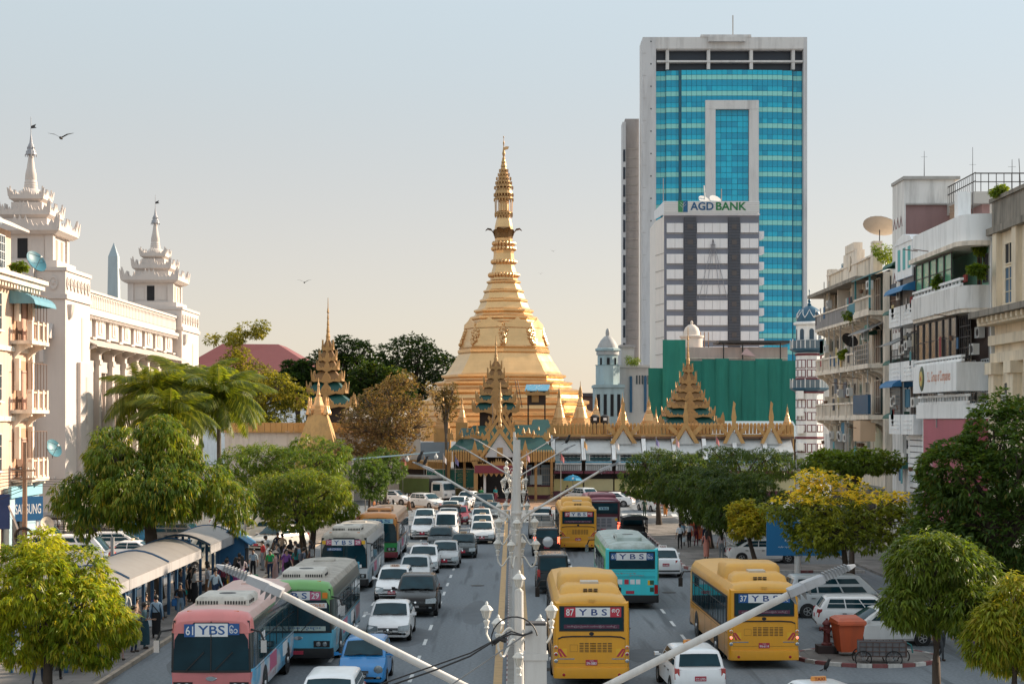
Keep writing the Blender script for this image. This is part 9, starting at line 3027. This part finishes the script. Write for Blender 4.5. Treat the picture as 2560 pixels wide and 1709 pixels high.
def hair_mesh(long):
 m=MB()
 m.lathe([(.02,.125),(.06,.115),(.098,.07),(.108,.01),(.104,-.04),(.085,-.075)],12,(0,.012,1.66),sx=.93,sy=1.08)
 m.v=[(x,y+(.03 if z<1.66 and y<0 else 0)*2.2,z)for x,y,z in m.v]
 if long:
  m.loft([[(-.085,.05,1.66),(.085,.05,1.66),(.085,.125,1.66),(-.085,.125,1.66)],[(-.10,.06,1.5),(.10,.06,1.5),(.09,.15,1.5),(-.09,.15,1.5)],[(-.05,.12,1.25),(.05,.12,1.25),(.05,.17,1.25),(-.05,.17,1.25)]])
 o=m.build('hair',[HAIR],None,smooth=70)
 me=o.data
 bpy.data.objects.remove(o)
 return me
HM=[hair_mesh(False),hair_mesh(True)]
def skirt_mesh(sit=False,walk=False):
 m=MB()
 rings=[]
 for z,rx,ry,dy in((1.06,.165,.125,.005),(.95,.185,.145,.0),(.75,.185,.16,-.01),(.45,.175,.17,-.01),(.16,.17,.18,-.005)):
  if walk:
   ry+=max(0,(.9-z))*.16;
  rings.append([(rx*math.cos(2*PI*k/14)*(1+.03*math.sin(3*k)),dy+ry*math.sin(2*PI*k/14)*(1+.03*math.cos(5*k)),z)for k in range(14)])
 m.loft(rings)
 o=m.build('longyi',[HAIR],None,smooth=60)
 me=o.data;me.materials.clear();me.materials.append(None)
 bpy.data.objects.remove(o)
 return me
SKM=[skirt_mesh(),skirt_mesh(walk=True)]
_pr=random.Random(5)
def person(label,X,Y,pose,top,low,rz=0.0,skirt=False,long=False,sleeve=False,h=1.0,z=.13,bag=None,hat=None,group=None,backpack=None,umbrella=None,strap=False):

 o=thing('person',label,'person',(X,Y,z if pose!='sit' else z-.43+.0),rz,group)
 s_=h*_pr.uniform(.93,1.0)
 o.scale=(s_,s_,s_)
 b=link('body',POSES[pose],o)
 sk=SKIN[_pr.randrange(3)]
 for i,m in enumerate((sk,cloth(top),cloth(low)if not(skirt and False)else sk,SHOE,HAIR,cloth(top)if sleeve else sk)):
  b.material_slots[i].link='OBJECT'
  b.material_slots[i].material=m
 link('hair',HM[1 if long else 0],o)
 if skirt and pose!='sit':
  k=link('longyi',SKM[1 if pose=='walk' else 0],o)
  k.material_slots[0].link='OBJECT';k.material_slots[0].material=cloth(low)
 if bag:
  c,side,ln=bag
  m=MB();m.loft([rr_loop(-.07,.07,.15,.0,.05),rr_loop(-.08,.08,.16,.2,.05),rr_loop(-.04,.04,.12,.36,.03)])
  m.bar((-.08,0,.34),(0,0,.50),.02);m.bar((.08,0,.34),(0,0,.50),.02)
  bo=m.build('bag',[cloth(c)],None,smooth=40)
  bo.name='shoulder_bag'
  bo.parent=None
  bo.location=(X+side*.27*s_*math.cos(rz),Y+side*.27*s_*math.sin(rz)-.02,(z+.48*s_)if ln else z+.72*s_)
  bo.scale=(.72,.72,.8)
  bo.rotation_euler=(0,0,rz+.3)
  tag(bo,'bag carried by the '+' '.join(label.split()[:11]),'bag','bags carried by people')
 if backpack:
  m=MB();m.loft([rr_loop(.12,.28,.14,1.02,.06),rr_loop(.12,.31,.16,1.2,.07),rr_loop(.12,.27,.13,1.44,.06)])
  bo=m.build('backpack',[cloth(backpack)],None,smooth=40)
  bo.location=(X,Y,z);bo.rotation_euler=(0,0,rz);bo.scale=(s_,)*3
  tag(bo,'backpack worn by the '+' '.join(label.split()[:11]),'bag','bags carried by people')
 if hat:
  m=MB().lathe([(.20,1.69),(.205,1.70),(.115,1.73),(.10,1.80),(.03,1.83)],14)
  m.build('hat',[cloth(hat)],o,smooth=50)
 if strap:
  m=MB().tube([(.17,-.10,1.40),(.0,-.145,1.2),(-.16,-.08,1.0)],.018,4);m.tube([(.17,.10,1.40),(.0,.145,1.2),(-.16,.10,1.0)],.018,4)
  m.build('bag_strap',[cloth((.03,.03,.03))],o,kind='stuff')
 return o
LB,WH,NV,BKc,MA,GN,PK,OR_,GY,BR=(.30,.40,.50),(.68,.68,.66),(.025,.04,.08),(.02,.02,.022),(.15,.03,.05),(.03,.20,.10),(.50,.28,.28),(.50,.20,.08),(.20,.22,.24),(.18,.10,.06)
GL='people waiting on the left pavement'
GR='people walking on the right pavement'
person('man in blue-grey shirt with black backpack near the kerb',-13.95,62.0,'carry',(.18,.25,.30),NV,R(70),backpack=BKc,group=GL)
person('man with light blue long-sleeved shirt and dark longyi',-13.98,66.0,'stand',LB,BKc,R(190),skirt=True,sleeve=True,bag=((.65,.68,.70),1,True),strap=True,group=GL)
person('man in white shirt and maroon longyi under the shelter edge',-15.6,67.6,'stand',WH,MA,R(200),skirt=True,sleeve=True,group=GL)
person('woman in pale pink dress walking away at the kerb',-14.0,59.6,'walk',(.45,.30,.27),(.42,.28,.26),R(160),skirt=False,long=True,group=GL)
person('young man in dark vest and jeans holding blue folder',-14.1,71.4,'carry',BKc,(.14,.20,.26),R(20),bag=((.03,.12,.30),-1,False),group=GL)
person('person with dark umbrella beside the backpack man',-13.75,62.9,'carry',(.10,.16,.18),(.03,.07,.09),R(110),skirt=True,group=GL)
person('woman in dark skirt half hidden by the corner mango tree',-14.45,57.2,'walk',(.30,.10,.12),(.30,.06,.08),R(170),long=True,bag=((.62,.40,.38),1,False),group=GL)
person('person in navy trousers at the lower left corner',-15.4,54.6,'walk',(.10,.12,.22),NV,R(180),group=GL)
person('person in green behind the corner mango trunk',-15.0,55.2,'walk',(.04,.22,.12),BKc,R(175),group=GL)
person('seated man in dark shirt on the shelter bench',-15.5,71.0,'sit',BKc,NV,R(80),group=GL)
person('seated woman in tan top on the shelter bench',-15.5,69.3,'sit',(.45,.33,.25),(.16,.08,.08),R(85),long=True,group=GL)
person('seated man in red shirt on the shelter bench',-15.5,72.6,'sit',(.35,.05,.05),BKc,R(75),group=GL)
for i,(lab,x,d,ps,tp,lw,rz,kw)in enumerate((
('woman in black and white striped top by the big trunk',-15.75,78.6,'phone',(.30,.30,.30),BKc,100,{}),('man in white shirt leaning near the big trunk',-15.45,79.4,'phone',WH,BR,95,dict(skirt=True,sleeve=True)),
('woman in black blouse seated near the trunk',-15.1,79.0,'stand',BKc,BKc,60,dict(long=True,skirt=True)),('woman in white top and black skirt with cream bag',-14.75,78.0,'carry',(.50,.48,.46),BKc,120,dict(long=True,skirt=True,bag=((.62,.50,.44),1,False))),
('tall man in grey shirt and brown longyi',-14.4,79.6,'phone',(.42,.42,.46),BR,110,dict(skirt=True,sleeve=True,h=1.04)),('woman with turquoise bag by the trunk',-15.35,77.8,'stand',(.06,.06,.08),BKc,45,dict(long=True,bag=((.02,.42,.36),1,True))),
('man in white shirt standing behind the grey-shirted man',-14.65,80.8,'stand',WH,NV,90,{}),('man in checked pale shirt with yellow bag',-13.95,82.2,'stand',(.48,.52,.55),GY,110,dict(bag=((.60,.36,.03),-1,True))),
('man in maroon shirt back to us by the kerb',-13.85,80.6,'stand',MA,BKc,180,dict(h=1.02)),('woman in black with purple longyi beside the booth',-13.75,83.8,'stand',BKc,(.30,.06,.22),150,dict(long=True,skirt=True)),
('woman in floral pink longyi beside the booth',-13.6,84.6,'carry',(.55,.45,.45),(.42,.10,.25),200,dict(long=True,skirt=True)),('young man in light blue shirt at the kerb by the pink roofed bus',-13.6,77.0,'walk',(.42,.50,.55),NV,40,dict(sleeve=True)),
('man with large black backpack at the booth counter',-14.1,86.9,'phone',BKc,(.20,.24,.28),180,dict(backpack=BKc)),('child-sized vendor in blue checks at the booth',-14.75,87.0,'stand',(.20,.22,.34),BR,20,dict(h=.85)),
('woman in black seated on the red crate by the kiosk',-13.9,87.6,'sit',BKc,(.55,.55,.52),60,dict(long=True)))):
 person(lab,x,d,ps,tp,lw,R(rz),group=GL,**kw)
crowd=[('woman in pale pink coat and sunhat','carry',(.48,.30,.28),(.42,.27,.26),dict(skirt=True,hat=(.5,.42,.36))),('woman in purple top','walk',(.20,.08,.28),BKc,dict(long=True)),('man in white shirt facing left','stand',WH,BR,{}),
('man in bright green shirt','stand',(.03,.32,.10),NV,{}),('man in pale blue shirt back turned','stand',(.42,.48,.52),BKc,{}),('woman in teal blouse','phone',(.03,.20,.20),BKc,dict(long=True,skirt=True)),('man in dark grey shirt','stand',(.10,.11,.12),NV,{}),
('woman in floral blouse and violet longyi','carry',(.35,.30,.40),(.22,.08,.22),dict(long=True,skirt=True)),('man with grey backpack','walk',(.12,.14,.18),GY,dict(backpack=(.10,.10,.12))),('man in checked blue shirt','stand',(.18,.30,.40),NV,dict(sleeve=True)),('woman with long black hair','walk',BKc,BKc,dict(long=True,skirt=True)),
('man in red vest','stand',(.40,.05,.05),GY,{}),('woman in cream blouse','phone',(.60,.55,.48),MA,dict(long=True,skirt=True)),('tall man in white','walk',WH,NV,dict(sleeve=True,h=1.03)),('man in tan shirt','carry',(.36,.26,.18),BKc,{}),('woman in black sitting','stand',(.05,.05,.06),(.10,.05,.05),dict(long=True)),
('boy in orange top','stand',(.50,.22,.06),BR,dict(h=.85)),('man in navy polo','walk',NV,GY,{})]
spots=[(-12.6,89.5),(-12.2,90.8),(-13.6,93.5),(-13.1,91.0),(-13.9,90.2),(-11.9,92.6),(-13.3,95.2),(-12.8,94.6),(-11.4,92.0),(-12.0,94.0),(-13.0,98.4),(-14.2,95.6),(-12.5,96.8),(-14.4,98.2),(-13.7,100.2),(-11.7,97.4),(-14.9,93.8),(-14.3,102.5)]
where=['front of the crowd by bus 29','beside the silver bus front','left of the crowd','second in the crowd front','by the booth side of the crowd','right of the crowd by the forked trunk','middle of the crowd','in the middle row of the crowd','nearest the white bus','behind the front row near the bus',
'at the back of the crowd','at the left back of the crowd','behind the forked tree trunk','far back beside the cream van','at the back near the trees','beside the white bus wheel','at far left of the crowd','last of the crowd by the trees']
for(lab,ps,tp,lw,kw),(x,d),w_ in zip(crowd,spots,where):
 person(lab+' '+w_,x,d,ps,tp,lw,R(_pr.uniform(-180,180)),group='crowd at the bus stop',z=.13 if x<-13.5 else .0,**kw)
far=[('small figure in red at the far bus stop',-11.6,128,(.35,.06,.06)),('small figure in white at the far bus stop',-12.1,131,WH),('small figure in pink at the far bus stop',-11.3,134,PK),('small figure in grey at the far bus stop',-12.6,135,GY),('small figure in blue at the far bus stop',-11.0,138,LB),
('tall dark-clad man by the clipped trees',-10.9,148,BKc),('man in white shirt beside the dark-clad man',-10.4,147,WH),('person in navy near the far trees',-11.6,145,NV),('person in orange beside the hedge-like tree',-12.3,150,OR_),('pedestrian in white crossing before the wall',-10.4,181,WH),
('traffic warden in pale shirt by the white estate',-9.7,158,(.55,.57,.60)),('woman in teal at the gate steps',-1.7,174,(.03,.28,.30)),('black-clad woman waiting right of the gate',.95,166,BKc),('black-clad companion with bag right of the gate',1.5,167,(.03,.03,.035)),('seated vendor under the blue parasol',5.9,179,BKc),('standing vendor beside the parasol pole',6.6,179.5,(.04,.04,.05)),
('visitor in green inside the gate doorway',-3.2,173.5,(.04,.22,.10)),('visitor in pink at the left gate post',-4.4,174,PK),('pedestrian in grey by the median end',.7,171,GY)]
for i,(lab,x,d,c)in enumerate(far):
 person(lab,x,d,['stand','walk','carry'][i%3],c,[BKc,NV,BR,MA][i%4],R(_pr.uniform(-90,200)),group='people at the far end of the street',z=.0,skirt=i%2==0,long=i%3==0)
for i,(lab,x,d,ps,tp,lw,rz,kw)in enumerate((
('man in white shirt and dark trousers with plastic bag',11.15,111.5,'stand',(.60,.64,.68),BKc,185,dict(bag=((.55,.62,.66),-1,True))),('man in pale shirt beside the first white-shirted man',11.9,112.8,'walk',(.62,.62,.64),BKc,180,dict(bag=((.60,.60,.60),-1,True))),
('man in blue shirt between the two white-shirted men',11.6,114.2,'stand',(.20,.36,.50),BKc,190,{}),('woman in brick red top in the right group',12.5,114.0,'walk',(.28,.09,.07),MA,170,dict(long=True)),
('woman in salmon dress walking on the right pavement',11.95,103.3,'walk',(.50,.20,.16),(.52,.22,.17),175,dict(long=True,skirt=True)),('woman in pale pink top with two bags',12.85,103.0,'stand',(.55,.46,.45),GY,180,dict(long=True,bag=((.04,.04,.05),-1,True))),
('man in white deep under the mango trees',13.3,116,'stand',WH,NV,200,{}),('police officer in dark green at the far corner',11.6,147,'stand',(.05,.09,.06),(.04,.07,.05),30,{}),('woman in orange robe behind the officer',13.6,149,'stand',(.55,.22,.06),(.52,.20,.06),10,dict(skirt=True)),
('walker in dark trousers behind the round mango tree',15.55,60.8,'walk',GY,(.05,.055,.06),20,{}),('second walker behind the round mango tree',16.1,63.0,'walk',(.4,.4,.42),BKc,10,{}),('walker in purple trousers by the corner tree',16.45,60.3,'stand',PK,(.10,.05,.16),0,dict(long=True)))):
 person(lab,x,d,ps,tp,lw,R(rz),group=GR,z=.13 if x<14 and d>95 else 0.0,**kw)
for i,(lab,x,d,c)in enumerate((('man in red shirt and cap beside the white van',-22.0,92.5,(.45,.10,.10)),('woman in magenta top behind the blue pickup',-25.9,121.5,(.45,.05,.25)),('dark-clad man behind the black pickup',-29.4,123,BKc),('woman in white by the city hall base',-33.0,122,WH),('girl in white beside the woman by the city hall',-32.1,122.4,(.6,.6,.58)),
('woman in white at the left end of the pickups',-35.4,123,WH),('companion in white at the left end of the pickups',-34.6,123,(.6,.58,.55)),('person in pale blue behind the jeep row',-28.2,125,LB),('passer-by in white beyond the blue pickup',-24.6,124.5,WH),('passer-by in black beyond the blue pickup',-24.0,126,BKc))):
 person(lab,x,d,['stand','walk'][i%2],c,[BKc,MA][i%2],R(_pr.uniform(-180,180)),group='people by the city hall',z=0.0,long=i in(1,3,4,5,6),skirt=i%2==0,hat=(.4,.08,.08)if i==0 else None)
